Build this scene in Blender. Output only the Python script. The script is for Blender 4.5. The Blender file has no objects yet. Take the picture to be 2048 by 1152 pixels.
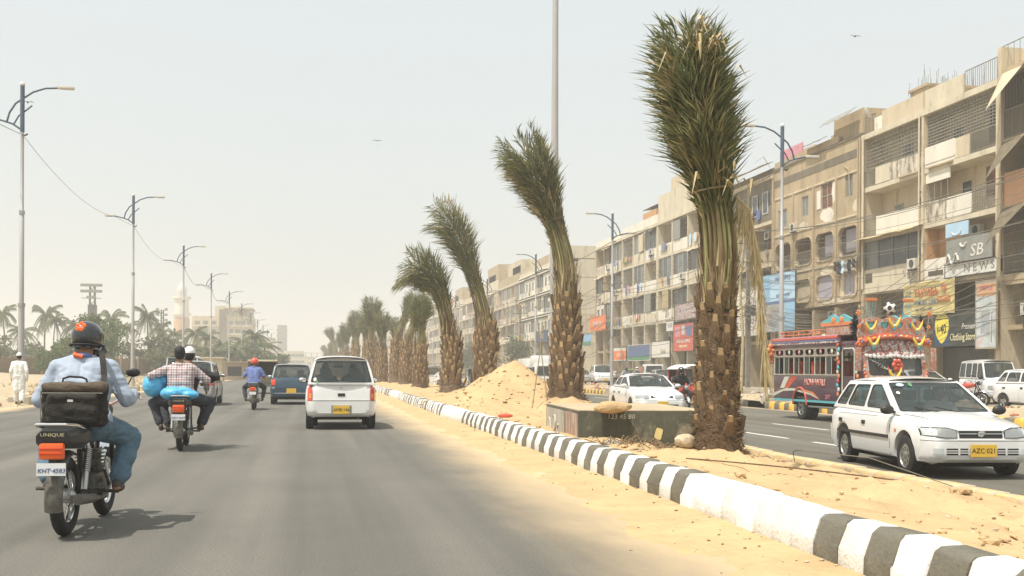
import bpy, bmesh, math, random
from mathutils import Vector, Matrix, noise, geometry
R = math.radians
random.seed(7)
S = bpy.context.scene
COL = S.collection
PI = math.pi

# ------------------------------------------------------------------ camera
YAW = math.atan((1024 - 617) / 2200)
cam_d = bpy.data.cameras.new('camera')
cam = bpy.data.objects.new('camera', cam_d)
COL.objects.link(cam)
cam_d.sensor_width = 36
cam_d.lens = 36 * 2200 / 2048
cam_d.shift_y = (742 - 576) / 2048
cam_d.clip_start = 0.05
cam_d.clip_end = 6000
cam.matrix_world = (Matrix.Translation((0, 0, 1.25)) @ Matrix.Rotation(-YAW, 4, 'Z')
                    @ Matrix.Rotation(R(90), 4, 'X') @ Matrix.Rotation(R(.3), 4, 'Z'))
S.camera = cam
S.render.resolution_x, S.render.resolution_y = 1024, 576

# ------------------------------------------------------------------ sky, sun, exposure
SUN_DIR = Vector((-0.37, -0.21, 0.91)).normalized()      # towards the sun
world = bpy.data.worlds.new('World')
S.world = world
world.use_nodes = True
wn, wl = world.node_tree.nodes, world.node_tree.links
bg = wn['Background']
sky = wn.new('ShaderNodeTexSky')
sky.sky_type = 'NISHITA'
sky.sun_disc = False
sky.sun_elevation = math.asin(SUN_DIR.z)
sky.sun_rotation = math.atan2(SUN_DIR.x, SUN_DIR.y)
sky.air_density = 1.3
sky.dust_density = 7.0
sky.ozone_density = 1.0
wh = wn.new('ShaderNodeMix'); wh.data_type = 'RGBA'; wh.blend_type = 'MIX'
wh.inputs[0].default_value = 0.72
wl.new(sky.outputs[0], wh.inputs[6])
wh.inputs[7].default_value = (7.0, 7.6, 7.75, 1)          # thin high overcast and dust over the blue
wl.new(wh.outputs[2], bg.inputs[0])
bg.inputs[1].default_value = 0.095
sun_d = bpy.data.lights.new('sun', 'SUN')
sun_d.energy = 3.9
sun_d.angle = R(.6)
sun_d.color = (1.0, .955, .875)
sun = bpy.data.objects.new('sun', sun_d)
COL.objects.link(sun)
sun.rotation_euler = SUN_DIR.to_track_quat('Z', 'Y').to_euler()
S.view_settings.view_transform = 'Standard'
S.view_settings.look = 'None'
S.view_settings.gamma = 1
S.view_settings.use_curve_mapping = False
S.view_settings.exposure = 0.46
S.render.engine = 'CYCLES'
S.cycles.max_bounces = 6
S.cycles.transparent_max_bounces = 12
S.cycles.volume_bounces = 1

# ------------------------------------------------------------------ materials
def mat(name, col, rough=.8, metal=0., var=.15, scale=3., bump=0., bscale=25., stretch=(1, 1, 1), spec=.4,
        alt=None, altscale=1., altpos=.5, altw=.15, coat=0.):
    m = bpy.data.materials.new(name)
    m.use_nodes = True
    N, L = m.node_tree.nodes, m.node_tree.links
    b = N['Principled BSDF']
    b.inputs['Roughness'].default_value = rough
    b.inputs['Metallic'].default_value = metal
    b.inputs['Specular IOR Level'].default_value = spec
    b.inputs['Coat Weight'].default_value = coat
    b.inputs['Coat Roughness'].default_value = .08
    tc = N.new('ShaderNodeTexCoord')
    mp = N.new('ShaderNodeMapping')
    mp.inputs['Scale'].default_value = stretch
    L.new(tc.outputs['Object'], mp.inputs[0])
    n = N.new('ShaderNodeTexNoise')
    n.inputs['Scale'].default_value = scale
    n.inputs['Detail'].default_value = 7
    n.inputs['Roughness'].default_value = .65
    L.new(mp.outputs[0], n.inputs[0])
    mr = N.new('ShaderNodeMapRange')
    mr.inputs[1].default_value = .3; mr.inputs[2].default_value = .7
    L.new(n.outputs[0], mr.inputs[0])
    mx = N.new('ShaderNodeMix'); mx.data_type = 'RGBA'
    mx.inputs[6].default_value = tuple(c * (1 - var) for c in col) + (1,)
    mx.inputs[7].default_value = tuple(min(1, c * (1 + var)) for c in col) + (1,)
    L.new(mr.outputs[0], mx.inputs[0])
    out = mx.outputs[2]
    if alt:
        n2 = N.new('ShaderNodeTexNoise')
        n2.inputs['Scale'].default_value = altscale
        n2.inputs['Detail'].default_value = 9
        n2.inputs['Roughness'].default_value = .7
        L.new(mp.outputs[0], n2.inputs[0])
        r2 = N.new('ShaderNodeMapRange')
        r2.inputs[1].default_value = altpos; r2.inputs[2].default_value = altpos + altw
        L.new(n2.outputs[0], r2.inputs[0])
        m2 = N.new('ShaderNodeMix'); m2.data_type = 'RGBA'
        m2.inputs[7].default_value = tuple(alt) + (1,)
        L.new(r2.outputs[0], m2.inputs[0]); L.new(out, m2.inputs[6])
        out = m2.outputs[2]
    L.new(out, b.inputs['Base Color'])
    if bump:
        n3 = N.new('ShaderNodeTexNoise')
        n3.inputs['Scale'].default_value = bscale
        n3.inputs['Detail'].default_value = 6
        L.new(mp.outputs[0], n3.inputs[0])
        bp = N.new('ShaderNodeBump')
        bp.inputs['Strength'].default_value = min(1, bump)
        bp.inputs['Distance'].default_value = .02 if bump < 1 else .02 * bump
        L.new(n3.outputs[0], bp.inputs['Height'])
        L.new(bp.outputs[0], b.inputs['Normal'])
    return m

def glass(name, tint, alpha, rough=.03):
    m = bpy.data.materials.new(name); m.use_nodes = True
    N, L = m.node_tree.nodes, m.node_tree.links
    b = N['Principled BSDF']
    b.inputs['Base Color'].default_value = tuple(tint) + (1,)
    b.inputs['Roughness'].default_value = rough
    b.inputs['Specular IOR Level'].default_value = .7
    b.inputs['Alpha'].default_value = alpha
    return m

def leafmat(name, c1, c2):
    m = mat(name, c1, .75, var=.35, scale=2.5, alt=c2, altscale=1.7, altpos=.52, altw=.1, spec=.2)
    N, L = m.node_tree.nodes, m.node_tree.links
    b = N['Principled BSDF']
    t = N.new('ShaderNodeBsdfTranslucent')
    src = b.inputs['Base Color'].links[0].from_socket
    L.new(src, t.inputs[0])
    ms = N.new('ShaderNodeMixShader'); ms.inputs[0].default_value = .38
    L.new(b.outputs[0], ms.inputs[1]); L.new(t.outputs[0], ms.inputs[2])
    L.new(ms.outputs[0], N['Material Output'].inputs[0])
    return m

M = {}
def dm(k, *a, **kw): M[k] = mat(k, *a, **kw)
dm('black_rubber', (.022, .021, .02), .75, var=.25, scale=8, bump=.2)
dm('black_plastic', (.025, .025, .024), .45, var=.2)
dm('dark_cavity', (.03, .028, .025), .9)
dm('interior', (.09, .09, .085), .85)
dm('seat_cloth', (.22, .215, .2), .95)
dm('chrome', (.75, .75, .74), .18, 1., var=.05)
dm('steel', (.42, .42, .4), .4, .9, var=.15)
dm('dirty_metal', (.14, .13, .11), .55, .6, var=.4, scale=20)
dm('white_paint', (.70, .70, .68), .28, var=.02, scale=2, coat=.6, alt=(.70, .66, .57), altscale=2.5, altpos=.62, altw=.25)
dm('silver_paint', (.42, .43, .43), .3, .35, var=.04, coat=.6)
dm('blue_paint', (.028, .06, .095), .28, var=.08, coat=.7)
dm('green_paint', (.50, .62, .22), .35, var=.05, coat=.5)
dm('yellow_paint', (.70, .53, .16), .4, var=.1)
dm('dark_paint', (.05, .055, .06), .3, var=.1, coat=.5)
dm('red_paint', (.45, .07, .04), .4, var=.15)
dm('orange_plastic', (.80, .13, .03), .3, var=.08)
dm('red_plastic', (.62, .05, .02), .2, var=.08, coat=.6)
dm('amber_plastic', (.75, .28, .05), .25, var=.08)
dm('lamp_lens', (.30, .31, .31), .12, var=.05, coat=1)
dm('plate_yellow', (.70, .44, .05), .5, var=.06)
dm('plate_white', (.75, .75, .74), .5, var=.05)
dm('ink', (.03, .03, .035), .7)
dm('ink_blue', (.06, .09, .25), .7)
dm('skin', (.30, .165, .095), .6, var=.08)
dm('hair', (.015, .013, .012), .6, var=.3, scale=30, bump=.5, bscale=90)
dm('denim', (.10, .165, .22), .9, var=.2, scale=9, bump=.8, bscale=16)
dm('shirt_blue', (.34, .39, .47), .9, var=.06, scale=4, bump=.9, bscale=9)
dm('shirt_violet', (.13, .17, .36), .9, var=.1, bump=.6, bscale=9)
dm('cloth_black', (.03, .03, .031), .9, var=.2, bump=.7, bscale=10)
dm('cloth_white', (.74, .74, .71), .92, var=.05, bump=.8, bscale=8)
dm('cloth_yellow', (.75, .55, .10), .9, var=.08, bump=.6, bscale=9)
dm('cloth_grey', (.25, .25, .24), .9, var=.1, bump=.6, bscale=9)
dm('trousers_dark', (.04, .042, .05), .9, var=.2, bump=.7, bscale=12)
dm('shoe_brown', (.06, .042, .03), .6, var=.3)
dm('bag_black', (.028, .024, .02), .85, var=.3, scale=14, bump=.5, bscale=60)
dm('bag_brown', (.10, .075, .05), .85, var=.25, scale=14, bump=.5, bscale=60)
dm('poly_blue', (.10, .42, .68), .35, var=.15, scale=6, bump=1.6, bscale=9)
dm('poly_white', (.72, .74, .74), .4, var=.08, bump=1., bscale=10)
dm('helmet_black', (.02, .022, .024), .25, var=.1, coat=.8)
dm('helmet_red', (.72, .08, .03), .3, var=.05, coat=.6)
dm('pole_grey', (.44, .43, .42), .5, .3, var=.1, scale=2, stretch=(4, 4, .4))
dm('pole_blue', (.075, .11, .15), .5, var=.15)
dm('concrete', (.40, .36, .29), .9, var=.2, scale=2, bump=.6, alt=(.24, .21, .165), altscale=1.1, altpos=.55, altw=.2)
dm('kerb_white', (.70, .695, .66), .85, var=.06, scale=6, bump=.5, bscale=35, alt=(.55, .48, .36), altscale=7, altpos=.62, altw=.12)
dm('kerb_black', (.15, .138, .105), .85, var=.2, scale=7, bump=.5, bscale=35, alt=(.30, .25, .17), altscale=6, altpos=.6, altw=.15)
dm('kerb_yellow', (.72, .42, .07), .85, var=.12, scale=7, bump=.4, alt=(.5, .38, .2), altscale=5, altpos=.58, altw=.15)
dm('kerb_worn', (.50, .40, .26), .9, var=.25, scale=7, bump=.5, alt=(.66, .45, .13), altscale=3, altpos=.5, altw=.1)
dm('rock', (.52, .42, .28), .9, var=.2, scale=5, bump=.9, bscale=14)
dm('brick_red', (.46, .20, .12), .9, var=.25, scale=9, bump=.5)
dm('bark', (.165, .115, .07), .95, var=.55, scale=7, bump=2.2, bscale=30, stretch=(1, 1, 2.2), alt=(.28, .19, .105), altscale=5, altpos=.55, altw=.12)
dm('boot', (.235, .165, .095), .95, var=.4, scale=12, bump=1., bscale=40, stretch=(1, 1, .3))
dm('boot_cut', (.42, .30, .16), .9, var=.25, scale=20, bump=.5)
dm('fibre', (.16, .10, .055), .95, var=.4, scale=20)
dm('straw', (.44, .36, .20), .9, var=.25, scale=4)
dm('stalk', (.27, .26, .105), .7, var=.35, scale=3, alt=(.30, .23, .11), altscale=2, altpos=.52, altw=.12, stretch=(1, 1, .3))
M['leaf'] = leafmat('leaf', (.15, .17, .075), (.22, .225, .10))
M['leaf_dry'] = leafmat('leaf_dry', (.27, .25, .115), (.36, .30, .15))
M['leaf_far'] = leafmat('leaf_far', (.115, .14, .07), (.19, .185, .10))
M['leaf_green'] = leafmat('leaf_green', (.075, .135, .03), (.12, .17, .05))
M['leaf_dust'] = leafmat('leaf_dust', (.19, .19, .10), (.27, .245, .14))
dm('trunk_grey', (.22, .19, .15), .95, var=.3)
dm('wire', (.17, .155, .125), .8)
dm('rope', (.22, .17, .09), .9)
dm('window_dark', (.055, .058, .055), .25, var=.3, scale=1.5, spec=.5)
dm('window_grey', (.17, .18, .17), .35, var=.3, scale=1.2)
dm('window_brown', (.17, .085, .045), .6, var=.25)
dm('window_frame', (.42, .40, .35), .7)
dm('curtain', (.36, .34, .38), .9, var=.2, scale=7, stretch=(3, 3, .2))
dm('grille', (.26, .25, .21), .7, .2, var=.2)
dm('grille_dark', (.09, .088, .075), .7, .2, var=.2)
dm('ac_white', (.60, .57, .49), .6, var=.1)
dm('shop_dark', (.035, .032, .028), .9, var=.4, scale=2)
dm('shutter', (.20, .185, .15), .7, .3, var=.25)
W = dict(rough=.92, scale=.9, bump=.35, bscale=12, stretch=(1, 1, .35))
dm('wall_cream', (.58, .49, .345), var=.12, alt=(.31, .245, .155), altscale=1.0, altpos=.54, altw=.14, **W)
dm('wall_pale', (.60, .535, .40), var=.13, alt=(.36, .30, .21), altscale=1.1, altpos=.54, altw=.14, **W)
dm('wall_white', (.72, .68, .58), var=.09, alt=(.40, .35, .26), altscale=1.2, altpos=.57, altw=.12, **W)
dm('wall_tan', (.43, .34, .215), var=.16, alt=(.29, .225, .145), altscale=.8, altpos=.52, altw=.16, **W)
dm('wall_grey', (.18, .155, .11), var=.2, alt=(.10, .09, .065), altscale=1., altpos=.52, altw=.15, **W)
dm('wall_dark', (.105, .088, .062), var=.25, alt=(.17, .14, .10), altscale=.8, altpos=.55, altw=.15, **W)
dm('wall_peel', (.58, .52, .42), var=.3, alt=(.24, .2, .15), altscale=3., altpos=.47, altw=.08, **W)
dm('wall_peach', (.62, .36, .21), var=.1, **W)
dm('wall_orange', (.52, .30, .14), var=.12, **W)
dm('wall_brown', (.16, .10, .06), var=.2, **W)
dm('fence_wall', (.20, .145, .09), .95, var=.2, scale=1.5, bump=.4, alt=(.30, .24, .16), altscale=.5, altpos=.5, altw=.2)
dm('tarp', (.17, .14, .09), .9, var=.2)
dm('ban_blue', (.28, .48, .66), .6, var=.06); dm('ban_sky', (.42, .60, .74), .6, var=.1, scale=1)
dm('ban_navy', (.045, .075, .15), .6, var=.1); dm('ban_photo', (.42, .40, .36), .6, var=.25, scale=1.2, alt=(.30, .36, .42), altscale=.8, altpos=.5, altw=.1)
dm('ban_yellow', (.66, .55, .25), .7, var=.1); dm('ban_sign', (.80, .68, .10), .6, var=.04)
dm('ban_red', (.56, .13, .09), .6, var=.1); dm('ban_orange', (.74, .22, .08), .6, var=.08)
dm('ban_white', (.68, .65, .58), .7, var=.08); dm('ban_mid', (.12, .17, .30), .6, var=.1)
dm('ban_black', (.055, .06, .05), .7, var=.3, scale=1.5); dm('ban_grey', (.26, .265, .24), .7, var=.12)
dm('ban_green', (.10, .26, .13), .6); dm('ban_pale', (.50, .54, .54), .7, var=.25, scale=1.3, alt=(.58, .44, .42), altscale=.9, altpos=.55, altw=.1)
dm('letter_white', (.66, .65, .60), .6); dm('letter_cream', (.78, .72, .45), .6); dm('letter_red', (.62, .10, .05), .6)
dm('bus_purple', (.085, .038, .055), .35, var=.15, coat=.5); dm('bus_red', (.55, .09, .05), .4, var=.1, coat=.4)
dm('bus_orange', (.66, .22, .08), .4, var=.1); dm('bus_teal', (.12, .42, .46), .4, var=.15)
dm('bus_pale', (.55, .56, .46), .4, var=.1); dm('bus_pink', (.60, .25, .30), .4, var=.2)
dm('bus_blue', (.15, .20, .38), .4, var=.15); dm('bus_yellow', (.78, .52, .06), .4, var=.1)
dm('bus_frame', (.38, .33, .28), .5, .4, var=.3, scale=20)
M['bus_mosaic'] = mat('bus_mosaic', (.46, .19, .12), .4, var=.35, scale=12, alt=(.38, .44, .42), altscale=14, altpos=.52, altw=.03)
M['bus_script'] = mat('bus_script', (.30, .12, .12), .5, var=.3, scale=6, alt=(.62, .60, .56), altscale=11, altpos=.5, altw=.02)
M['car_glass'] = glass('car_glass', (.05, .065, .06), .38)
dm('stalk_brown', (.20, .145, .08), .85, var=.35, scale=5, stretch=(1, 1, .3), alt=(.12, .12, .055), altscale=2, altpos=.5, altw=.2)
M['car_glass_dark'] = glass('car_glass_dark', (.02, .024, .023), .86)
M['far_glass'] = mat('far_glass', (.045, .055, .055), .12, var=.3, scale=2, spec=.6)

def plaid():
    m = mat('shirt_plaid', (.60, .54, .52), .9, var=.04, bump=.6, bscale=9)
    N, L = m.node_tree.nodes, m.node_tree.links
    b = N['Principled BSDF']; src = b.inputs['Base Color'].links[0].from_socket
    tc = N.new('ShaderNodeTexCoord'); sp = N.new('ShaderNodeSeparateXYZ'); L.new(tc.outputs['Object'], sp.inputs[0])
    for ax in (0, 2):
        for (f, th, colr, off) in ((13.0, .30, (.22, .10, .10), 0.), (13.0, .12, (.10, .08, .12), .45)):
            mu = N.new('ShaderNodeMath'); mu.operation = 'MULTIPLY_ADD'; mu.inputs[1].default_value = f; mu.inputs[2].default_value = off
            L.new(sp.outputs[ax], mu.inputs[0])
            fr = N.new('ShaderNodeMath'); fr.operation = 'FRACT'; L.new(mu.outputs[0], fr.inputs[0])
            lt = N.new('ShaderNodeMath'); lt.operation = 'LESS_THAN'; lt.inputs[1].default_value = th; L.new(fr.outputs[0], lt.inputs[0])
            fa = N.new('ShaderNodeMath'); fa.operation = 'MULTIPLY'; fa.inputs[1].default_value = .6; L.new(lt.outputs[0], fa.inputs[0])
            mx = N.new('ShaderNodeMix'); mx.data_type = 'RGBA'; mx.inputs[7].default_value = colr + (1,)
            L.new(fa.outputs[0], mx.inputs[0]); L.new(src, mx.inputs[6]); src = mx.outputs[2]
    L.new(src, b.inputs['Base Color']); M['shirt_plaid'] = m
plaid()

# ------------------------------------------------------------------ mesh helpers
TMP = bpy.data.scenes.new('work')          # empty scene in which modifiers and text are turned into meshes
def to_mesh(objs, o):
    for q in objs: TMP.collection.objects.link(q)
    with bpy.context.temp_override(scene=TMP, view_layer=TMP.view_layers[0]):
        dg = bpy.context.evaluated_depsgraph_get()
        me = bpy.data.meshes.new_from_object(o.evaluated_get(dg), preserve_all_data_layers=True, depsgraph=dg)
    for q in objs: TMP.collection.objects.unlink(q)
    return me
class MB:
    def __init__(s): s.v = []; s.f = []; s.m = []
    def add(s, vs, fs, mi=0, T=None):
        o = len(s.v)
        s.v += [tuple(T @ Vector(v)) for v in vs] if T else [tuple(v) for v in vs]
        s.f += [tuple(i + o for i in f) for f in fs]; s.m += [mi] * len(fs)
        return s
    def box(s, x0, x1, y0, y1, z0, z1, mi=0, T=None):
        return s.add([(x, y, z) for z in (z0, z1) for y in (y0, y1) for x in (x0, x1)],
                     [(0, 2, 3, 1), (4, 5, 7, 6), (0, 1, 5, 4), (1, 3, 7, 5), (3, 2, 6, 7), (2, 0, 4, 6)], mi, T)
    def rbox(s, x0, x1, y0, y1, z0, z1, b, mi=0, T=None):
        bm = bmesh.new(); bmesh.ops.create_cube(bm, size=1)
        for v in bm.verts: v.co = Vector((x0 + (v.co.x + .5) * (x1 - x0), y0 + (v.co.y + .5) * (y1 - y0), z0 + (v.co.z + .5) * (z1 - z0)))
        bmesh.ops.bevel(bm, geom=bm.edges[:], offset=b, segments=2, affect='EDGES', profile=.6)
        return s.bm(bm, mi, T)
    def bm(s, bm, mi=0, T=None):
        bm.verts.index_update()
        s.add([v.co.copy() for v in bm.verts], [tuple(v.index for v in f.verts) for f in bm.faces], mi, T); bm.free(); return s
    def tube(s, pts, r, n=8, mi=0, cap=True, flat=1.):
        pts = [Vector(p) for p in pts]
        rs = r if isinstance(r, (list, tuple)) else [r] * len(pts)
        vs = []; up = None
        for i, p in enumerate(pts):
            a = pts[max(0, i - 1)]; b = pts[min(len(pts) - 1, i + 1)]
            t = (b - a).normalized()
            if up is None: up = Vector((0, 0, 1)) if abs(t.z) < .9 else Vector((0, 1, 0))
            x = t.cross(up)
            if x.length < 1e-4: x = t.cross(Vector((1, 0, 0)))
            x.normalize(); y = x.cross(t).normalized(); up = y
            for k in range(n):
                a = 2 * PI * k / n
                vs.append(p + x * (rs[i] * math.cos(a)) + y * (rs[i] * flat * math.sin(a)))
        fs = [(i * n + k, i * n + (k + 1) % n, (i + 1) * n + (k + 1) % n, (i + 1) * n + k) for i in range(len(pts) - 1) for k in range(n)]
        if cap: fs += [tuple(range(n))[::-1], tuple((len(pts) - 1) * n + k for k in range(n))]
        return s.add(vs, fs, mi)
    def lathe(s, prof, n=24, T=None, mi=0, closed=False, caps=True):
        vs = [(r * math.cos(2 * PI * k / n), r * math.sin(2 * PI * k / n), z) for r, z in prof for k in range(n)]
        m = len(prof)
        fs = [(i * n + k, i * n + (k + 1) % n, ((i + 1) % m) * n + (k + 1) % n, ((i + 1) % m) * n + k)
              for i in range(m if closed else m - 1) for k in range(n)]
        if not closed and caps:
            if prof[0][0] > 1e-6: fs.append(tuple(range(n))[::-1])
            if prof[-1][0] > 1e-6: fs.append(tuple((m - 1) * n + k for k in range(n)))
        return s.add(vs, fs, mi, T)
    def grid(s, rows, mi=0, T=None, flip=False):
        w = len(rows[0]); vs = [p for r in rows for p in r]
        fs = [(i * w + j, i * w + j + 1, (i + 1) * w + j + 1, (i + 1) * w + j) for i in range(len(rows) - 1) for j in range(w - 1)]
        if flip: fs = [f[::-1] for f in fs]
        return s.add(vs, fs, mi, T)
    def ell(s, c, r, n=12, mi=0, T=None):
        vs = [(c[0], c[1], c[2] - r[2])]; h = n // 2
        for i in range(1, h):
            ph = -PI / 2 + PI * i / h
            vs += [(c[0] + r[0] * math.cos(ph) * math.cos(2 * PI * k / n), c[1] + r[1] * math.cos(ph) * math.sin(2 * PI * k / n), c[2] + r[2] * math.sin(ph)) for k in range(n)]
        vs.append((c[0], c[1], c[2] + r[2])); e = len(vs) - 1
        fs = [(0, 1 + (k + 1) % n, 1 + k) for k in range(n)] + [(e, e - n + k, e - n + (k + 1) % n) for k in range(n)]
        fs += [(1 + i * n + k, 1 + i * n + (k + 1) % n, 1 + (i + 1) * n + (k + 1) % n, 1 + (i + 1) * n + k) for i in range(h - 2) for k in range(n)]
        return s.add(vs, fs, mi, T)
    def plate(s, outer, holes, fn, th, mi=0):
        """flat 2-D outline with holes; fn(a, b, depth) gives the 3-D point; th = thickness (0: one sheet)"""
        loops = [outer] + list(holes)
        tri = geometry.tessellate_polygon([[Vector((a, b, 0)) for a, b in lp] for lp in loops])
        flat = [p for lp in loops for p in lp]; n = len(flat)
        vs = [fn(a, b, 0) for a, b in flat]; fs = [tuple(t) for t in tri]
        if th:
            vs += [fn(a, b, th) for a, b in flat]; fs += [tuple(i + n for i in t[::-1]) for t in tri]
            o = 0
            for lp in loops:
                k = len(lp); fs += [(o + i, o + (i + 1) % k, o + (i + 1) % k + n, o + i + n) for i in range(k)]; o += k
        return s.add(vs, fs, mi)
    def mesh(s, name, mats, smooth=None, fixn=False):
        me = bpy.data.meshes.new(name)
        me.from_pydata(s.v, [], s.f)
        for m in mats: me.materials.append(M[m] if isinstance(m, str) else m)
        if len(mats) > 1: me.polygons.foreach_set('material_index', s.m)
        if fixn:
            b = bmesh.new(); b.from_mesh(me); bmesh.ops.remove_doubles(b, verts=b.verts, dist=1e-5)
            bmesh.ops.recalc_face_normals(b, faces=b.faces); b.to_mesh(me); b.free()
        me.update()
        if smooth:
            me.shade_smooth(); me.set_sharp_from_angle(angle=R(smooth))
        return me
    def build(s, name, mats, parent=None, smooth=None, label=None, fixn=False, **kw):
        if isinstance(mats, (str, bpy.types.Material)): mats = [mats]
        return link(name, s.mesh(name, mats, smooth, fixn), parent, label, **kw)

def link(name, data, parent=None, label=None, cat=None, group=None, kind=None, loc=None, rz=None):
    o = bpy.data.objects.new(name, data); COL.objects.link(o)
    if parent: o.parent = parent
    if label: o['label'] = label
    if cat: o['category'] = cat
    if group: o['group'] = group
    if kind: o['kind'] = kind
    if loc is not None: o.location = loc
    if rz is not None: o.rotation_euler[2] = rz
    return o
def thing(name, label, cat, loc=(0, 0, 0), rz=0., group=None):
    return link(name, None, None, label, cat, group, None, loc, rz)
def kids(o): return [c for c in ALLK.get(o.name, [])]
def copy_tree(o, label=None, loc=None, rz=None, sc=None, parent=None, top=True):
    c = o.copy(); COL.objects.link(c)
    if parent: c.parent = parent
    if top:
        if label: c['label'] = label
        if loc is not None: c.location = loc
        if rz is not None: c.rotation_euler[2] = rz
        if sc is not None: c.scale = sc if isinstance(sc, (tuple, list)) else (sc,) * 3
    for ch in o.children: copy_tree(ch, parent=c, top=False)
    return c
def rrect(a0, a1, b0, b1, r, n=4):
    out = []
    for cx, cy, s in ((a1 - r, b0 + r, -90), (a1 - r, b1 - r, 0), (a0 + r, b1 - r, 90), (a0 + r, b0 + r, 180)):
        out += [(cx + r * math.cos(R(s + 90 * k / n)), cy + r * math.sin(R(s + 90 * k / n))) for k in range(n + 1)]
    return out
def rpoly(pts, r, n=3):
    """round the corners of a polygon"""
    out = []
    for i, p in enumerate(pts):
        p = Vector(p).to_2d(); a = Vector(pts[i - 1]).to_2d(); b = Vector(pts[(i + 1) % len(pts)]).to_2d()
        da = (a - p); db = (b - p); q = min(r, da.length * .4, db.length * .4)
        s = p + da.normalized() * q; e = p + db.normalized() * q
        for k in range(n + 1):
            t = k / n; out.append(tuple((s * (1 - t) + p * t) * (1 - t) + (p * (1 - t) + e * t) * t))
    return out
def inset(pts, d):
    c = []; n = len(pts); ar = sum(pts[i - 1][0] * pts[i][1] - pts[i][0] * pts[i - 1][1] for i in range(n))
    sg = 1 if ar > 0 else -1
    for i in range(n):
        p = Vector(pts[i]).to_2d(); a = Vector(pts[i - 1]).to_2d(); b = Vector(pts[(i + 1) % n]).to_2d()
        u = (p - a).normalized(); w = (b - p).normalized()
        nu = Vector((-u.y, u.x)) * sg; nw = Vector((-w.y, w.x)) * sg
        bis = nu + nw
        k = bis.length_squared
        c.append(tuple(p + bis * (2 * d / k)) if k > .2 else tuple(p + nu * d))
    return c
def text(s, size, material, T, parent=None, name='lettering', depth=.004, shear=0., sx=1., **kw):
    cu = bpy.data.curves.new('t', 'FONT'); cu.body = s; cu.size = size; cu.align_x = 'CENTER'; cu.align_y = 'CENTER'
    cu.extrude = depth; cu.shear = shear; cu.resolution_u = 2; cu.offset = .002 if size > .3 else 0
    o = bpy.data.objects.new('t', cu)
    me = to_mesh([o], o)
    bpy.data.objects.remove(o); bpy.data.curves.remove(cu)
    me.transform(T @ Matrix.Diagonal((sx, 1, 1, 1))); me.name = name
    me.materials.clear(); me.materials.append(M[material])
    return link(name, me, parent, **kw)
def TR(x, y, z, rx=0, ry=0, rz=0):
    return Matrix.Translation((x, y, z)) @ Matrix.Rotation(R(rz), 4, 'Z') @ Matrix.Rotation(R(ry), 4, 'Y') @ Matrix.Rotation(R(rx), 4, 'X')
FACE_W = lambda x, y, z: Matrix.Translation((x, y, z)) @ Matrix.Rotation(R(-90), 4, 'Z') @ Matrix.Rotation(R(90), 4, 'X')   # text read from -X
FACE_S = lambda x, y, z: Matrix.Translation((x, y, z)) @ Matrix.Rotation(R(90), 4, 'X')                                       # text read from -Y
def lerp(a, b, t): return a + (b - a) * t
def interp(tab, x):
    if x <= tab[0][0]: return tab[0][1]
    for (a, p), (b, q) in zip(tab, tab[1:]):
        if x <= b: return lerp(p, q, (x - a) / (b - a) if b > a else 0)
    return tab[-1][1]
def fbm(x, y, z=0., o=4): return noise.fractal(Vector((x, y, z)), 1., 2., o)
def sag(a, b, d, n=14):
    a = Vector(a); b = Vector(b)
    return [a.lerp(b, i / n) - Vector((0, 0, d * 4 * (i / n) * (1 - i / n))) for i in range(n + 1)]
def apply_mods(o):
    par = o.parent; o.parent = None
    me = to_mesh([o] + [m.object for m in o.modifiers if m.type == 'BOOLEAN'], o)
    old = o.data; o.modifiers.clear(); o.data = me; me.name = old.name; bpy.data.meshes.remove(old); o.parent = par

# ------------------------------------------------------------------ the ground, roads, median
KL = [(-30, 3.2), (5, 3.25), (13, 3.38), (20, 3.42), (30, 3.5), (53, 3.72), (74, 4.0), (110, 4.4), (200, 4.9), (420, 5.6)]      # left kerb line of the median
KR = [(-30, 6.9), (16, 7.15), (20, 7.3), (26, 8.3), (35, 9.7), (45, 10.7), (80, 11.1), (200, 11.3), (420, 11.5)]               # right kerb line
KF = [(-30, 18.3), (45, 18.0), (80, 18.4), (420, 18.8)]                                                                         # far kerb of the other carriageway
def kl(y): return interp(KL, y)
def kr(y): return interp(KR, y)
def kf(y): return interp(KF, y)

def sandmat(name, c1, c2, bump=1.2):
    return mat(name, c1, .97, var=.14, scale=1.3, bump=bump, bscale=10, alt=c2, altscale=2.2, altpos=.56, altw=.18, spec=.15)
M['sand'] = sandmat('sand', (.50, .352, .188), (.38, .262, .14))
M['sand_grey'] = sandmat('sand_grey', (.44, .355, .235), (.35, .28, .185))
M['soil'] = sandmat('soil', (.42, .31, .18), (.26, .20, .11))

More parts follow.
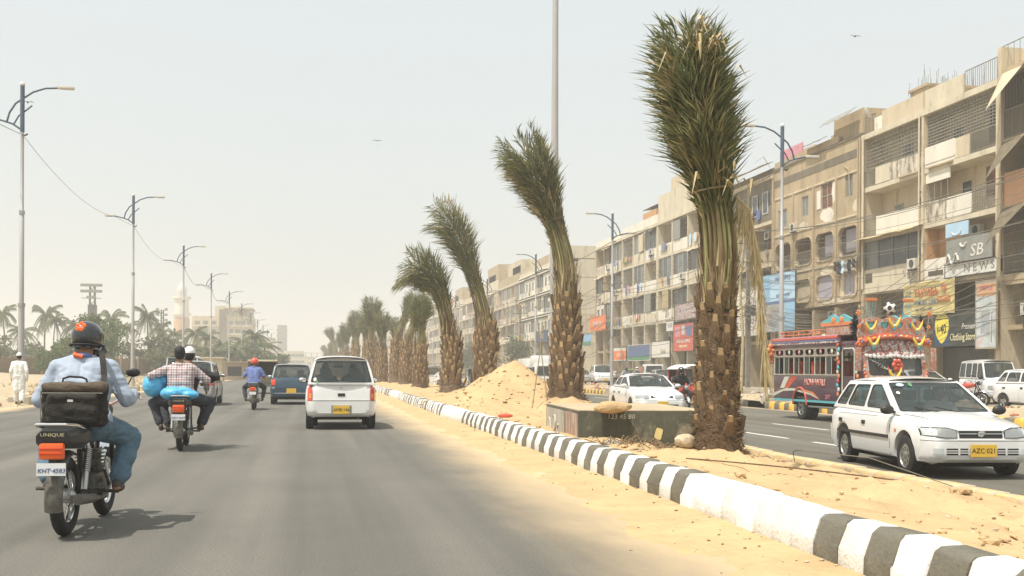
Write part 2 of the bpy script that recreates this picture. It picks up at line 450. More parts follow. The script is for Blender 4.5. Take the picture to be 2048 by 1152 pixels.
def road_material(name, c, dust, edge_l, edge_r):
    m = mat(name, c, .88, var=.10, scale=.35, bump=.5, bscale=160, spec=.3, alt=tuple(k * 1.22 for k in c), altscale=.12, altpos=.5, altw=.25)
    N, L = m.node_tree.nodes, m.node_tree.links
    b = N['Principled BSDF']; src = b.inputs['Base Color'].links[0].from_socket
    tc = N.new('ShaderNodeTexCoord'); sp = N.new('ShaderNodeSeparateXYZ'); L.new(tc.outputs['Object'], sp.inputs[0])
    mp = N.new('ShaderNodeMapping'); mp.inputs['Scale'].default_value = (1, .45, 1); L.new(tc.outputs['Object'], mp.inputs[0])
    nz = N.new('ShaderNodeTexNoise'); nz.inputs['Scale'].default_value = .8; nz.inputs['Detail'].default_value = 8; nz.inputs['Roughness'].default_value = .62
    L.new(mp.outputs[0], nz.inputs[0])
    # grain of the aggregate
    g = N.new('ShaderNodeTexNoise'); g.inputs['Scale'].default_value = 55; g.inputs['Detail'].default_value = 3; L.new(tc.outputs['Object'], g.inputs[0])
    gm = N.new('ShaderNodeMix'); gm.data_type = 'RGBA'; gm.blend_type = 'MULTIPLY'; gm.inputs[0].default_value = .72
    L.new(src, gm.inputs[6]); L.new(g.outputs[0], gm.inputs[7])
    gb = N.new('ShaderNodeMix'); gb.data_type = 'RGBA'; gb.blend_type = 'MULTIPLY'; gb.inputs[0].default_value = 1; gb.inputs[7].default_value = (1.56, 1.56, 1.56, 1)
    L.new(gm.outputs[2], gb.inputs[6]); src = gb.outputs[2]
    st = N.new('ShaderNodeMapping'); st.inputs['Scale'].default_value = (1.6, .035, 1); L.new(tc.outputs['Object'], st.inputs[0])
    sn = N.new('ShaderNodeTexNoise'); sn.inputs['Scale'].default_value = 1.; sn.inputs['Detail'].default_value = 6; L.new(st.outputs[0], sn.inputs[0])
    sm_ = N.new('ShaderNodeMapRange'); sm_.inputs[1].default_value = .35; sm_.inputs[2].default_value = .65; sm_.inputs[3].default_value = .80; sm_.inputs[4].default_value = 1.16; L.new(sn.outputs[0], sm_.inputs[0])
    sx_ = N.new('ShaderNodeMix'); sx_.data_type = 'RGBA'; sx_.blend_type = 'MULTIPLY'; sx_.inputs[0].default_value = 1; L.new(src, sx_.inputs[6]); L.new(sm_.outputs[0], sx_.inputs[7]); src = sx_.outputs[2]
    # two long faint tyre-polished bands per lane
    wv = N.new('ShaderNodeMath'); wv.operation = 'SINE'
    wm = N.new('ShaderNodeMath'); wm.operation = 'MULTIPLY'; wm.inputs[1].default_value = 3.7
    L.new(sp.outputs[0], wm.inputs[0]); L.new(wm.outputs[0], wv.inputs[0])
    wr = N.new('ShaderNodeMapRange'); wr.inputs[1].default_value = -1; wr.inputs[2].default_value = 1; wr.inputs[3].default_value = 0; wr.inputs[4].default_value = .22
    L.new(wv.outputs[0], wr.inputs[0])
    tb = N.new('ShaderNodeMix'); tb.data_type = 'RGBA'; tb.inputs[7].default_value = tuple(k * .72 for k in c) + (1,)
    L.new(wr.outputs[0], tb.inputs[0]); L.new(src, tb.inputs[6]); src = tb.outputs[2]
    for pos, w, sgn in [e + (1,) for e in edge_r] + [e + (-1,) for e in edge_l]:
        a = N.new('ShaderNodeMath'); a.operation = 'MULTIPLY_ADD'; a.inputs[1].default_value = 1.1 * sgn; a.inputs[2].default_value = -.55 * sgn
        L.new(nz.outputs[0], a.inputs[0])
        ad = N.new('ShaderNodeMath'); L.new(sp.outputs[0], ad.inputs[0]); L.new(a.outputs[0], ad.inputs[1])
        r = N.new('ShaderNodeMapRange'); r.interpolation_type = 'SMOOTHSTEP'
        r.inputs[1].default_value = pos; r.inputs[2].default_value = pos + w * sgn
        L.new(ad.outputs[0], r.inputs[0])
        mx = N.new('ShaderNodeMix'); mx.data_type = 'RGBA'; mx.inputs[7].default_value = dust + (1,)
        L.new(r.outputs[0], mx.inputs[0]); L.new(src, mx.inputs[6]); src = mx.outputs[2]
    L.new(src, b.inputs['Base Color']); return m
M['asphalt'] = road_material('asphalt', (.150, .141, .119), (.60, .45, .265), [(-8.2, 1.2)], [(1.45, 1.6)])
M['asphalt_b'] = road_material('asphalt_b', (.145, .134, .108), (.45, .36, .23), [(7.6, .9)], [(17.2, 1.0)])

b = MB(); b.grid([[(-900, -200, -.27), (900, -200, -.27)], [(-900, 3500, -.27), (900, 3500, -.27)]])
b.build('ground', 'sand_grey', kind='structure')
ys = [-30, 0] + [i * 5 for i in range(1, 85)]
b = MB(); b.grid([[(-9.4, y, 0), (kl(y) + .1, y, 0)] for y in ys]); b.grid([[(-9.4, y, -.26), (-9.4, y, 0)] for y in ys], flip=True)
b.build('road', 'asphalt', kind='structure', label='grey asphalt carriageway with sand blown over its right edge')
b = MB(); b.grid([[(kr(y) - .1, y, -.2), (kf(y) + .1, y, -.2)] for y in ys])
b.build('far_carriageway', 'asphalt_b', kind='structure', label='far asphalt carriageway beyond the palm median')

dm('tar', (.105, .097, .08), .8, var=.3, scale=20)
for k, (x0, y0, x1, y1) in enumerate(((-3.1, 13, -2.6, 19),)):
    rows = []
    for i in range(41):
        q = i / 40; x = lerp(x0, x1, q) + .06 * fbm(q * 9, k * 3.) + .015 * fbm(q * 60, k); w = .004 * (.5 + abs(fbm(q * 30, 7 + k)))
        rows.append([(x - w, lerp(y0, y1, q), .004), (x + w, lerp(y0, y1, q), .004)])
    MB().grid(rows).build('road_crack', 'tar', kind='structure')
# painted lane dashes of the far carriageway
dm('road_paint', (.66, .64, .56), .8, var=.15, scale=6, alt=(.25, .22, .18), altscale=5, altpos=.58, altw=.1)
mk = link('road_marking', None, kind='structure', label='white lane dashes on the far carriageway')
for X in (10.35, 12.9, 15.5):
    ph = {10.35: 0, 12.9: 3.2, 15.5: 6.5}[X]
    for k in range(22):
        y0 = 22.6 + ph + k * 9
        if 20.2 < y0: MB().grid([[(X - .06 + (y0 > 45) * .2, y0, -.196), (X + .06 + (y0 > 45) * .2, y0, -.196)], [(X - .06 + (y0 > 45) * .2, y0 + 3.4, -.196), (X + .06 + (y0 > 45) * .2, y0 + 3.4, -.196)]]).build('lane_dash', 'road_paint', mk)
for k in range(3): 
    for X in (10.35, 12.9): MB().grid([[(X - .06, 2 + k * 8, -.196), (X + .06, 2 + k * 8, -.196)], [(X - .06, 5.4 + k * 8, -.196), (X + .06, 5.4 + k * 8, -.196)]]).build('lane_dash', 'road_paint', mk)

# median: bumpy sand between the kerbs
MOUNDS = [(6.9, 29.2, 1.7, .35), (6.6, 41.5, 1.8, .25), (5.3, 41.7, 1.2, .15), (4.75, 12.1, 1.0, .12), (5.95, 31.6, 2.1, 1.32), (5.3, 16.0, 1.3, .25),
          (5.9, 8.0, 1.5, .1), (4.9, 14.3, 1.3, -.14), (5.6, 34.5, 2.4, .25)]
def medz(x, y):
    l, r = kl(y) + .24, kr(y) - .22
    t = (x - l) / (r - l)
    z = lerp(.30, -.06, min(1, max(0, t)) ** 1.3)
    far = min(1, max(0, (y - 20) / 25)); z += .18 * far * math.sin(PI * min(1, max(0, t)))
    e = min(1, max(0, t * 5)) * min(1, max(0, (1 - t) * 5))
    rough = .10 * fbm(x * .9, y * .9) + .035 * fbm(x * 4, y * 4, 3)
    z += rough * e * 1.15 + .06 * e * max(0, fbm(x * 2.3, y * 2.3, 12)) + .02 * e * fbm(x * 9, y * 9, 2)
    for mx_, my_, r_, h_ in MOUNDS:
        d = math.hypot(x - mx_, y - my_) / r_
        if d < 1:
            k = (1 - d * d) ** 2 if h_ < 1 else (max(0, 1 - d) ** .95 + .05 * fbm(x * 2, y * 2, 7) * (1 - d)) 
            z += h_ * k
    return z
def sheet(yl, n, fl, fr, fz):
    return [[(lambda x: (x, y, fz(x, y)))(lerp(fl(y), fr(y), i / n)) for i in range(n + 1)] for y in yl]
yl = [-20, -10, 0, 3] + [3 + i * .11 for i in range(1, 380)] + [45 + i * .8 for i in range(0, 70)] + [105 + i * 6 for i in range(50)]
b = MB(); b.grid(sheet(yl, 44, lambda y: kl(y) + .2, lambda y: kr(y) - .2, medz))
b.build('median', 'sand', kind='structure', smooth=60, label='raised sandy median strip between the two carriageways')
# sand drift lying on the road along the kerb
def driftz(x, y):
    t = (x - (kl(y) - 1.3)) / 1.3
    return -.012 + .05 * max(0, t) ** 2.2 + .022 * t * (fbm(x * 1.1, y * .8, 5) + .3) + .006 * fbm(x * 7, y * 7, 2)
yl2 = [-20, 0, 3] + [3 + i * .2 for i in range(1, 210)] + [45 + i * 1.5 for i in range(0, 60)]
b = MB(); b.grid(sheet(yl2, 18, lambda y: kl(y) - 1.3, lambda y: kl(y) + .05, driftz))
b.build('sand_verge', 'sand', smooth=60, kind='stuff', label='pale sand drifted against the striped kerb', cat='sand')

# striped kerb, one stone per stripe
def kerb_mesh(name, material, ln, prof):
    vs = [(x, y, z) for y in (0.006, ln - .006) for x, z in prof]; n = len(prof)
    fs = [(i, (i + 1) % n, (i + 1) % n + n, i + n) for i in range(n)] + [tuple(range(n))[::-1], tuple(n + i for i in range(n))]
    bm = bmesh.new(); q = [bm.verts.new(v) for v in vs]
    for f in fs: bm.faces.new([q[i] for i in f])
    bmesh.ops.recalc_face_normals(bm, faces=bm.faces)
    bmesh.ops.bevel(bm, geom=[e for e in bm.edges], offset=.010, segments=1, affect='EDGES')
    for v in bm.verts: v.co += Vector((random.gauss(0, .0035), random.gauss(0, .003), random.gauss(0, .0025)))
    return MB().bm(bm).mesh(name, [material], 50)
PK = [(0, -.02), (.004, .15), (.055, .295), (.095, .33), (.25, .33), (.27, -.02)]
kw = [kerb_mesh('kerb_stone', m_, .345, PK) for m_ in ('kerb_white', 'kerb_black') * 5]
kerb = thing('median_kerb', 'high median kerb painted in black and white stripes beside the sand', 'kerb', (0, 0, 0))
y = 3.0; i = 0
far_b = MB(); fk = []
while y < 175:
    if 6.55 < y < 9.35 or 25.1 < y < 28.9 or 46 < y < 51: k = 0
    elif y < 6.55: k = 0 if int((6.55 - y) / .345) % 2 else 1
    else: k = i % 2
    x0, x1 = kl(y), kl(y + .345)
    ang = -math.atan2(x1 - x0, .345)
    jx = random.uniform(-.009, .009)
    if i < 300:
        o = link('kerb_stone', kw[k + 2 * random.randrange(5)], kerb, loc=(x0 + jx, y, random.uniform(-.010, .008)), rz=ang + R(random.uniform(-1.2, 1.2)))
        o.rotation_euler[1] = R(random.uniform(-1.2, 1.2))
    else:
        far_b.add([v.co for v in kw[k].vertices], [tuple(p.vertices) for p in kw[k].polygons], k, Matrix.Translation((x0, y, 0)) @ Matrix.Rotation(ang, 4, 'Z'))
    y += .345; i += 1
far_b.build('kerb_stone', ['kerb_white', 'kerb_black'], kerb, kind='stuff')
# low worn kerb on the far side of the median
PR = [(0, -.21), (.0, .0), (.02, .03), (.2, .03), (.22, .0), (.22, -.21)]
k2 = thing('worn_kerb', 'low worn kerb with faded yellow paint along the far side of the median', 'kerb')
km = [kerb_mesh('kerb_stone', m, .6, PR) for m in ('kerb_worn', 'kerb_yellow', 'kerb_worn')]
y = 6.; i = 0
while y < 130:
    x0, x1 = kr(y), kr(y + .6)
    o = link('kerb_stone', km[random.choice((0, 2))], k2, loc=(x0 - .2, y, random.uniform(-.02, .01)), rz=-math.atan2(x1 - x0, .6) + R(random.uniform(-1, 1))); y += .6
# yellow and black kerb on the far side of the road
PF = [(0, -.22), (.01, .02), (.04, .07), (.09, .09), (.24, .09), (.26, -.22)]
k3 = thing('yellow_kerb', 'yellow and black striped kerb beyond the far carriageway', 'kerb')
km = [kerb_mesh('kerb_stone', m, .45, PF) for m in ('kerb_yellow', 'kerb_black')]
y = 20.; i = 0
while y < 150:
    if not (41.5 < y < 43.5 or 27.2 < y < 28.4):
        o = link('kerb_stone', km[i % 2], k3, loc=(kf(y), y, random.uniform(-.01, .01)), rz=R(random.uniform(-1.5, 1.5)))
    y += .45; i += 1

# rubble strip, service road and pavement on the right
def rubz(x, y):
    t = (x - kf(y) - .2) / 4.
    return lerp(.06, .02, t) + max(0, math.sin(PI * min(1, max(0, t)))) * (.16 + .22 * fbm(x * .8, y * .5, 9)) + .05 * fbm(x * 3, y * 3, 4)
yl3 = [15 + i * .35 for i in range(170)] + [75 + i * 2 for i in range(60)] + [200, 300, 420]
b = MB(); b.grid(sheet(yl3, 16, lambda y: kf(y) + .22, lambda y: kf(y) + 4.4, rubz))
b.build('verge', 'sand_grey', smooth=60, kind='structure', label='strip of sand and rubble between road and service lane')
M['service'] = road_material('service', (.24, .20, .145), (.42, .33, .20), [(23, 1.5)], [(28.6, 1.5)])
b = MB(); b.grid([[(kf(y) + 4., y, .0), (30.2, y, .0)] for y in ys]); b.build('service_road', 'service', kind='structure')
b = MB(); b.box(30.2, 36, -20, 420, -.2, .13); b.build('pavement', 'concrete', kind='structure')

# land on the left
def leftz(x, y):
    d = -9.2 - x
    return -.03 + .14 * min(1, max(0, d - .1) / .6) + .75 * min(1, max(0, d - 3) / 22) + (.16 * fbm(x * .35, y * .35, 1) + .05 * fbm(x * 2, y * 2, 8)) * min(1, max(0, d) / 1.5)
xs = [-9.2 - .25 * i for i in range(24)] + [-15.2 - 1.2 * i for i in range(30)] + [-52 - 12 * i for i in range(30)]
yy = [-40, -20, 0, 15, 25] + [25 + i * .7 for i in range(1, 70)] + [74 + i * 3 for i in range(60)] + [260 + i * 30 for i in range(14)]
b = MB(); b.grid([[(x, y, leftz(x, y)) for x in xs] for y in yy], flip=True)
b.build('terrain', 'sand_grey', smooth=60, kind='structure', label='dusty sloping ground left of the road')
def leaf_path(y): return -9.2

# rocks and debris lying about
def rock_mesh(seed, material='rock', s=(1, 1, .7), name='rock', sub=2):
    bm = bmesh.new(); bmesh.ops.create_icosphere(bm, subdivisions=sub, radius=.5)
    for v in bm.verts:
        c = v.co.copy(); k = 1 + .35 * noise.noise(c * 1.7 + Vector((seed, 0, 0))) + .12 * noise.noise(c * 5 + Vector((seed, 3, 0)))
        v.co = Vector((c.x * s[0], c.y * s[1], c.z * s[2])) * k
    for f in list(bm.faces):
        pass
    return MB().bm(bm).mesh(name, [material], 28)
rm = [rock_mesh(i * 3.1, sub=1) for i in range(6)]
def scatter(label, cat, n, fx, fz, smin, smax, kind='stuff', name='debris', mats=('rock', 'concrete', 'kerb_white', 'bark')):
    b = MB(); rnd = random.Random(len(label) * 7 + n)
    for i in range(n):
        x, y = fx(rnd); s = smin + (smax - smin) * rnd.random() ** 3
        m = rnd.choice(rm); T = Matrix.Translation((x, y, fz(x, y) + s * .12)) @ Matrix.Rotation(rnd.random() * 6.3, 4, 'Z') @ Matrix.Diagonal((s, s * rnd.uniform(.5, 1), s * rnd.uniform(.4, .9), 1))
        b.add([v.co for v in m.vertices], [tuple(p.vertices) for p in m.polygons], rnd.randrange(len(mats)), T)
    b.build(name, list(mats), kind=kind, label=label, cat=cat, smooth=30)
def in_med(rnd):
    y = 5 + 40 * rnd.random() ** 1.6; return lerp(kl(y) + .35, kr(y) - .3, rnd.random()), y
scatter('small stones and broken bits strewn over the sandy median', 'debris', 1100, in_med, medz, .015, .075, mats=('rock', 'sand', 'sand', 'sand_grey', 'soil'))
scatter('rough clods of dry sand over the median', 'debris', 420, in_med, medz, .05, .13, mats=('sand', 'soil', 'sand'))
scatter('clods around the sand heap', 'debris', 260, lambda r: (5.9 + r.gauss(0, 1.3), 31.3 + r.gauss(0, 1.5)), medz, .04, .22, mats=('sand', 'rock'))
scatter('rubble along the verge of the far kerb', 'rubble', 1300, lambda r: ((lambda y: (kf(y) + .4 + 3.4 * r.random(), y))(20 + 70 * r.random() ** 1.4)), rubz, .05, .42, name='rubble', mats=('rock', 'concrete', 'sand_grey', 'brick_red'))
scatter('pebbles and clods along the left verge', 'debris', 700, lambda r: (-9.4 - 5 * r.random(), 30 + 60 * r.random()), leftz, .04, .35, mats=('rock', 'soil'))
scatter('bits of gravel on the drifted sand', 'gravel', 500, lambda r: ((lambda y: (kl(y) - 1.1 * r.random() ** 1.5, y))(5 + 30 * r.random() ** 1.5)), driftz, .008, .04, name='gravel', mats=('rock', 'bark'))
def rock(label, x, y, s, z=None, seed=1, material='rock', sc=(1, 1, .7), rz=0.):
    z = (medz(x, y) if z is None else z)
    return link('rock', rock_mesh(seed, material, sc, sub=3), None, label, 'rock', loc=(x, y, z + s * sc[2] * .3), rz=rz)
r_ = rock('large pale angular rock on the sand left of the nearest palm', 4.35, 12.3, .32, seed=4, material='rock', sc=(.95, .8, .75)); r_.scale = (.27, .24, .22)
r_ = rock('sandy boulder resting on top of the concrete block', 4.25, 15.15, .3, z=.68, seed=9, material='sand', sc=(1.1, .7, .7)); r_.scale = (.46, .40, .24)
r_ = rock('small lump of broken concrete in front of the concrete block', 4.0, 14.2, .2, seed=12, material='concrete'); r_.scale = (.3, .3, .25)
b = MB(); b.ell((0, 0, .03), (.16, .10, .05), 10)
b.build('cloth_rag', 'letter_red', None, 30, 'scrap of red cloth lying on the sand behind the kerb', cat='rag', loc=(kl(22) + .5, 22, medz(kl(22) + .5, 22)))
# torn brown palm matting lying on a hummock in front of the concrete block
b = MB(); rnd = random.Random(3)
for i in range(120):
    a = rnd.random() * 6.28; x, y = 4.35 + rnd.gauss(0, .28), 13.9 + rnd.gauss(0, .3); l = rnd.uniform(.1, .4)
    b.tube([(x, y, medz(x, y) + .02), (x + l * .5 * math.cos(a), y + l * .5 * math.sin(a), medz(x, y) + rnd.uniform(.04, .12)), (x + l * math.cos(a), y + l * math.sin(a), medz(x, y) + .01)], .006, 4)
b.build('dry_fronds', 'boot', None, None, 'heap of dry brown frond scraps in front of the concrete block', cat='plant litter', kind='stuff')
# bent rods
b = MB(); b.tube(sag((4.0, 11.3, .32), (6.2, 10.2, .12), -.02), .008, 5); b.build('stick', 'bark', None, None, 'long dry stick lying on the sand by the nearest palm', cat='stick')
b = MB(); b.tube([(6.6, 14.2, 0), (6.2, 13.4, .22), (5.9, 12.6, .3), (6.3, 11.6, .28), (6.9, 10.9, .02)], .006, 5, cap=False); b.build('bent_wire', 'wire', None, None, 'thin bent wire arching over the sand beside the worn kerb', cat='wire')
for k, (a, c) in enumerate((((5.75, 28.2, .2), (6.35, 29.6, 2.5)), ((6.35, 28.9, .2), (6.3, 30.2, 2.7)))):
    b = MB(); b.tube([a, c], .014, 5); b.build('rope', 'rope', None, None, ('slanting' if k == 0 else 'upright') + ' thin stay rope in front of the sand heap', cat='rope')

# concrete block with painted graffiti
cb = thing('concrete_block', 'grimy dark concrete block with graffiti sunk in the median sand', 'block', (3.80, 15.3, 0), R(-4.5))
b = MB(); b.rbox(0, 1.95, 0, 3.4, -.15, .68, .02)
M['grime'] = mat('grime', (.085, .085, .06), .9, var=.35, scale=3.5, bump=.6, bscale=18, alt=(.30, .26, .18), altscale=2.1, altpos=.55, altw=.14, stretch=(1, 1, .7))
b.build('block_body', 'grime', cb, 30)
b = MB(); b.rbox(.005, 1.945, .005, 3.395, .68, .695, .004); b.build('block_top', 'sand_grey', cb)
M['faded_red'] = mat('faded_red', (.33, .20, .15), .9, var=.3, scale=6, stretch=(1, 1, .3), alt=(.42, .35, .26), altscale=8, altpos=.5, altw=.05)
M['faded_white'] = mat('faded_white', (.45, .43, .36), .9, var=.3, scale=8)
b = MB(); b.box(-.004, .0, .05, 1.2, .02, .64); b.build('painted_panel', 'faded_red', cb)
b = MB(); b.box(-.004, .0, 1.3, 3.3, .02, .64); b.build('painted_panel', 'concrete', cb)
b = MB()
for (cx, cz, r, a0, a1) in ((2.3, .42, .11, 40, 300), (2.3, .2, .11, -140, 120), (2.9, .3, .16, 60, 200), (1.8, .3, .16, 200, 400)):
    b.tube([(-.008, cx + r * math.cos(R(lerp(a0, a1, t / 12))), cz + r * math.sin(R(lerp(a0, a1, t / 12)))) for t in range(13)], .022, 5)
b.build('graffiti', 'faded_white', cb)
text('123 45 80', .10, 'faded_white', FACE_S(.62, -.002, .60), cb, depth=.002, shear=.1)
b = MB(); b.plate(rpoly([(1.1, .30), (1.2, .26), (1.24, .42), (1.14, .45)], .03), [], lambda a, c, d: (a, -.004 - d, c), .003); b.build('torn_poster', 'ban_yellow', cb)
for k, (u0, w_) in enumerate(((.1, .5),)):
    b = MB(); b.plate(rpoly([(u0, .05), (u0 + w_, .08), (u0 + w_ * .9, .5), (u0 + w_ * .3, .55)], .15), [], lambda a, c, d: (a, -.002 - d, c), .0015); b.build('stain', 'concrete' if k else 'grime', cb)

# ------------------------------------------------------------------ the row of shop-houses on the right
FX = 33.0
def yz(x, d=1): return lambda a, c, q: (x + q * d, a, c)
class Bld:
    def __init__(s, label, y0, y1, bays, wall, top=16.6, floors=None, roofwall='wall_cream', seed=0, cols=None, shops=True, fx=FX, depth=12, side='wall_tan', group=None, ground=6.2):
        s.__dict__.update(locals()); s.rnd = random.Random(seed)
        s.t = thing('building', label, 'building', (fx, y0, 0), 0, group)
        s.W = y1 - y0; s.bw = s.W / bays
        b = MB(); b.box(1.25, depth, .12, s.W - .12, 0, 15.35); s.p(b, 'core_wall', wall)
        for q in (0, s.W - .12): b = MB(); b.box(.05, depth, q, q + .12, 0, 15.4); s.p(b, 'side_wall', side)
        s.ground_floor()
    def p(s, b, name, m, sm=None, parent=None, **kw): return b.build(name, m, parent or s.t, sm, **kw)
    def win(s, x, a0, a1, z0, z1, glassm='window_dark', nv=1, nh=0, frame='window_frame', r=0, bars=None):
        f = .05
        o_ = rrect(a0, a1, z0, z1, max(r, .002), 4 if r else 1); i_ = rrect(a0 + f, a1 - f, z0 + f, z1 - f, max(r - f, .002), 4 if r else 1)
        b = MB(); b.plate(o_, [i_], yz(x), .05)
        for k in range(nv): a = lerp(a0, a1, (k + 1) / (nv + 1)); b.box(x + .006, x + .046, a - .022, a + .022, z0 + f, z1 - f)
        for k in range(nh): z = lerp(z0, z1, (k + 1) / (nh + 1)); b.box(x + .003, x + .043, a0 + f, a1 - f, z - .02, z + .02)
        w = s.p(b, 'window', frame)
        b = MB(); b.plate(i_, [], yz(x + .035), .006); s.p(b, 'pane', glassm, None, w)
        if bars:
            b = MB(); n = max(3, int((a1 - a0) / .14))
            for k in range(n + 1): a = lerp(a0, a1, k / n); b.box(x - .03, x - .015, a - .008, a + .008, z0, z1)
            for z in (z0 + .1, (z0 + z1) / 2, z1 - .1): b.box(x - .034, x - .011, a0, a1, z - .01, z + .01)
            s.p(b, 'window_bars', bars, None, w)
        return w
    def ac(s, a, z, x=.98, w=.85):
        b = MB(); b.rbox(x - .3, x, a, a + w, z, z + .58, .02); o = s.p(b, 'air_conditioner', 'ac_white')
        b = MB(); b.lathe([(0, 0), (.21, 0), (.23, .015)], 16, TR(x - .302, a + w * .4, z + .29, 0, -90), caps=False); s.p(b, 'fan_grille', 'grille_dark', None, o)
        b = MB(); b.box(x - .3, x, a + .08, a + .12, z - .06, z); b.box(x - .3, x, a + w - .12, a + w - .08, z - .06, z); b.tube([(x - .1, a + w, z + .1), (x - .05, a + w + .1, z - .4), (x - .02, a + w + .05, z - 1.0)], .015, 5); s.p(b, 'bracket', 'grille_dark', None, o)
    def rail(s, x, a0, a1, z0, z1, m='grille', step=.13, name='railing', cross=0):
        b = MB(); n = max(2, int((a1 - a0) / step))
        for k in range(n + 1): a = lerp(a0, a1, k / n); b.box(x, x + .02, a - .01, a + .01, z0, z1)
        b.box(x - .008, x + .028, a0, a1, z1 - .03, z1 + .01); b.box(x - .006, x + .026, a0, a1, z0 + .05, z0 + .08)
        for c in range(cross): z = lerp(z0, z1, (c + 1) / (cross + 1)); b.box(x - .004, x + .024, a0, a1, z - .012, z + .012)
        return s.p(b, name, m)
    def panel(s, x, a0, a1, z0, z1, m, th=.10, name='parapet', r=0):
        b = MB()
        if r: b.plate(rrect(a0, a1, z0, z1, r), [], yz(x), th)
        else: b.box(x, x + th, a0, a1, z0, z1)
        return s.p(b, name, m)
    def slab(s, z, a0, a1, m='wall_cream', x=0., th=.22, name='floor_slab'):
        b = MB(); b.box(x, 1.3, a0, a1, z - th, z); return s.p(b, name, m)
    def jali(s, x, a0, a1, z0, z1, m='grille', dz=.16, dy=.30):
        b = MB()
        z = z0
        while z <= z1: b.box(x, x + .05, a0, a1, z - .022, z + .022); z += dz
        a = a0
        while a <= a1 + .01: b.box(x + .01, x + .04, a - .015, a + .015, z0, z1); a += dy
        return s.p(b, 'lattice_screen', m)
    def awning(s, a0, a1, z, out=.7, drop=.35, m='tarp', x=0.):
        rows = [[(x - out * q, lerp(a0, a1, j / 6), z - drop * q + .05 * math.sin(j * 2.3 + q * 3) * q) for j in range(7)] for q in (0, .5, 1)]
        b = MB(); b.grid(rows); b.grid([[(p[0], p[1], p[2] - .02) for p in r] for r in rows], flip=True); return s.p(b, 'awning', m)
    def column(s, a, z0, z1, m='wall_tan', w=.22, x=-.05, name='column'):
        b = MB(); b.box(x, 1.3, a - w / 2, a + w / 2, z0, z1); return s.p(b, name, m)
    def drain(s, a, z0=6.3, z1=15.5, x=-.13):
        b = MB(); b.tube([(x, a, z1), (x, a, z0)], .05, 8); return s.p(b, 'drain_pipe', 'wall_pale', 50)
    def stain(s, x, a0, a1, z0, z1, m='wall_peel'):
        rnd = s.rnd; n = 14
        pts = [(lerp(a0, a1, .5) + (a1 - a0) * .5 * math.cos(2 * PI * k / n) * rnd.uniform(.6, 1.05), lerp(z0, z1, .5) + (z1 - z0) * .5 * math.sin(2 * PI * k / n) * rnd.uniform(.6, 1.05)) for k in range(n)]
        b = MB(); b.plate(pts, [], yz(x - .004), .003); return s.p(b, 'plaster_patch', m)
    def ground_floor(s):
        g = s.ground
        for k in range(s.bays):
            a0, a1 = k * s.bw + .18, (k + 1) * s.bw - .18; r = s.rnd
            # shop: dark opening with shutter, mezzanine with window strip
            b = MB(); b.box(.9, .96, a0, a1, 3.2, 3.35); b.box(.2, 1.25, a0 - .1, a1 + .1, 3.35, 3.6); s.p(b, 'shop_lintel', 'wall_tan')
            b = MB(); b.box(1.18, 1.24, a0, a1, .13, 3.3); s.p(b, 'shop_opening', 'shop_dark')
            m = a0 + (a1 - a0) * r.uniform(.3, .6)
            b = MB(); q = .16
            while q < 3.0: b.box(.98 + .02 * (int(q / .12) % 2), 1.02 + .02 * (int(q / .12) % 2), a0, m, q, q + .11); q += .12
            s.p(b, 'roller_shutter', r.choice(('shutter', 'shutter', 'ban_grey')))
            if r.random() < .6:
                b = MB(); b.box(1.05, 1.12, m + .1, a1 - .1, .2, 2.6); s.p(b, 'shop_glass', 'window_dark')
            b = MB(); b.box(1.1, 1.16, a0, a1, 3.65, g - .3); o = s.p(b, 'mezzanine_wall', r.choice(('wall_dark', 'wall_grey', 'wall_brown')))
            for j in range(2): c0 = lerp(a0, a1, .08 + j * .5); s.win(1.04, c0, c0 + (a1 - a0) * .36, 4.1, 5.4, r.choice(('window_dark', 'window_grey')), 1, 0, 'grille_dark')
            if r.random() < .6: s.ac(lerp(a0, a1, r.random() * .6), 4.2 + r.random() * .6)
        for k in range(s.bays + 1): s.column(min(s.W - .12, max(.12, k * s.bw)), 0, g - .2, s.side, .3)

# ---- building with the white balconies
B = Bld('cream four-storey building with white balcony parapets and a lattice-screened top floor', 48.3, 61.75, 2, 'wall_cream', seed=1)
W_ = B.W; h = W_ / 2
for z in (6.3, 9.4, 12.4): B.slab(z + .0, 0, W_, 'wall_pale', 0., .28)
B.slab(15.62, 0, W_, 'wall_pale', -.1, .32, 'roof_slab')
for k, a in enumerate((.10, h, W_ - .10)): B.column(a, 6.3, 15.6, 'wall_cream', .2, -.08); 
B.drain(h + .25); B.drain(W_ - .3)
# roof parapet (Y increases away from us: local a=0 is the right end in the photo)
B.rail(.05, .15, 3.0, 15.62, 16.75, 'grille', .17); B.panel(.0, 3.0, h - .1, 15.62, 16.65, 'wall_pale'); B.panel(.0, h + .1, 11.2, 15.62, 16.62, 'wall_cream'); B.panel(.02, 11.2, 12.1, 15.62, 16.4, 'wall_white'); B.rail(.05, 12.1, W_ - .15, 15.62, 16.7, 'grille_dark', .17)
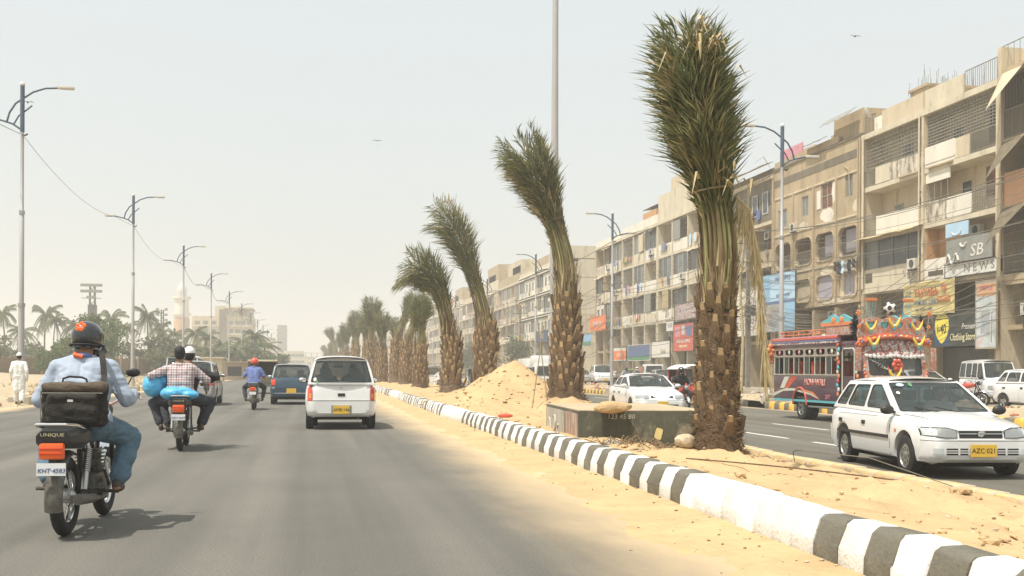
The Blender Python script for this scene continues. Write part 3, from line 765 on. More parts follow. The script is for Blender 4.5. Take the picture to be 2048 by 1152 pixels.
# 4th floor: lattice screens, parapet panels
B.jali(.12, .25, h - .15, 13.5, 15.28, 'grille', .17, .26); B.jali(.12, h + .15, W_ - .2, 13.5, 15.28, 'grille', .22, .34)
for a0, a1, m, r in ((.2, 2.5, None, 0), (2.5, 3.7, 'wall_cream', 0), (3.7, h - .12, 'wall_white', .12)): 
    if m: B.panel(.0, a0, a1, 12.42, 13.45, m, .1, r=r)
B.rail(.02, .2, 2.45, 12.42, 13.45, 'grille', .12)
B.panel(-.03, 3.75, h - .15, 12.6, 13.5, 'wall_white', .05, 'parapet_panel', .1); B.panel(0, h + .12, 8.6, 12.42, 13.4, 'wall_peel'); B.panel(0, 8.6, 10.3, 12.42, 13.4, 'wall_peel'); B.panel(-.02, 10.3, 11.9, 12.42, 13.42, 'wall_pale'); B.rail(.02, 11.9, W_ - .2, 12.42, 13.4, 'grille', .12)
for a0, a1 in ((3.9, 6.2), (7.0, 9.2)): B.panel(-.14, a0, a1, 12.30, 12.38, 'wall_tan', .12, 'ledge')
B.win(1.18, .9, 2.6, 13.0, 14.9, 'window_dark', 1, 1, 'window_frame', bars='grille'); B.win(1.18, 10.0, 10.9, 12.9, 14.6, 'window_grey', 0, 0)
B.win(1.18, 5.0, 5.9, 13.2, 14.4, 'window_grey', 0, 0)
# 3rd floor
B.panel(0, 2.3, 4.5, 9.42, 10.5, 'wall_white', .1, r=.12); B.panel(0, 4.5, h - .12, 9.42, 10.5, 'wall_peel', .1); B.rail(.02, .2, 2.3, 9.42, 10.6, 'grille', .14, cross=4)
B.panel(0, h + .12, 9.3, 9.42, 10.5, 'wall_white'); B.panel(-.02, 9.3, 11.8, 9.42, 10.52, 'wall_white', .1, r=.06); B.rail(.02, 11.8, W_ - .2, 9.42, 10.5, 'grille', .12)
B.win(1.18, .9, 2.9, 10.3, 11.9, 'window_brown', 1, 0, 'window_frame'); B.win(1.18, 4.2, 4.9, 9.5, 11.4, 'window_dark', 0, 0, 'grille_dark')
B.win(1.18, h + .5, h + 2.5, 9.9, 11.3, 'window_dark', 1, 0, 'window_frame'); B.win(1.18, h + 4.2, h + 5.1, 9.6, 11.2, 'window_grey', 0, 0); B.ac(h + .7, 11.45, 1.0, .95)
b = MB(); [b.tube([(.1, h - .3 - k * .62, 10.5), (.1, h - .3 - k * .62, 12.1)], .025, 6) for k in range(4)]; B.p(b, 'balcony_post', 'grille')
b = MB(); b.box(.05, .1, 4.3, h - .12, 11.55, 12.12); B.p(b, 'balcony_screen', 'wall_white')
# 2nd floor
b = MB(); b.box(.9, 1.2, .2, h - .1, 6.4, 9.3); B.p(b, 'painted_wall', 'wall_tan'); 
b = MB(); b.box(.85, .88, 4.3, h - .12, 6.4, 9.3); B.p(b, 'painted_wall', 'wall_orange'); b = MB(); b.box(.1, .9, h - .2, h - .14, 6.4, 9.2); B.p(b, 'painted_wall', 'wall_orange')
B.win(.84, 3.3, 3.9, 6.7, 8.4, 'window_dark', 0); B.ac(2.4, 8.3, .8)
B.panel(0, .2, 2.0, 6.32, 7.3, 'wall_pale'); B.panel(0, 2.0, 4.4, 6.32, 7.35, 'wall_pale'); B.panel(0, 4.4, h - .12, 6.32, 7.4, 'wall_white')
for a0, a1 in ((2.6, 4.0), (4.8, 6.2)): B.panel(-.02, a0, a1, 6.5, 6.75, 'wall_dark', .03, 'vent_slot')
g0, g1 = h + .15, W_ - .15
b = MB(); b.box(.1, .14, g0, g1, 7.45, 9.15); B.p(b, 'mesh_screen', 'window_dark')
for k in range(4): B.win(.04, lerp(g0, g1, k / 4), lerp(g0, g1, (k + 1) / 4) - .03, 7.42, 9.15, 'window_grey' if k == 3 else 'window_dark', 0, 0, 'grille')
B.panel(0, g0, g1, 6.32, 7.42, 'wall_pale'); B.stain(0, g0 + .4, g0 + 2.2, 6.5, 7.3); B.panel(-.02, W_ - 1.2, W_ - .4, 6.65, 7.2, 'wall_dark', .03, 'vent_slot'); B.ac(h + .35, 7.0, -.02, .8)
B.awning(h - .1, W_ + .2, 9.42, .8, .28, 'straw')
B.stain(0, 5.0, 6.2, 9.5, 10.3); B.stain(1.25, 7.5, 9.5, 9.8, 11.6, 'wall_pale')
# ---- roof of B: stair house with bare reinforcement bars
b = MB(); b.box(3.0, 8, 11.4, W_ - .2, 15.4, 18.3); b.box(2.9, 8.1, 11.3, W_ - .1, 18.3, 18.45); B.p(b, 'roof_room', 'wall_tan')

# ---- beige building with round-cornered openings
A = Bld('sand-coloured building with round-cornered window openings and peeling plaster', 61.9, 74.6, 4, 'wall_tan', seed=2, side='wall_tan', ground=5.6)
WA = A.W; bw = A.bw
holes = []; wl_ = []
for k in range(4):
    a0 = k * bw + .55; a1 = (k + 1) * bw - .45
    holes.append((rrect(a0 - .2, a1 + .15, 8.55, 10.35, .5, 6), 'arch', k)); holes.append((rrect(a0 - .1, a1 + .05, 6.0, 7.55, .45, 6), 'low', k))
up = [(k * bw + q0, k * bw + q1, z0, z1) for k, q0, q1, z0, z1 in ((0, 1.1, 2.1, 12.2, 13.7), (1, .6, 2.2, 11.9, 13.6), (2, .9, 1.9, 11.8, 13.2), (3, 1.1, 2.5, 11.5, 12.8))]
b = MB(); b.plate([(0, 5.6), (WA, 5.6), (WA, 15.7), (0, 15.7)], [h_[0] for h_ in holes] + [rrect(*u_, .02, 1) for u_ in up], yz(0), .22); A.p(b, 'front_wall', 'wall_tan')
for hp, kind, k in holes:
    a0 = min(p[0] for p in hp); a1 = max(p[0] for p in hp); z0 = min(p[1] for p in hp); z1 = max(p[1] for p in hp)
    b = MB(); ho = inset(hp, -.06); b.plate(ho, [hp], yz(-.06), .06); A.p(b, 'window_surround', 'wall_tan')
    if kind == 'arch':
        A.rail(.1, a0 + .02, a1 - .02, z0, z0 + .9, 'grille', .16, 'window_grille'); A.win(1.19, a0 + .3, a1 - .2, 8.7, 10.2, 'window_dark', 1, 0)
        if k in (0, 1): b = MB(); b.plate([(a0 + .3, z0 + .3), (a1 - .4 - .3 * k, z0 + .3), (a1 - .4 - .3 * k, z1 - .1), (a0 + .3, z1 - .1)], [], yz(.3), .02); A.p(b, 'curtain', 'curtain')
    else:
        if k == 0: A.win(.1, a0 + .5, a1 - .5, z0 + .1, z1 - .1, 'curtain', 1); b = MB(); b.plate(hp, [rrect(a0 + .5, a1 - .5, z0 + .1, z1 - .1, .02, 1)], yz(.06), .05); A.p(b, 'infill', 'wall_cream')
        elif k == 1: b = MB(); b.plate(inset(hp, .02), [], yz(.12), .02); A.p(b, 'curtain', 'curtain')
        else: b = MB(); b.plate(inset(hp, .02), [], yz(.14), .04); A.p(b, 'infill', 'wall_cream' if k == 2 else 'window_grey')
for k, u_ in enumerate(up): A.win(.05, *u_, ('window_grey', 'window_brown', 'window_grey', 'window_grey')[k], 1, 1 if k == 1 else 0, 'window_frame' if k != 0 else 'wall_tan')
for k in range(5): A.column(min(WA - .1, max(.1, k * bw)), 5.6, 13.6 if k else 15.6, 'wall_tan', .16, -.1, 'pilaster')
for z in (8.1, 10.9, 13.6): 
    for k in range(4): A.panel(-.06, k * bw + .12, (k + 1) * bw - .12, z, z + .12, 'wall_cream', .06, 'ledge')
A.panel(-.02, .1, WA, 14.5, 15.0, 'wall_grey', .03, 'plaster_band'); A.panel(-.08, 0, WA, 15.7, 15.85, 'wall_grey', .35, 'coping'); A.panel(0, 3, WA, 15.85, 16.3, 'wall_tan', .15)
A.stain(0, bw + .2, bw + 2.4, 10.9, 12.0, 'wall_white'); A.stain(0, bw + .1, bw + .7, 11.9, 13.6, 'wall_white'); A.stain(0, .3, 1.1, 11, 12, 'wall_pale'); A.stain(0, .5, 2.6, 7.5, 8.0, 'wall_white'); A.stain(0, 3.6, 5.8, 7.5, 8.1, 'wall_pale'); A.stain(0, 7, 9, 10.9, 11.5, 'wall_pale'); A.stain(-.01, .2, 5.8, 5.65, 6.0, 'wall_pale')
b = MB(); b.box(-.04, -.01, bw + 2.2, bw + 2.75, 12.0, 13.2); A.p(b, 'shutter', 'wall_white')
A.ac(2 * bw + 2.5, 10.95, .0, .7)
b = MB(); b.tube([(-.08, 1.3, 12.2), (-.08, 1.5, 13.9), (-.08, 2.2, 14.3)], .03, 6); b.tube([(-.1, .3, 7), (-.1, .3, 15.5)], .05, 8); A.p(b, 'drain_pipe', 'wall_tan')
b = MB(); b.box(.3, 5, .4, 4.2, 15.7, 17.5); b.box(2, 7, 5.5, 8.0, 15.7, 17.4); A.p(b, 'roof_room', 'wall_tan')
b = MB(); b.box(.4, 3, 4.4, 7.6, 15.8, 16.5); A.p(b, 'brick_wall', 'wall_cream')
A.awning(.6, 4.6, 17.6, .6, .5, 'ban_grey'); A.awning(4.4, 7.4, 16.6, .5, .25, 'tarp')
b = MB(); b.box(.3, .36, 8.8, WA - .2, 16.2, 17.1); A.p(b, 'tarpaulin', 'bus_pink')
b = MB(); b.box(1, 5, 8.5, WA - .5, 15.7, 16.9); A.p(b, 'roof_room', 'wall_pale')
# clothes on the line
lau = thing('laundry', 'dark and pale clothes hanging below the third-floor opening of the beige building', 'laundry', (FX - .35, 62.4, 8.2))
for k, (a, w, hh, m) in enumerate(((.1, .5, .9, 'cloth_black'), (.65, .35, .7, 'cloth_grey'), (1.05, .3, .8, 'ban_sky'), (1.4, .5, .85, 'trousers_dark'), (1.95, .4, .6, 'cloth_black'), (-.4, .4, .55, 'trousers_dark'))):
    b = MB(); rows = [[(.04 * math.sin(j * 1.9 + k), a + w * i / 4, -hh * j / 5 + .02 * i) for i in range(5)] for j in range(6)]; b.grid(rows); b.build('garment', m, lau)
b = MB(); b.tube([(0, -.6, .01), (0, 2.6, .01)], .012, 5); b.tube([(0, -.6, 0), (.35, -.6, .1)], .015, 5); b.tube([(0, 2.6, 0), (.35, 2.6, .1)], .015, 5); b.build('drying_rail', 'grille', lau)
# reinforcement bars
b = MB(); rnd = random.Random(3)
for i in range(46): y = rnd.uniform(62.4, 59.6) if i % 2 else rnd.uniform(60, 61.5); x = FX + 3.2 + rnd.uniform(0, 4); b.tube([(x, y, 18.3), (x + rnd.uniform(-.1, .1), y + rnd.uniform(-.12, .12), 18.3 + rnd.uniform(.6, 1.5))], .016, 4)
b.build('reinforcement_bar', 'grille', B.t, kind='stuff').location = (-FX, -48.3, 0)
dish = thing('satellite_dish', 'white satellite dish on the corner of the roof railing', 'dish', (FX - .1, 61.2, 16.6), R(70))
b = MB(); b.lathe([(.0, 0), (.25, .03), (.42, .10), (.45, .12), (.43, .125), (.25, .05), (0, .02)], 22, TR(0, 0, .2, 60)); b.build('dish_bowl', 'letter_white', dish, 50)
b = MB(); b.tube([(0, 0, -.6), (0, 0, .2)], .03, 6); b.tube([(0, 0, .2), (0, -.35, .45)], .012, 5); b.build('mount', 'grille', dish)

# ---- dark building at the right edge
D = Bld('dark building at the right edge with cone-shaped canopies and barred balconies', 35.5, 48.15, 2, 'wall_dark', seed=3, side='wall_tan')
WD = D.W
for z in (6.0, 9.3, 12.5): D.slab(z, 0, WD, 'wall_tan', -.15, .3)
D.slab(15.9, 0, WD, 'wall_tan', -.2, .35, 'roof_slab'); D.rail(.0, 0, WD, 15.9, 17.1, 'grille', .45); D.panel(.9, 0, WD - .2, 15.9, 16.9, 'wall_cream', .15)
D.column(WD - .15, 0, 17.0, 'wall_cream', .3, -.25); D.column(WD / 2, 0, 15.9, 'wall_tan', .3, -.2)
def dark_bay(a0, a1):
    D.panel(-.1, a0, a1, 9.3, 10.9, 'wall_peach', .12); D.panel(-.1, a0, a1, 12.5, 13.9, 'wall_dark', .1)
    D.rail(-.06, a0, a1, 13.9, 15.4, 'grille_dark', .11); D.rail(-.12, a0, a1, 12.5, 13.9, 'grille', .6)
    D.rail(-.06, a0, a1, 6.1, 8.9, 'grille', .13, cross=5); D.win(1.18, a0 + .8, a1 - .8, 10.2, 11.8, 'window_grey'); D.win(1.18, a0 + .6, a1 - .6, 6.8, 8.4, 'window_brown')
    D.panel(-.12, a0, a1, 5.5, 6.0, 'wall_tan', .15)
    for z, m in ((15.7, 'wall_cream'), (12.4, 'tarp'), (9.2, 'tarp')):
        rows = [[(-.2 - .9 * q, lerp(a0, a1, j / 8), z - 1.5 * q * abs(j - 4) / 4 - .3 * q) for j in range(9)] for q in (0, .5, 1)]
        b = MB(); b.grid(rows); b.grid([[(p[0] - .02, p[1], p[2] - .03) for p in r] for r in rows], flip=True); D.p(b, 'cone_canopy', m)
dark_bay(WD / 2 + .2, WD - .35); dark_bay(.2, WD / 2 - .2)
D.ac(WD - 2.4, 4.0, .2, .8); 

# ---- generic builder for the rest of the row
def clutter(G, a0, a1, z, zt, r):
    k = r.random()
    if k < .42:
        for j in range(r.randint(2, 4)):
            q = lerp(a0, a1, r.uniform(.1, .8)); w = r.uniform(.3, .6); hh = r.uniform(.5, 1.0); ph = r.random() * 6
            b = MB(); b.grid([[(-.14 + .04 * math.sin(i * 2 + ph), q + w * i / 4, z + 1.05 - hh * jj / 4) for i in range(5)] for jj in range(5)]); G.p(b, 'hanging_cloth', r.choice(('cloth_grey', 'shirt_violet', 'bus_pink', 'ban_sky', 'cloth_white', 'wall_orange', 'ban_green')))
    elif k < .62: b = MB(); q = lerp(a0, a1, r.random() * .5); b.box(-.1, -.06, q, q + (a1 - a0) * .45, z + 1.05, zt - .3); G.p(b, 'sun_blind', r.choice(('tarp', 'wall_cream', 'ban_grey', 'straw')))
    elif k < .75: b = MB(); q = lerp(a0, a1, r.random()); b.tube([(-.1, q, z), (-.1, q, zt)], .05, 6); G.p(b, 'drain_pipe', 'wall_grey')
    if r.random() < .5: q = r.uniform(.0, .5); G.stain(0 if r.random() < .8 else -.01, lerp(a0, a1, q), lerp(a0, a1, q + r.uniform(.2, .45)), z + .1, z + .95, r.choice(('wall_peel', 'wall_grey', 'wall_tan', 'wall_pale')))
def bay_kind(G, kind, a0, a1, z, zt, pm, r):
    clutter(G, a0, a1, z, zt, r)
    if kind == 'bal':
        G.panel(0, a0, a1, z + .02, z + 1.0, pm, .1)
        if r.random() < .5: G.panel(-.015, lerp(a0, a1, .1), lerp(a0, a1, .9), z + .15, z + .85, r.choice(('wall_peel', 'wall_white', 'wall_pale')), .014, 'parapet_panel')
        n = r.choice((1, 2))
        for j in range(n): c0 = lerp(a0, a1, (j + .12) / n); c1 = lerp(a0, a1, (j + .85) / n); G.win(1.19, c0, c1, z + .5, z + 2.2, r.choice(('window_dark', 'window_grey', 'window_brown')), 1)
        if r.random() < .55: G.ac(lerp(a0, a1, r.uniform(.2, .6)), z + 2.0)
    elif kind == 'grille':
        G.panel(0, a0, a1, z + .02, z + .9, pm, .1); G.rail(.04, a0, a1, z + .9, zt - .25, 'grille', .17, 'grille_screen', cross=3); G.win(1.19, a0 + .3, a1 - .3, z + .9, z + 2.2, 'window_dark', 1)
    elif kind == 'glazed':
        G.panel(0, a0, a1, z + .02, z + .95, pm, .12); n = 3
        for j in range(n): G.win(.03, lerp(a0, a1, j / n) + .01, lerp(a0, a1, (j + 1) / n) - .01, z + .96, zt - .3, r.choice(('window_dark', 'window_grey', 'window_dark')), 0)
        if r.random() < .5: G.ac(lerp(a0, a1, r.uniform(.1, .5)), z + .35, -.0)
        if r.random() < .4: G.awning(a0, a1, zt - .2, .6, .3, r.choice(('tarp', 'wall_cream', 'ban_grey')))
    elif kind == 'flat':
        n = 2; u_ = [(lerp(a0, a1, (j + .2) / n), lerp(a0, a1, (j + .78) / n), z + 1.0, z + 2.3) for j in range(n)]
        b = MB(); b.plate([(a0 - .1, z), (a1 + .1, z), (a1 + .1, zt), (a0 - .1, zt)], [rrect(*q, .01, 1) for q in u_], yz(.02), .15); G.p(b, 'front_wall', pm)
        for q in u_: G.win(.06, *q, r.choice(('window_dark', 'window_grey')), 1)
        if r.random() < .4: G.ac(u_[0][0], z + .45, .0)
def row_building(label, y0, y1, bays, wall, par, kinds, top=16.6, levels=(6.1, 9.2, 12.3), slabm='wall_pale', seed=0, roof=('room',), fx=FX, cols=True, side='wall_tan', group=None, colm=None):
    G = Bld(label, y0, y1, bays, wall, seed=seed, fx=fx, side=side, group=group, ground=levels[0]); r = random.Random(seed + 50); WG = G.W
    lv = list(levels) + [15.4]
    for i, z in enumerate(lv[:-1]):
        G.slab(z, 0, WG, slabm, -.02, .25)
        for k in range(bays):
            kd = kinds[(i * bays + k) % len(kinds)]
            bay_kind(G, kd, k * G.bw + .14, (k + 1) * G.bw - .14, z, lv[i + 1], r.choice(par), r)
    G.slab(15.6, 0, WG, slabm, -.12, .3, 'roof_slab')
    for k in range(bays + 1): G.column(min(WG - .1, max(.1, k * G.bw)), levels[0], 15.4, colm or side, .22, -.06)
    G.panel(0, 0, WG, 15.6, top - .15, r.choice(par), .15)
    if 'room' in roof: b = MB(); q = r.uniform(.1, .5) * WG; b.box(.6, 5, q, q + WG * .35, 15.5, top + 1.3); G.p(b, 'roof_room', r.choice(('wall_tan', 'wall_cream', 'wall_orange')))
    if 'tank' in roof: b = MB(); b.lathe([(0, 0), (.7, 0), (.7, 1.2), (.3, 1.5), (0, 1.5)], 16, TR(2, WG * .7, 15.6)); G.p(b, 'water_tank', 'ban_mid', 50)
    if 'shed' in roof: G.awning(WG * .1, WG * .5, top + 1.0, -2.5, -.3, 'ban_grey', .3); b = MB(); b.box(.3, 3, WG * .12, WG * .48, 15.5, top + .6); G.p(b, 'roof_room', 'wall_orange')
    return G
G4 = row_building('dark grey building with flat front and white-framed windows behind the nearest palm', 74.75, 88.5, 3, 'wall_grey', ('wall_grey', 'wall_tan'), ('bal', 'glazed', 'glazed', 'bal', 'flat', 'flat', 'flat', 'flat', 'flat'), top=16.2, seed=11, slabm='wall_cream', roof=())
G4.awning(0, G4.W, 16.5, 1.0, .35, 'wall_cream'); 
for c0 in (1.0, 2.9): G4.win(-.03, c0, c0 + .95, 12.9, 14.5, 'window_dark', 0, 0, 'letter_white')
G5 = row_building('pale building with deep balconies left of the nearest palm', 88.65, 101.5, 3, 'wall_cream', ('wall_pale', 'wall_white', 'wall_cream'), ('bal', 'glazed', 'bal', 'glazed', 'glazed', 'glazed', 'bal', 'bal', 'bal'), top=18.2, seed=12, roof=('room', 'shed'), side='wall_pale')
G6 = row_building('narrow pale building with brown awning and orange roof room', 101.65, 113.6, 3, 'wall_cream', ('wall_pale', 'wall_white', 'wall_tan'), ('bal', 'glazed', 'bal', 'bal', 'glazed', 'grille', 'glazed', 'glazed', 'grille'), top=16.6, seed=13, roof=('shed',), side='wall_pale')
G7 = row_building('pale corner building with horizontal bands beside the second right lamp post', 113.75, 124.6, 3, 'wall_pale', ('wall_white', 'wall_pale'), ('bal', 'glazed', 'flat', 'glazed', 'bal', 'glazed', 'glazed', 'glazed', 'bal'), top=16.4, seed=14, roof=(), side='wall_tan')
# set back cream block beyond the side street
G8 = Bld('tall cream block with vertical blind panels standing back beyond the side street', 137.5, 149, 3, 'wall_pale', seed=15, fx=FX + 0, side='wall_pale', depth=16)
for k in range(5):
    for z in (6.2, 8.6, 11.0, 13.4):
        b = MB(); b.box(1 + k * 3, 1 + k * 3 + 2.9, -.06, .0, z, z + 2.3); G8.p(b, 'cladding_panel', 'wall_pale' if (k + int(z)) % 3 else 'wall_cream')
for z in (6.2, 8.6, 11.0, 13.4):
    b = MB(); b.box(-.4, 1.2, 0, 11.5, z - .1, z + .35); G8.p(b, 'horizontal_band', 'wall_white'); b = MB(); b.box(.6, 1.2, .2, 11.3, z + .5, z + 2.0); G8.p(b, 'window_strip', 'window_dark')
b = MB(); b.box(-.3, 15.5, -.05, 11.5, 15.8, 17.4); G8.p(b, 'roof_parapet', 'wall_pale')
labs = ['white building with paired dark horizontal bands above each floor', 'tan building with glazed balconies left of the banded white one', 'beige building with a broad roof room in the middle distance', 'sandy building with pale balconies further along the row', 'brownish building with a stair tower in the far part of the row',
        'pale building partly hidden by the leaning palms', 'cream building beyond the leaning palms', 'far beige building between two palm trunks', 'far pinkish building between thin palms', 'hazy cream building near the end of the row', 'last hazy building of the row']
yb = 149.2; pal = [('wall_white', 'wall_pale', ('wall_white', 'wall_pale')), ('wall_tan', 'wall_cream', ('wall_pale', 'wall_tan')), ('wall_cream', 'wall_tan', ('wall_cream', 'wall_pale')), ('wall_tan', 'wall_tan', ('wall_cream', 'wall_white'))]
for k, lb in enumerate(labs):
    w = (23, 20, 22, 24, 24, 26, 30, 30, 34, 40, 40)[k]; q = pal[k % 4]
    kk = (('flat', 'flat', 'glazed'), ('glazed', 'glazed', 'bal'), ('bal', 'glazed', 'flat', 'glazed'), ('bal', 'bal', 'grille', 'glazed'))[k % 4]
    G = row_building(lb, yb, yb + w - .15, 5 if k < 6 else 4, q[0], q[2], kk, top=16.6 + (k % 3) * .5, seed=30 + k, roof=('room', 'tank') if k % 2 else ('room',), side=q[1])
    if k == 0:
        for z in (8.9, 9.25, 12.0, 12.35, 15.1, 15.5): G.panel(-.12, 0, G.W, z, z + .16, 'wall_dark', .06, 'band'); G.panel(-.2, 0, G.W, z + .17, z + .3, 'wall_white', .2, 'band')
    if k >= 1: b = MB(); b.box(.6, 6, 1 + k, w * .7, 15.5, 18.1 + (k * 37 % 5) * .6); G.p(b, 'roof_room', ('wall_tan', 'wall_cream')[k % 2])
    yb += w

# ------------------------------------------------------------------ signs and hoardings
def sign(label, y0, y1, z0, z1, m, x=FX - .25, frame='grille_dark', cat='sign', tilt=0., name='sign', rag=False):
    t = thing(name, label, cat, (x, (y0 + y1) / 2, (z0 + z1) / 2)); w = abs(y1 - y0) / 2; h_ = (z1 - z0) / 2; t.rotation_euler[0] = R(tilt)
    b = MB()
    if rag: b.plate([(lerp(-w, w, i / 8), -h_ + .06 * math.sin(i * 2.2)) for i in range(9)] + [(lerp(w, -w, i / 8), h_ - .05 * math.sin(i * 1.3)) for i in range(9)], [], lambda a, c, d: (d + .03 * math.sin(a * 3), a, c), .02)
    else: b.box(-.03, .03, -w, w, -h_, h_)
    t['_w'] = w; b.build('panel', m, t)
    if frame and not rag: b = MB(); b.plate([(-w - .05, -h_ - .05), (w + .05, -h_ - .05), (w + .05, h_ + .05), (-w - .05, h_ + .05)], [[(-w, -h_), (w, -h_), (w, h_), (-w, h_)]], lambda a, c, d: (-.05 + d, a, c), .09); b.build('frame', frame, t)
    del t['_w']
    return t
def stext(t, s, size, m, dy, dz, sx=1., x=-.04, shear=0.): return text(s, size, m, FACE_W(x, -dy, dz), t, sx=sx, shear=shear, depth=.006)
def patch(t, y0, y1, z0, z1, m, x=-.037, r=0.):  # y to the right as read
    b = MB(); b.plate(rrect(-y1, -y0, z0, z1, r or .005, 3), [], lambda a, c, d: (x + d, a, c), .005); return b.build('printed_area', m, t)
t = sign('yellow cloth banner of the TAYYABA homeo clinic above the shops', 51.3, 56.3, 4.35, 6.15, 'ban_yellow', x=FX - .45, rag=True)
stext(t, 'TAYYABA', .62, 'letter_red', -.15, .30, .85, -.06); stext(t, 'HOMOEO CLINIC', .34, 'ban_mid', -.15, -.22, .85, -.06); patch(t, .95, 2.1, -.25, .05, 'bus_orange', -.05, .04); stext(t, 'DR. SALEEM', .2, 'ban_yellow', 1.5, -.1, .9, -.065)
stext(t, '0300 2457816 CLINIC', .2, 'ban_navy', -.3, -.58, .9, -.06); b = MB(); rnd = random.Random(1)
for k in range(4): b.tube([(-.065, -1.6 + .25 * math.cos(a * .7) * (1 - a / 9), .45 + .28 * math.sin(a * .7 + k) * (1 - a / 9)) for a in range(8)], .025, 4)
b.build('painted_script', 'bus_orange', t)
for k in range(4): stext(t, 'GASTRO SKIN', .13, 'ban_mid', -1.95, .45 - k * .25, .9, -.06)
t = sign('dark shop sign with yellow i-40 shield reading Premium Clothing Store', 49.4, 53.4, 2.7, 4.45, 'ban_black', x=FX - .3)
patch(t, -2.0, -.55, -.87, .87, 'ban_navy', -.036)
b = MB(); b.plate([(-y, z) for y, z in rpoly([(-1.85, .55), (-1.6, .78), (-1.25, .66), (-.9, .78), (-.65, .55), (-.60, .05), (-.80, -.45), (-1.25, -.82), (-1.70, -.45), (-1.90, .05)], .12)], [], lambda a, c, d: (-.044 + d, a, c), .006); b.build('shield', 'ban_sign', t)
stext(t, 'i-40', .70, 'ink', -1.25, -.03, .78, -.052); patch(t, -1.82, -.68, .50, .54, 'ink', -.05); stext(t, 'Premium', .42, 'letter_white', 1.15, .05, .8, -.05, .2); stext(t, 'Clothing Store', .52, 'letter_cream', .62, -.48, .72, -.05)
t = sign('tall faded grey and pink poster beside the Premium Clothing Store sign', 47.75, 49.35, 2.5, 5.75, 'ban_pale', x=FX - .5, frame='wall_tan'); patch(t, -.75, .75, .9, 1.55, 'wall_peach', -.036); stext(t, 'LIFESTYLE', .26, 'bus_pink', 0, 1.3, .9, -.05); patch(t, -.4, .3, -.9, .2, 'ban_photo', -.036)
t = sign('grey and white news channel sign with ragged letters on the balcony', 47.9, 52.6, 6.25, 6.9, 'letter_white', x=FX - .16); stext(t, 'N E W S', .55, 'ban_grey', .6, 0, 1.3)
t = sign('large dull grey channel sign above the NEWS board', 48.4, 52.3, 6.95, 8.15, 'ban_grey', x=FX - .3, frame=None); t.rotation_euler[0] = R(0); stext(t, 'SB', .85, 'ban_white', .7, -.15, 1.3, -.04, .15)
b = MB(); b.tube([(-.06, 1.9 - .1 * k, -.4 + .25 * math.sin(k * .9)) for k in range(12)], .06, 5); b.tube([(-.06, .4 + .25 * math.cos(k * .5), .35 - .2 * math.sin(k * .5)) for k in range(7)], .05, 5); b.build('painted_script', 'letter_white', t)
t = sign('small pale blue board fixed above the news channel sign', 50.4, 52.4, 8.3, 9.0, 'ban_sky', x=FX - .28, frame=None); b = MB(); b.tube([(-.05, .4 * math.cos(k * .45), -.1 - .2 * math.sin(k * .45)) for k in range(8)], .035, 5); b.build('painted_script', 'letter_white', t)
t = sign('big light blue hoarding reading HEAD OFFICE beside the lamp post', 69.1, 74.4, 4.1, 8.15, 'ban_sky', x=FX - .9)
patch(t, -2.62, 2.62, -2.0, -.1, 'ban_photo'); patch(t, 1.0, 2.62, -2.0, -.1, 'ban_blue', -.041); patch(t, -2.62, 2.62, -.1, .1, 'ban_mid', -.045); patch(t, -2.62, -1.4, -.1, 2.0, 'ban_blue', -.034, )
stext(t, 'HEAD OFFICE', .42, 'ban_mid', .7, 1.6, .95); stext(t, 'ASHIANA HOMES', .3, 'ban_mid', .7, .45, .95); stext(t, 'BUILDERS', .26, 'ban_blue', .7, .2, 1.1)
b = MB(); b.plate([(-y, z) for y, z in [(.2, .75), (.6, 1.4), (1.0, .75), (.85, .75), (.6, 1.12), (.35, .75)]], [], lambda a, c, d: (-.045 + d, a, c), .006); b.build('roof_emblem', 'bus_orange', t)
b = MB(); [b.tube([(.1, y, -2.1), (.1, y, -4.1 - 2)], .05, 6) for y in (-2.4, 2.4)]; b.build('sign_post', 'grille_dark', t)
t = sign('white hoarding frame with a large grey letter H behind the nearest palm', 75.6, 80.5, 4.0, 7.6, 'ban_white', x=FX - .4, frame='grille'); stext(t, 'H', 2.2, 'ban_grey', .7, -.1, .9); 
t = sign('red poster of an electronics shop left of the nearest palm', 90.0, 95.3, 3.1, 5.5, 'ban_red', x=FX - .5); stext(t, 'JUNAID ELECTRONICS', .42, 'letter_white', 0, -.35, .85); stext(t, 'MOBILE & SERVICE', .3, 'letter_cream', 0, -.8, .9); patch(t, -2.2, -.8, .1, 1.0, 'bus_pink'); patch(t, .8, 2.2, .1, 1.0, 'ban_mid'); patch(t, -.4, .4, .25, 1.05, 'ban_pale')
t = sign('patchwork red and white poster above the red electronics poster', 89.6, 95.2, 5.9, 7.3, 'bus_script', x=FX - .4); stext(t, 'BEAUTY', .6, 'letter_white', 0, .1, 1.)
t = sign('small white notice left of the patchwork poster', 95.5, 97.6, 5.0, 5.9, 'ban_white', x=FX - .4); stext(t, 'TO LET', .4, 'ban_mid', 0, 0)
t = sign('blue and green shop board in a white frame', 101.9, 109.3, 2.4, 3.9, 'ban_mid', x=FX - .6, frame='ban_white'); patch(t, -3.6, 3.6, -.72, -.4, 'ban_green'); 
t = sign('blank whitish shop board right of the blue and green one', 96.0, 101.4, 2.6, 4.1, 'ban_white', x=FX - .6); stext(t, 'Sheikh', .6, 'wall_tan', .8, -.2, 1, -.04, .2)
t = sign('orange and white shop board by the second right lamp post', 110.0, 115.4, 2.4, 3.8, 'ban_white', x=FX - .6); patch(t, -2.2, 2.6, -.6, .35, 'ban_orange'); stext(t, 'FOODS', .6, 'letter_white', .2, -.12)
t = sign('orange banner hung high at the corner of the side street', 118.6, 125.4, 5.9, 7.6, 'ban_orange', x=FX - .5, rag=True); stext(t, 'Family Inn', 1.0, 'letter_white', 0, 0, .95, -.08, .2)
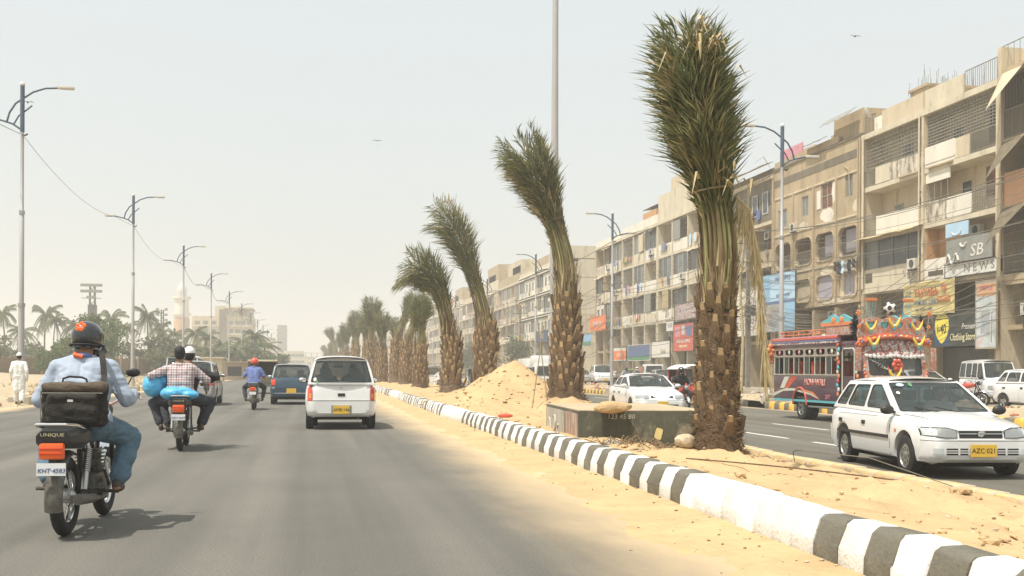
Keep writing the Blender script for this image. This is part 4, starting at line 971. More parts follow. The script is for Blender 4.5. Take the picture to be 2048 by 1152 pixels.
t = sign('small blue banner left of the orange one', 128.5, 133.5, 4.4, 5.8, 'ban_blue', x=FX + .5, rag=True); patch(t, -2.2, 2.2, -.6, -.2, 'ban_green', -.05)
t = sign('narrow yellow shop board between the sand heap palms', 168, 172, 4.1, 6.8, 'ban_sign', x=FX - .4); stext(t, 'SALE', .9, 'letter_red', 0, .3, .8)
t = sign('pinkish banner on a far balcony', 214, 222, 6.2, 9.0, 'wall_peach', x=FX - .3, rag=True)
t = sign('dark blue shop board strip far along the row', 150, 158, 5.4, 7.0, 'ban_navy', x=FX - .2); stext(t, 'BANK', 1.0, 'letter_white', 0, 0)
for k, (y, m) in enumerate(((62.5, 'wall_pale'), (57.5, 'ban_grey'))):
    b = MB(); w = 3.6; rows = [[(FX - .1 - 1.7 * q, y + w * i / 6, 3.9 - .9 * q + .05 * math.sin(i * 2)) for i in range(7)] for q in (0, .5, 1)]
    b.grid(rows); b.grid([[(p[0], p[1], p[2] - .03) for p in r] for r in rows], flip=True); b.build('awning', m, label=('cream' if k == 0 else 'grey') + ' sloping shop awning behind the painted bus', cat='awning')
b = MB(); rows = [[(27.2 + (x - 3) * 1.1, 128 + (i - 3) * 1.3, 3.2 - .10 * ((x - 3) ** 2 + (i - 3) ** 2)) for i in range(7)] for x in range(7)]; b.grid(rows, flip=True); b.grid([[(p[0], p[1], p[2] - .04) for p in r] for r in rows])
[b.tube([(27.2 + a * 2.4, 128 + c * 3, 0), (27.2 + a * 2.4, 128 + c * 3, 2.4)], .05, 6) for a in (-1, 1) for c in (-1, 1)]
b.build('tent_canopy', 'wall_brown', label='dark red brown tent canopy at the mouth of the side street', cat='canopy')
# string of bulbs
b = MB(); pts = sag((32.4, 48, 4.1), (29, 43, 2.6), .3, 12); b.tube(pts, .012, 4)
sl = b.build('string_light', 'wire', label='string of small bulbs drooping from the dark building', cat='lights')
b = MB(); [b.ell(tuple(p - Vector((0, 0, .06))), (.035, .035, .05), 8) for p in pts]; b.build('bulb', 'letter_white', sl)

# ------------------------------------------------------------------ far things
def far_block(label, x0, x1, y0, y1, h_, m='wall_cream', name='building'):
    t = thing(name, label, 'building', ((x0 + x1) / 2, y0, 0)); w = (x1 - x0) / 2; b = MB(); b.box(-w, w, 0, y1 - y0, 0, h_); b.build('wall', m, t); return t, w
t, w = far_block('beige nine-storey tower block above the palms at the left', -34.3, -16.6, 340, 358, 17.2, 'wall_cream')
b = MB(); b.box(-w * .25, w * .55, 1, 16, 17.2, 20.4); b.box(w * .1, w * .95, 3, 16, 17.2, 19.6); b.box(w * .05, w * 1.0, -1, 17, 19.6, 19.95); b.build('roof_room', 'wall_pale', t)
b = MB(); b.box(-w * .1, w * .12, -.6, 0, 3, 19.2); b.build('stair_tower', 'wall_grey', t)
wm = MB().box(-.9, .9, -.08, .02, 0, 1.1).mesh('window', ['window_grey'])
for z in range(6):
    for x in (-.82, -.55, -.28, .27, .5, .68, .9): 
        link('window', wm, t, loc=(x * w, 0, 2.2 + z * 2.5)).scale = (.8 if x < 1 else 1, 1, 1)
    b = MB(); b.box(-w, -w * .12, -.5, 0, 1.6 + z * 2.5, 2.0 + z * 2.5); b.box(w * .15, w, -.5, 0, 1.6 + z * 2.5, 2.0 + z * 2.5); b.build('balcony_band', 'wall_pale', t)
for lb, x0, x1, y, h_, m in (('pale far building beyond the palm row', 22, 34, 470, 17, 'wall_pale'), ('hazy low block at the end of the road', -12, -2, 520, 10, 'wall_pale'), ('hazy block with a mast left of the footbridge', -24, -14, 480, 15, 'wall_cream'), ('very faint tower at the end of the road', -17, -12, 620, 26, 'wall_grey'), ('faint wide block under the footbridge', -8, 20, 640, 9, 'wall_pale')):
    t, w = far_block(lb, x0, x1, y, y + 14, h_, m)
    for z in range(int(h_ / 3)):
        for k in range(5): link('window', wm, t, loc=(-w + (k + .5) * w * .4, 0, 1.5 + z * 3))
mn = thing('minaret', 'white minaret with a domed cap rising over the palms', 'minaret', (-45.4, 415.2, 0))
b = MB(); b.lathe([(2.7, 0), (2.6, 16), (2.4, 27)], 20); b.build('shaft', 'wall_white', mn, 40)
b = MB(); b.lathe([(2.75, 14), (2.75, 19.5), (2.6, 20)], 20); b.build('patterned_band', 'wall_orange', mn, 40)
for z in (21, 27): b = MB(); b.lathe([(2.4, z - .6), (3.3, z), (3.3, z + .7), (3.1, z + .7), (3.1, z)], 20); b.build('balcony', 'wall_white', mn, 40)
b = MB(); b.lathe([(1.7, 27), (1.7, 29), (1.9, 29.6), (1.7, 30.8), (1.0, 32), (.2, 33), (.12, 35), (0, 36)], 18); b.build('dome', 'letter_white', mn, 50)
def flood(label, loc, h_, rows_, cols, sc=1.):
    t = thing('floodlight_mast', label, 'floodlight', loc)
    b = MB(); q = .8 * sc
    for x in (-q, q):
        for y in (-q, q): b.tube([(x, y, 0), (x * .7, y * .7, h_)], .1, 5)
    n = 12
    for k in range(n):
        z0, z1 = h_ * k / n, h_ * (k + 1) / n
        for s_ in (-1, 1): b.tube([(-q * .85 * s_, -q * .8, z0), (q * .85 * s_, -q * .8, z1)], .05, 4)
    b.build('lattice_mast', 'grille_dark', t)
    b = MB(); [b.box(-2.4 * sc, 2.4 * sc, -.9, -.8, h_ - 1.1 * k - .1, h_ - 1.1 * k) for k in range(rows_)]; b.box(-.9 * sc, .9 * sc, -.9, .9, h_ * .60, h_ * .78); b.build('cross_beam', 'grille_dark', t)
    lm = MB().rbox(-.28, .28, -.3, .1, -.25, .25, .05).mesh('lamp', ['grille'])
    for k in range(rows_):
        for j in range(cols):
            if rows_ > 3 or k < 2 or abs(j - (cols - 1) / 2) < 1.6: link('lamp', lm, t, loc=(lerp(-2.2 * sc, 2.2 * sc, j / max(1, cols - 1)), -1.0, h_ - 1.1 * k + .1))
flood('tall lattice floodlight mast with wide lamp banks behind the palms', (-38.7, 210.6, .7), 15.6, 3, 7, .72)
flood('slim floodlight mast right of the white canopy', (-30.1, 239.5, .7), 12.9, 5, 2, .4)
b = MB(); b.add([(-2.4, 0, 0), (2.2, 0, .9), (.9, .8, 2.6), (-1.0, 1.5, 1.2), (0, 3, .3)], [(0, 1, 2), (0, 2, 3), (1, 4, 2), (2, 4, 3)]); b.tube([(.9, .8, -3), (.9, .8, 2.6)], .08, 6)
b.build('tensile_canopy', 'letter_white', None, 50, 'white peaked tensile canopy among the palms', cat='canopy', loc=(-25.5, 200, 4.4))
# pedestrian bridge
br = thing('footbridge', 'pale footbridge crossing the whole road far ahead', 'footbridge', (3, 405, 0))
b = MB(); b.box(-20, 20, -1.2, 1.2, 5.5, 5.9); b.box(-20, 20, -1.25, -1.15, 7.3, 7.5); b.box(-20, 20, 1.15, 1.25, 7.3, 7.5); b.build('deck', 'wall_pale', br)
b = MB(); [b.box(x - .1, x + .1, -1.24, -1.16, 5.9, 7.3) for x in range(-20, 21, 2)]; b.build('railing', 'grille', br)
for x in (-19, -1, 17): b = MB(); b.box(x - .5, x + .5, -.6, .6, 0, 5.5); b.build('pier', 'wall_pale', br)
# the far fence: panels between posts
fn = thing('fence_wall', 'brown precast fence wall running behind the verge on the left', 'wall', (0, 0, 0))
fp_ = MB(); fp_.box(-1.45, 1.45, -.05, .05, 0, 1.75); fp_ = fp_.mesh('fence_panel', ['fence_wall']); slat = MB().box(-.09, .09, -.09, .07, .05, 1.85).mesh('fence_slat', ['fence_wall']); post = MB().box(-.14, .14, -.14, .14, -.3, 2.05).mesh('fence_post', ['wall_tan'])
A0, A1 = Vector((-60, 66, .55)), Vector((-4.6, 163.5, .78)); L_ = (A1 - A0).length; n = int(L_ / 3.1); an = math.atan2((A1 - A0).y, (A1 - A0).x)
for k in range(n + 1):
    p = A0.lerp(A1, k / n); link('fence_post', post, fn, loc=p, rz=an)
    if k < n:
        c = A0.lerp(A1, (k + .5) / n); link('fence_panel', fp_, fn, loc=c + Vector((0, 0, random.uniform(-.08, .03))), rz=an + R(random.uniform(-1, 1)))
        if k > n * .45:
            for j in range(5): link('fence_slat', slat, fn, loc=A0.lerp(A1, (k + .14 + j * .18) / n) + Vector((0, 0, random.uniform(-.08, .08))), rz=an)
# little kiosk and blocks on the left verge
t = thing('kiosk', 'pale roadside kiosk beyond the third lamp post', 'kiosk', (-10.4, 118, 0)); b = MB(); b.box(-1.6, 1.6, 0, 3, 0, 2.4); b.box(-1.8, 1.8, -.3, 3.2, 2.4, 2.55); b.build('kiosk_wall', 'wall_cream', t); b = MB(); b.box(-1.0, 1.0, -.03, .0, .9, 1.9); b.build('hatch', 'shop_dark', t)
t = thing('kiosk', 'small brown shed by the road beyond the pale kiosk', 'kiosk', (-8.6, 134, 0)); b = MB(); b.box(-1.4, 1.4, 0, 3, 0, 2.1); b.box(-1.7, 1.7, -.5, 3.2, 2.1, 2.2); b.build('kiosk_wall', 'wall_tan', t); b = MB(); b.box(-.8, .8, -.03, .0, .5, 1.6); b.build('hatch', 'shop_dark', t)

# ------------------------------------------------------------------ date palms with tied-up crowns
def bez(ctrl, t):
    pts = [Vector(p) for p in ctrl]
    # Catmull-Rom through the points
    n = len(pts) - 1; f = min(n - 1e-6, t * n); i = int(f); u = f - i
    P = lambda k: pts[min(n, max(0, k))] if 0 <= k <= n else (pts[0] * 2 - pts[1] if k < 0 else pts[n] * 2 - pts[n - 1])
    a, b_, c, d = P(i - 1), P(i), P(i + 1), P(i + 2)
    return .5 * ((2 * b_) + (c - a) * u + (2 * a - 5 * b_ + 4 * c - d) * u * u + (3 * b_ - a - 3 * c + d) * u ** 3)
BOOT = None
def boot_mesh():
    b = MB(); w = .5
    b.add([(-w, 0, 0), (w, 0, 0), (w * .66, .34, .62), (-w * .66, .34, .62), (-w * .42, .46, .98), (w * .42, .46, .98), (-w * .36, .16, 1.0), (w * .36, .16, 1.0), (-w * .9, -.25, 0), (w * .9, -.25, 0)],
          [(0, 1, 2, 3), (3, 2, 5, 4), (9, 1, 0, 8), (0, 3, 4, 6, 8), (1, 9, 7, 5, 2), (8, 6, 7, 9)], 0)
    b.add([(-w * .40, .46, .985), (w * .40, .46, .985), (w * .34, .18, 1.005), (-w * .34, .18, 1.005)], [(0, 1, 2, 3)], 1)
    b.add([(-w * .50, .375, .72), (w * .50, .375, .72), (w * .38, .466, .975), (-w * .38, .466, .975)], [(0, 1, 2, 3)], 1)
    return b.mesh('leaf_boot', ['boot', 'boot_cut'])
BOOT = boot_mesh()
def date_palm(label, base, trunk_h, r0, axis, bundle, nf, nl, seed, detail=2, spread=1., droop=.3, group='date palms with tied crowns down the median', leaf='leaf', wide=1.0, ls=.40):
    """axis: points (local) of the bundle from the trunk top upwards; bundle: radii along it"""
    rnd = random.Random(seed); t = thing('date_palm', label, 'palm tree', base, 0, group)
    top = Vector(axis[0])
    n = 22; rings = 26
    rows = []
    def tr(z):
        q = z / trunk_h; return r0 * (1.04 - .16 * q + .42 * max(0, 1 - q * 4.5) ** 1.3 + .05 * math.sin(q * 9 + seed))
    for i in range(rings + 1):
        z = trunk_h * i / rings; c = Vector((0, 0, 0)).lerp(top, i / rings) ; c.z = z - .1
        rows.append([tuple(c + Vector((math.cos(a), math.sin(a), 0)) * tr(z) * (1 + .08 * noise.noise(Vector((math.cos(a) * 3, math.sin(a) * 3, z * 7 + seed))))) for a in [2 * PI * k / n for k in range(n + 1)]])
    b = MB(); b.grid(rows); b.build('trunk', 'bark', t, 70)
    # leaf boots in a spiral
    nb = int(trunk_h / .027 * (r0 / .3) ** .5) ; stuffb = MB(); cnt = 0
    for i in range(nb):
        z = .18 + (trunk_h - .12) * i / nb; a = i * 2.39996 + rnd.uniform(-.15, .15); c = Vector((0, 0, 0)).lerp(top, z / trunk_h)
        if z < .5 and rnd.random() < .25: continue
        s = r0 * rnd.uniform(.62, 1.0); r = tr(z) * .97
        T = Matrix.Translation((c.x + r * math.cos(a), c.y + r * math.sin(a), z)) @ Matrix.Rotation(a - PI / 2, 4, 'Z') @ Matrix.Rotation(R(rnd.uniform(-11, 6)), 4, 'X') @ Matrix.Diagonal((s * .60, s * .58, s * rnd.uniform(1.05, 1.6), 1))
        if detail >= 2:
            o = link('leaf_boot', BOOT, t); o.matrix_local = T
        else: stuffb.add([v.co for v in BOOT.vertices], [tuple(p.vertices) for p in BOOT.polygons], 0, T); stuffb.m[-len(BOOT.polygons):] = [p.material_index for p in BOOT.polygons]
    if detail < 2: stuffb.build('leaf_boot', ['boot', 'boot_cut'], t, kind='stuff')
    # fibres and roots
    b = MB()
    for i in range({2: 2600, 1: 500, 0: 60}[detail]):
        z = rnd.random() ** 1.3 * trunk_h; a = rnd.random() * 6.283; c = Vector((0, 0, 0)).lerp(top, z / trunk_h); r = tr(z)
        p = Vector((c.x + r * math.cos(a), c.y + r * math.sin(a), z)); ta = Vector((-math.sin(a), math.cos(a), 0)) * rnd.uniform(-1, 1); l = r0 * rnd.uniform(.15, .5) * (1.3 if z < .5 else 1)
        q_ = p + (ta + Vector((math.cos(a), math.sin(a), 0)) * rnd.uniform(.1, .5) + Vector((0, 0, rnd.uniform(-.7, .5)))).normalized() * l
        w = Vector((0, 0, .006 + .008 * rnd.random())); b.add([p - w, p + w, q_], [(0, 1, 2)])
    b.build('fibre', 'fibre', t, kind='stuff')
    if detail:
        b = MB()
        for i in range(60): 
            a = rnd.random() * 6.28; r = tr(.1) * .95; p = Vector((r * math.cos(a), r * math.sin(a), rnd.uniform(0, .35))); b.tube([p, p + Vector((math.cos(a) * .12, math.sin(a) * .12, -.03)), p + Vector((math.cos(a) * rnd.uniform(.12, .25), math.sin(a) * rnd.uniform(.12, .25), -.25))], .014, 4)
        b.build('root_hair', 'fibre', t, kind='stuff') if detail < 0 else None
    b = MB()
    for i in range(150 if detail else 30):
        q = rnd.uniform(-.03, .2); p = bez(axis, max(0, q)); a = rnd.random() * 6.283; r = interp(bundle, max(0, q)) * rnd.uniform(.85, 1.12); p = p + Vector((r * math.cos(a), r * math.sin(a), rnd.uniform(-.1, .05)))
        e = p + Vector((rnd.uniform(-.06, .06) + .05 * math.cos(a), .05 * math.sin(a), rnd.uniform(.15, .5))) * (r0 / .25); w = Vector((-math.sin(a), math.cos(a), 0)) * rnd.uniform(.006, .02) * (r0 / .25); b.add([p - w, p + w, e], [(0, 1, 2)], rnd.randrange(3))
    b.build('sheath', ['fibre', 'boot', 'straw'], t, kind='stuff')
    # fronds
    for i in range(nf):
        ph = i * 2.39996; rr = math.sqrt((i + .5) / nf) * .92; b = MB()
        s0 = rnd.uniform(0, .03); dry = rnd.random() < .16; ln = rnd.uniform(.78, 1.0); off = rnd.uniform(-.25, .25)
        curl = rnd.random() < droop
        pts = []; K = 18
        for k in range(K + 1):
            q = s0 + (ln - s0) * k / K; p = bez(axis, min(1, q)); tg = (bez(axis, min(1, q + .02)) - bez(axis, max(0, q - .02))).normalized()
            rad = interp(bundle, q) * rr; x = Vector((1, 0, 0)); x = (x - tg * x.dot(tg)).normalized(); y = tg.cross(x)
            a = ph + off * q; p = p + (x * math.cos(a) + y * math.sin(a)) * rad * (1 if k else 1.)
            if curl and q > .78: 
                w_ = (q - .78) / .22; p = p + (x * math.cos(a) + y * math.sin(a)) * .25 * w_ * spread - Vector((0, 0, .5)) * w_ ** 2
            pts.append(p)
        st = lambda q: interp([(0, .040), (.12, .027), (.3, .018), (.6, .011), (1, .004)], q) * (wide ** .5)
        b.tube(pts, [st(k / K) for k in range(K + 1)], 5 if detail else 3, 3, flat=.45)
        for j in range(nl):
            q = ls - .08 + (1.08 - ls) * ((j + rnd.random()) / nl) ** .8
            k = min(K - 1, int(q * K)); u = q * K - k; p = pts[k].lerp(pts[k + 1], u); tg = (pts[k + 1] - pts[k]).normalized()
            ctr = bez(axis, min(1, s0 + (ln - s0) * q)); out = (p - ctr)
            out = out.normalized() if out.length > 1e-3 else Vector((1, 0, 0))
            side = tg.cross(out).normalized() * (1 if j % 2 else -1)
            tie = abs(q - ls - .02) / .2; tight = min(1, max(.25, tie))
            d = (tg * rnd.uniform(.6, 1.1) + out * rnd.uniform(.1, 1.05) * tight * spread + side * rnd.uniform(.12, .6) * tight * spread + Vector((0, 0, rnd.uniform(-.05, .1)))).normalized()
            l = rnd.uniform(.26, .56) * interp([(ls - .08, .4), (ls + .1, .85), (.7, 1), (.9, .85), (1, .5)], q) * wide; w = .0095 * wide * rnd.uniform(.8, 1.3)
            nrm = d.cross(Vector((rnd.uniform(-1, 1), rnd.uniform(-1, 1), rnd.uniform(-1, 1)))).normalized() * w
            mid = p + d * l * .45
            end = p + d * l + Vector((0, 0, -.05 * rnd.random() * l * 4)) + out * .06 * rnd.random()
            mi = 2 if (dry and rnd.random() < .5) or rnd.random() < .02 else (1 if rnd.random() < (.75 if dry else .2) or q < .32 and rnd.random() < .5 else 0)
            b.add([p, mid + nrm, end, mid - nrm], [(0, 1, 2, 3)], mi)
        b.build('frond', [leaf, 'leaf_dry', 'straw', 'stalk' if rnd.random() < .65 else 'stalk_brown'], t)
    # the tie
    c = bez(axis, ls); tg = (bez(axis, ls + .03) - bez(axis, ls - .03)).normalized(); r = interp(bundle, ls) + .01; x = tg.cross(Vector((0, 1, 0))).normalized(); y = tg.cross(x)
    b = MB(); b.tube([c + (x * math.cos(a) + y * math.sin(a)) * r for a in [2 * PI * k / 20 for k in range(21)]], .012, 5, cap=False); b.build('tie_rope', 'rope', t)
    return t
def brokenbits(t, pts, seed, n=26, rad=.25, m='straw'):
    rnd = random.Random(seed); b = MB()
    for i in range(n):
        p = Vector(pts) + Vector((rnd.gauss(0, rad), rnd.gauss(0, rad * .6), rnd.gauss(0, rad * .7))); l = rnd.uniform(.12, .34); a = rnd.random() * 6.28
        d = Vector((math.cos(a) * .5, -.3, -1)); w = Vector((math.cos(a + 1.5), math.sin(a + 1.5), 0)) * .016; k = p + Vector((math.cos(a) * .1, math.sin(a) * .1, .07)) 
        b.add([p - w, p + w, k + w, k - w, k + d.normalized() * l], [(0, 1, 2, 3), (3, 2, 4)])
    b.build('dead_leaf', m, t, kind='stuff')
P1 = date_palm('nearest and tallest-looking date palm with upright tied fronds and a thick shaggy trunk', (4.74, 12.3, medz(4.74, 12.3) - .05), 1.78, .235,
               [(-.02, 0, 1.7), (.0, 0, 2.5), (-.12, 0, 3.3), (-.30, 0, 4.25), (-.43, 0, 5.12)], [(0, .20), (.25, .23), (.42, .22), (.6, .33), (.8, .37), (.93, .36), (1, .26)], 50, 120, 11, 2, 1.15, .12, ls=.45)
brokenbits(P1, (-.34, -.42, 4.75), 3, 34, .14); brokenbits(P1, (0, -.3, 3.2), 5, 12, .14)
# a dry frond hanging down the right side of the trunk
b = MB(); rnd = random.Random(6)
pts = [(.20, -.05, 3.05), (.34, -.1, 2.9), (.42, -.12, 2.5), (.47, -.12, 2.0), (.52, -.1, 1.5), (.54, -.1, 1.1)]
b.tube(pts, [.018, .018, .014, .01, .008, .004], 5)
for j in range(150):
    q = rnd.random(); k = min(4, int(q * 5)); p = Vector(pts[k]).lerp(Vector(pts[k + 1]), q * 5 - k); l = rnd.uniform(.3, .6)
    e = p + Vector((rnd.uniform(-.10, .14), rnd.uniform(-.05, .05), -l)); w = Vector((.009, 0, 0)); b.add([p, p.lerp(e, .5) + w, e, p.lerp(e, .5) - w], [(0, 1, 2, 3)])
b.build('hanging_frond', 'straw', P1, label='pale dry frond hanging down beside the trunk')
P2 = date_palm('date palm leaning against the tall pole behind the concrete block', (7.0, 29.6, medz(7.0, 29.6) - .1), 2.65, .39,
               [(0, 0, 2.6), (-.08, 0, 3.9), (-.42, 0, 5.1), (-.95, 0, 6.3), (-1.65, 0, 7.3)], [(0, .36), (.2, .33), (.45, .27), (.6, .38), (.8, .60), (1, .78)], 44, 84, 22, 2, 1.1, .15, wide=1.4, ls=.48)
P3 = date_palm('date palm right behind the sand heap curving to the left', (6.65, 41.5, medz(6.65, 41.5) - .1), 2.2, .42,
               [(0, 0, 2.1), (-.15, 0, 3.1), (-.6, 0, 4.6), (-1.2, 0, 6.0), (-2.15, 0, 7.2)], [(0, .36), (.25, .32), (.45, .28), (.6, .38), (.8, .55), (1, .5)], 34, 60, 33, 1, 1.2, .4, wide=1.6, ls=.45)
P4 = date_palm('dark leaning date palm left of the sand heap with its crown blown left', (5.35, 41.6, medz(5.35, 41.6) - .1), 1.9, .37,
               [(0, 0, 1.8), (-.2, 0, 2.9), (-.5, 0, 3.9), (-1.05, 0, 4.6), (-1.9, 0, 5.1)], [(0, .33), (.25, .30), (.45, .32), (.65, .5), (.85, .65), (1, .5)], 34, 60, 44, 1, 1.4, .6, wide=1.6)
P5 = date_palm('short straight date palm with grassy crown, third from the sand heap', (5.6, 56, medz(5.6, 56) - .1), 2.0, .36,
               [(0, 0, 1.9), (0, 0, 2.7), (-.05, 0, 3.4), (0, 0, 4.1), (.05, 0, 4.8)], [(0, .33), (.3, .3), (.5, .33), (.7, .44), (1, .42)], 28, 44, 55, 1, 1.0, .25, wide=1.5)
P6 = date_palm('date palm leaning right whose slim crown curves over the next one', (6.1, 70, medz(6.1, 70) - .1), 2.6, .40,
               [(0, 0, 2.5), (.3, 0, 3.5), (.75, 0, 4.6), (1.05, 0, 5.3), (1.2, 0, 5.9)], [(0, .33), (.3, .27), (.5, .30), (.7, .42), (1, .36)], 26, 38, 66, 1, 1.05, .2, wide=1.6)
lab = ['slim date palm leaning to the right between two thicker ones', 'date palm with spiky frond sticking out to the right', 'date palm with a knotted swollen trunk and tall crown', 'tall upright dark date palm with flat-topped crown',
       'date palm with rounded bushy crown far along the median', 'small pale date palm in the shade of the tall ones', 'far date palm second from the end of the visible row', 'date palm just behind the white tall hatchback', 'last date palm that can be told apart in the row', 'low dusty palm at the far end of the row',
       'date palm behind the knotted one', 'faint date palm beyond the flat-topped one']
spots = [(5.95, 76.3, 1.05, 'P6', 0), (5.55, 84.5, 1.12, 'P5', 40), (5.35, 95, 1.5, 'P5', 100), (5.3, 128, 1.62, 'P5', 170), (5.0, 152, 1.55, 'P5', 250), (6.6, 118, 1.1, 'P6', 200), (5.1, 176, 1.5, 'P5', 300), (5.6, 108, 1.35, 'P5', 20), (5.0, 205, 1.5, 'P6', 140), (4.9, 235, 1.4, 'P5', 60), (7.8, 100, 1.2, 'P5', 130), (7.9, 140, 1.3, 'P6', 90)]
for lb, (x, y, s, src, rot) in zip(lab, spots): copy_tree({'P5': P5, 'P6': P6}[src], lb, (x, y, medz(x, y) - .1), R(rot), (s * .95, s * .95, s))
for k in range(9): copy_tree(P5 if k % 2 else P6, 'distant date palm merging into the end of the median row', (5.1 + .5 * (k % 3), 255 + k * 17, .1), R(k * 50), 1.4)

# ------------------------------------------------------------------ coconut palms, trees, scrub on the left
def coconut(label, base, h, seed, group='coconut palms on the skyline at the left', nf=22, wid=1.1):
    rnd = random.Random(seed); t = thing('coconut_palm', label, 'palm tree', base, 0, group)
    lx = rnd.uniform(-.8, .8); P = lambda q: Vector((lx * q * q, .3 * math.sin(q * 3), h * q))
    b = MB(); b.tube([P(i / 8) for i in range(9)], [.20 - .08 * i / 8 for i in range(9)], 8); b.build('trunk', 'trunk_grey', t, 50)
    c = P(1)
    for i in range(nf):
        a = 2 * PI * i / nf + rnd.uniform(-.2, .2); el = rnd.uniform(-.3, 1.1); L = rnd.uniform(2.2, 3.1) * wid; b = MB(); pts = []
        for k in range(9):
            q = k / 8; pts.append(c + Vector((math.cos(a), math.sin(a), 0)) * L * q * math.cos(el * .5) + Vector((0, 0, L * (math.sin(el) * q - (.45 + .35 * (el < .5)) * q * q))))
        b.tube(pts, [.04 - .035 * k / 8 for k in range(9)], 4, 1)
        for j in range(64):
            q = .12 + .88 * j / 64; k = min(7, int(q * 8)); p = pts[k].lerp(pts[k + 1], q * 8 - k); tg = (pts[k + 1] - pts[k]).normalized(); sd = tg.cross(Vector((0, 0, 1))).normalized() * (1 if j % 2 else -1)
            e = p + (tg * .45 + sd * .7 + Vector((0, 0, -rnd.uniform(.5, 1.1)))).normalized() * rnd.uniform(.45, .75) * wid; w = tg * .06
            b.add([p - w, p + w, e], [(0, 1, 2)])
        b.build('frond', ['leaf_far', 'stalk'], t)
    return t
C = [coconut('prototype', (0, 0, 0), 8., 1), coconut('prototype', (0, 0, 0), 6.5, 2), coconut('prototype', (0, 0, 0), 7.2, 3)]
CL = [(-46, 181, 10.3, 'coconut palm at the far left edge of the skyline'), (-43.4, 178, 7.4, 'shorter coconut palm second from the left edge'), (-40.3, 182, 10.2, 'bushy coconut palm behind the first lamp post'), (-38.6, 180, 9.4, 'coconut palm right of the bushy one behind the first lamp post'),
      (-35.9, 184, 8.6, 'coconut palm just left of the black helmet'), (-31.2, 186, 9.9, 'coconut palm under the big floodlight mast'), (-27.4, 178, 8.2, 'dark coconut palm right of the round green tree'), (-24.9, 183, 10.3, 'tallest coconut palm by the second lamp post'),
      (-22.9, 180, 8.2, 'coconut palm right of the second lamp post'), (-20.4, 176, 7.2, 'coconut palm above the white canopy'), (-17.9, 185, 7.6, 'coconut palm at the small floodlight mast'), (-15.8, 176, 8.6, 'coconut palm below the minaret'),
      (-13.2, 172, 7.4, 'coconut palm in front of the left end of the tower block'), (-10.6, 178, 8.2, 'coconut palm in front of the middle of the tower block'), (-8.2, 168, 8.6, 'coconut palm in front of the right end of the tower block'), (-6.4, 174, 7.4, 'last coconut palm before the hazy road end'),
      (-12.2, 150, 6.0, 'low coconut palm behind the third lamp post'), (-9.2, 150, 6.2, 'low coconut palm behind the fourth lamp post'), (-18.3, 156, 5.6, 'low coconut palm over the scrub')]
for k, (x, y, h, lb) in enumerate(CL):
    src = C[k % 3]; hh = (8., 6.5, 7.2)[k % 3]
    h = h - (3.0 if x > -17 else 1.2)
    if k < 3: o = src; o['label'] = lb; o.location = (x, y, .7); o.scale = (.8, .8, h / hh); o.rotation_euler[2] = k
    else: copy_tree(src, lb, (x, y, .7), random.random() * 6, (random.uniform(.62, .9),) * 2 + (h / hh,))

def crown(b, c, r, n, seed, size=.16, mi=2):
    rnd = random.Random(seed); cl = [(Vector((rnd.gauss(0, .42), rnd.gauss(0, .42), rnd.gauss(0, .36))), rnd.uniform(.28, .5)) for _ in range(26)]
    for i in range(n):
        q, s = rnd.choice(cl); d = Vector((rnd.gauss(0, 1), rnd.gauss(0, 1), rnd.gauss(0, 1))).normalized() * s * rnd.random() ** .4
        p = Vector(c) + Vector(((q.x + d.x) * r[0], (q.y + d.y) * r[1], (q.z + d.z) * r[2]))
        u = Vector((rnd.gauss(0, 1), rnd.gauss(0, 1), rnd.gauss(0, 1))).normalized(); v = u.cross(Vector((rnd.gauss(0, 1), rnd.gauss(0, 1), rnd.gauss(0, 1)))).normalized(); s2 = size * rnd.uniform(.6, 1.4)
        b.add([p + u * s2, p + v * s2 * .6, p - u * s2, p - v * s2 * .6], [(0, 1, 2, 3)], rnd.randrange(mi))
def tree(label, loc, r, h, n, seed, mats=('leaf_green', 'leaf'), size=.16, name='tree', cat='tree'):
    t = thing(name, label, cat, loc, 0); rnd = random.Random(seed)
    b = MB(); b.tube([(0, 0, -.3), (.1, 0, h * .35), (0, .1, h * .6)], [.22, .16, .1], 8)
    for k in range(6): a = k * 1.05; b.tube([(.05, 0, h * .3), (math.cos(a) * r[0] * .35, math.sin(a) * r[1] * .35, h * .6), (math.cos(a) * r[0] * .6, math.sin(a) * r[1] * .6, h * .75)], [.09, .06, .02], 6)
    b.build('trunk', 'trunk_grey', t, 50)
    b = MB(); crown(b, (0, 0, h * .55), r, n, seed, size, len(mats)); b.build('crown', list(mats), t)
    return t
tree('round bright green tree behind the nearest rider', (-22.0, 121, .7), (3.3, 3.3, 2.9), 6.2, 9000, 3)
tree('dark green bush by the fence left of the nearest rider', (-24.6, 112, .7), (1.9, 1.9, 1.2), 2.2, 2500, 4, size=.13, name='bush', cat='bush')
k = 0
BL = ['dusty tree left of the first lamp post', 'dusty grey-green tree behind the fence at the far left', 'low spreading tree right of the round green one', 'dusty tree behind the second lamp post', 'feathery tree below the minaret', 'bushy tree in front of the tower block', 'dense tree at the right foot of the tower block', 'pale hazy tree next to the last coconut palm', 'low tree at the left fence corner', 'mid-height tree left of the checked-shirt passenger']
for x, y, rx, rz_ in ((-41, 150, 4, 2.3), (-37, 158, 4, 2.0), (-21.5, 150, 4.5, 1.9), (-17.5, 152, 3.4, 2.5), (-13, 160, 4, 1.8), (-9.6, 158, 3.4, 2.0), (-7.0, 162, 2.6, 2.0), (-6.2, 190, 2.6, 2.0), (-33, 150, 4.5, 1.8), (-16, 138, 2.8, 1.5)):
    tree(BL[k], (x, y, .6), (rx, 3.2, rz_), rz_ * 1.75, 3600, 20 + k, ('leaf_dust', 'leaf_far'), .22); k += 1
b = MB(); rnd = random.Random(12)
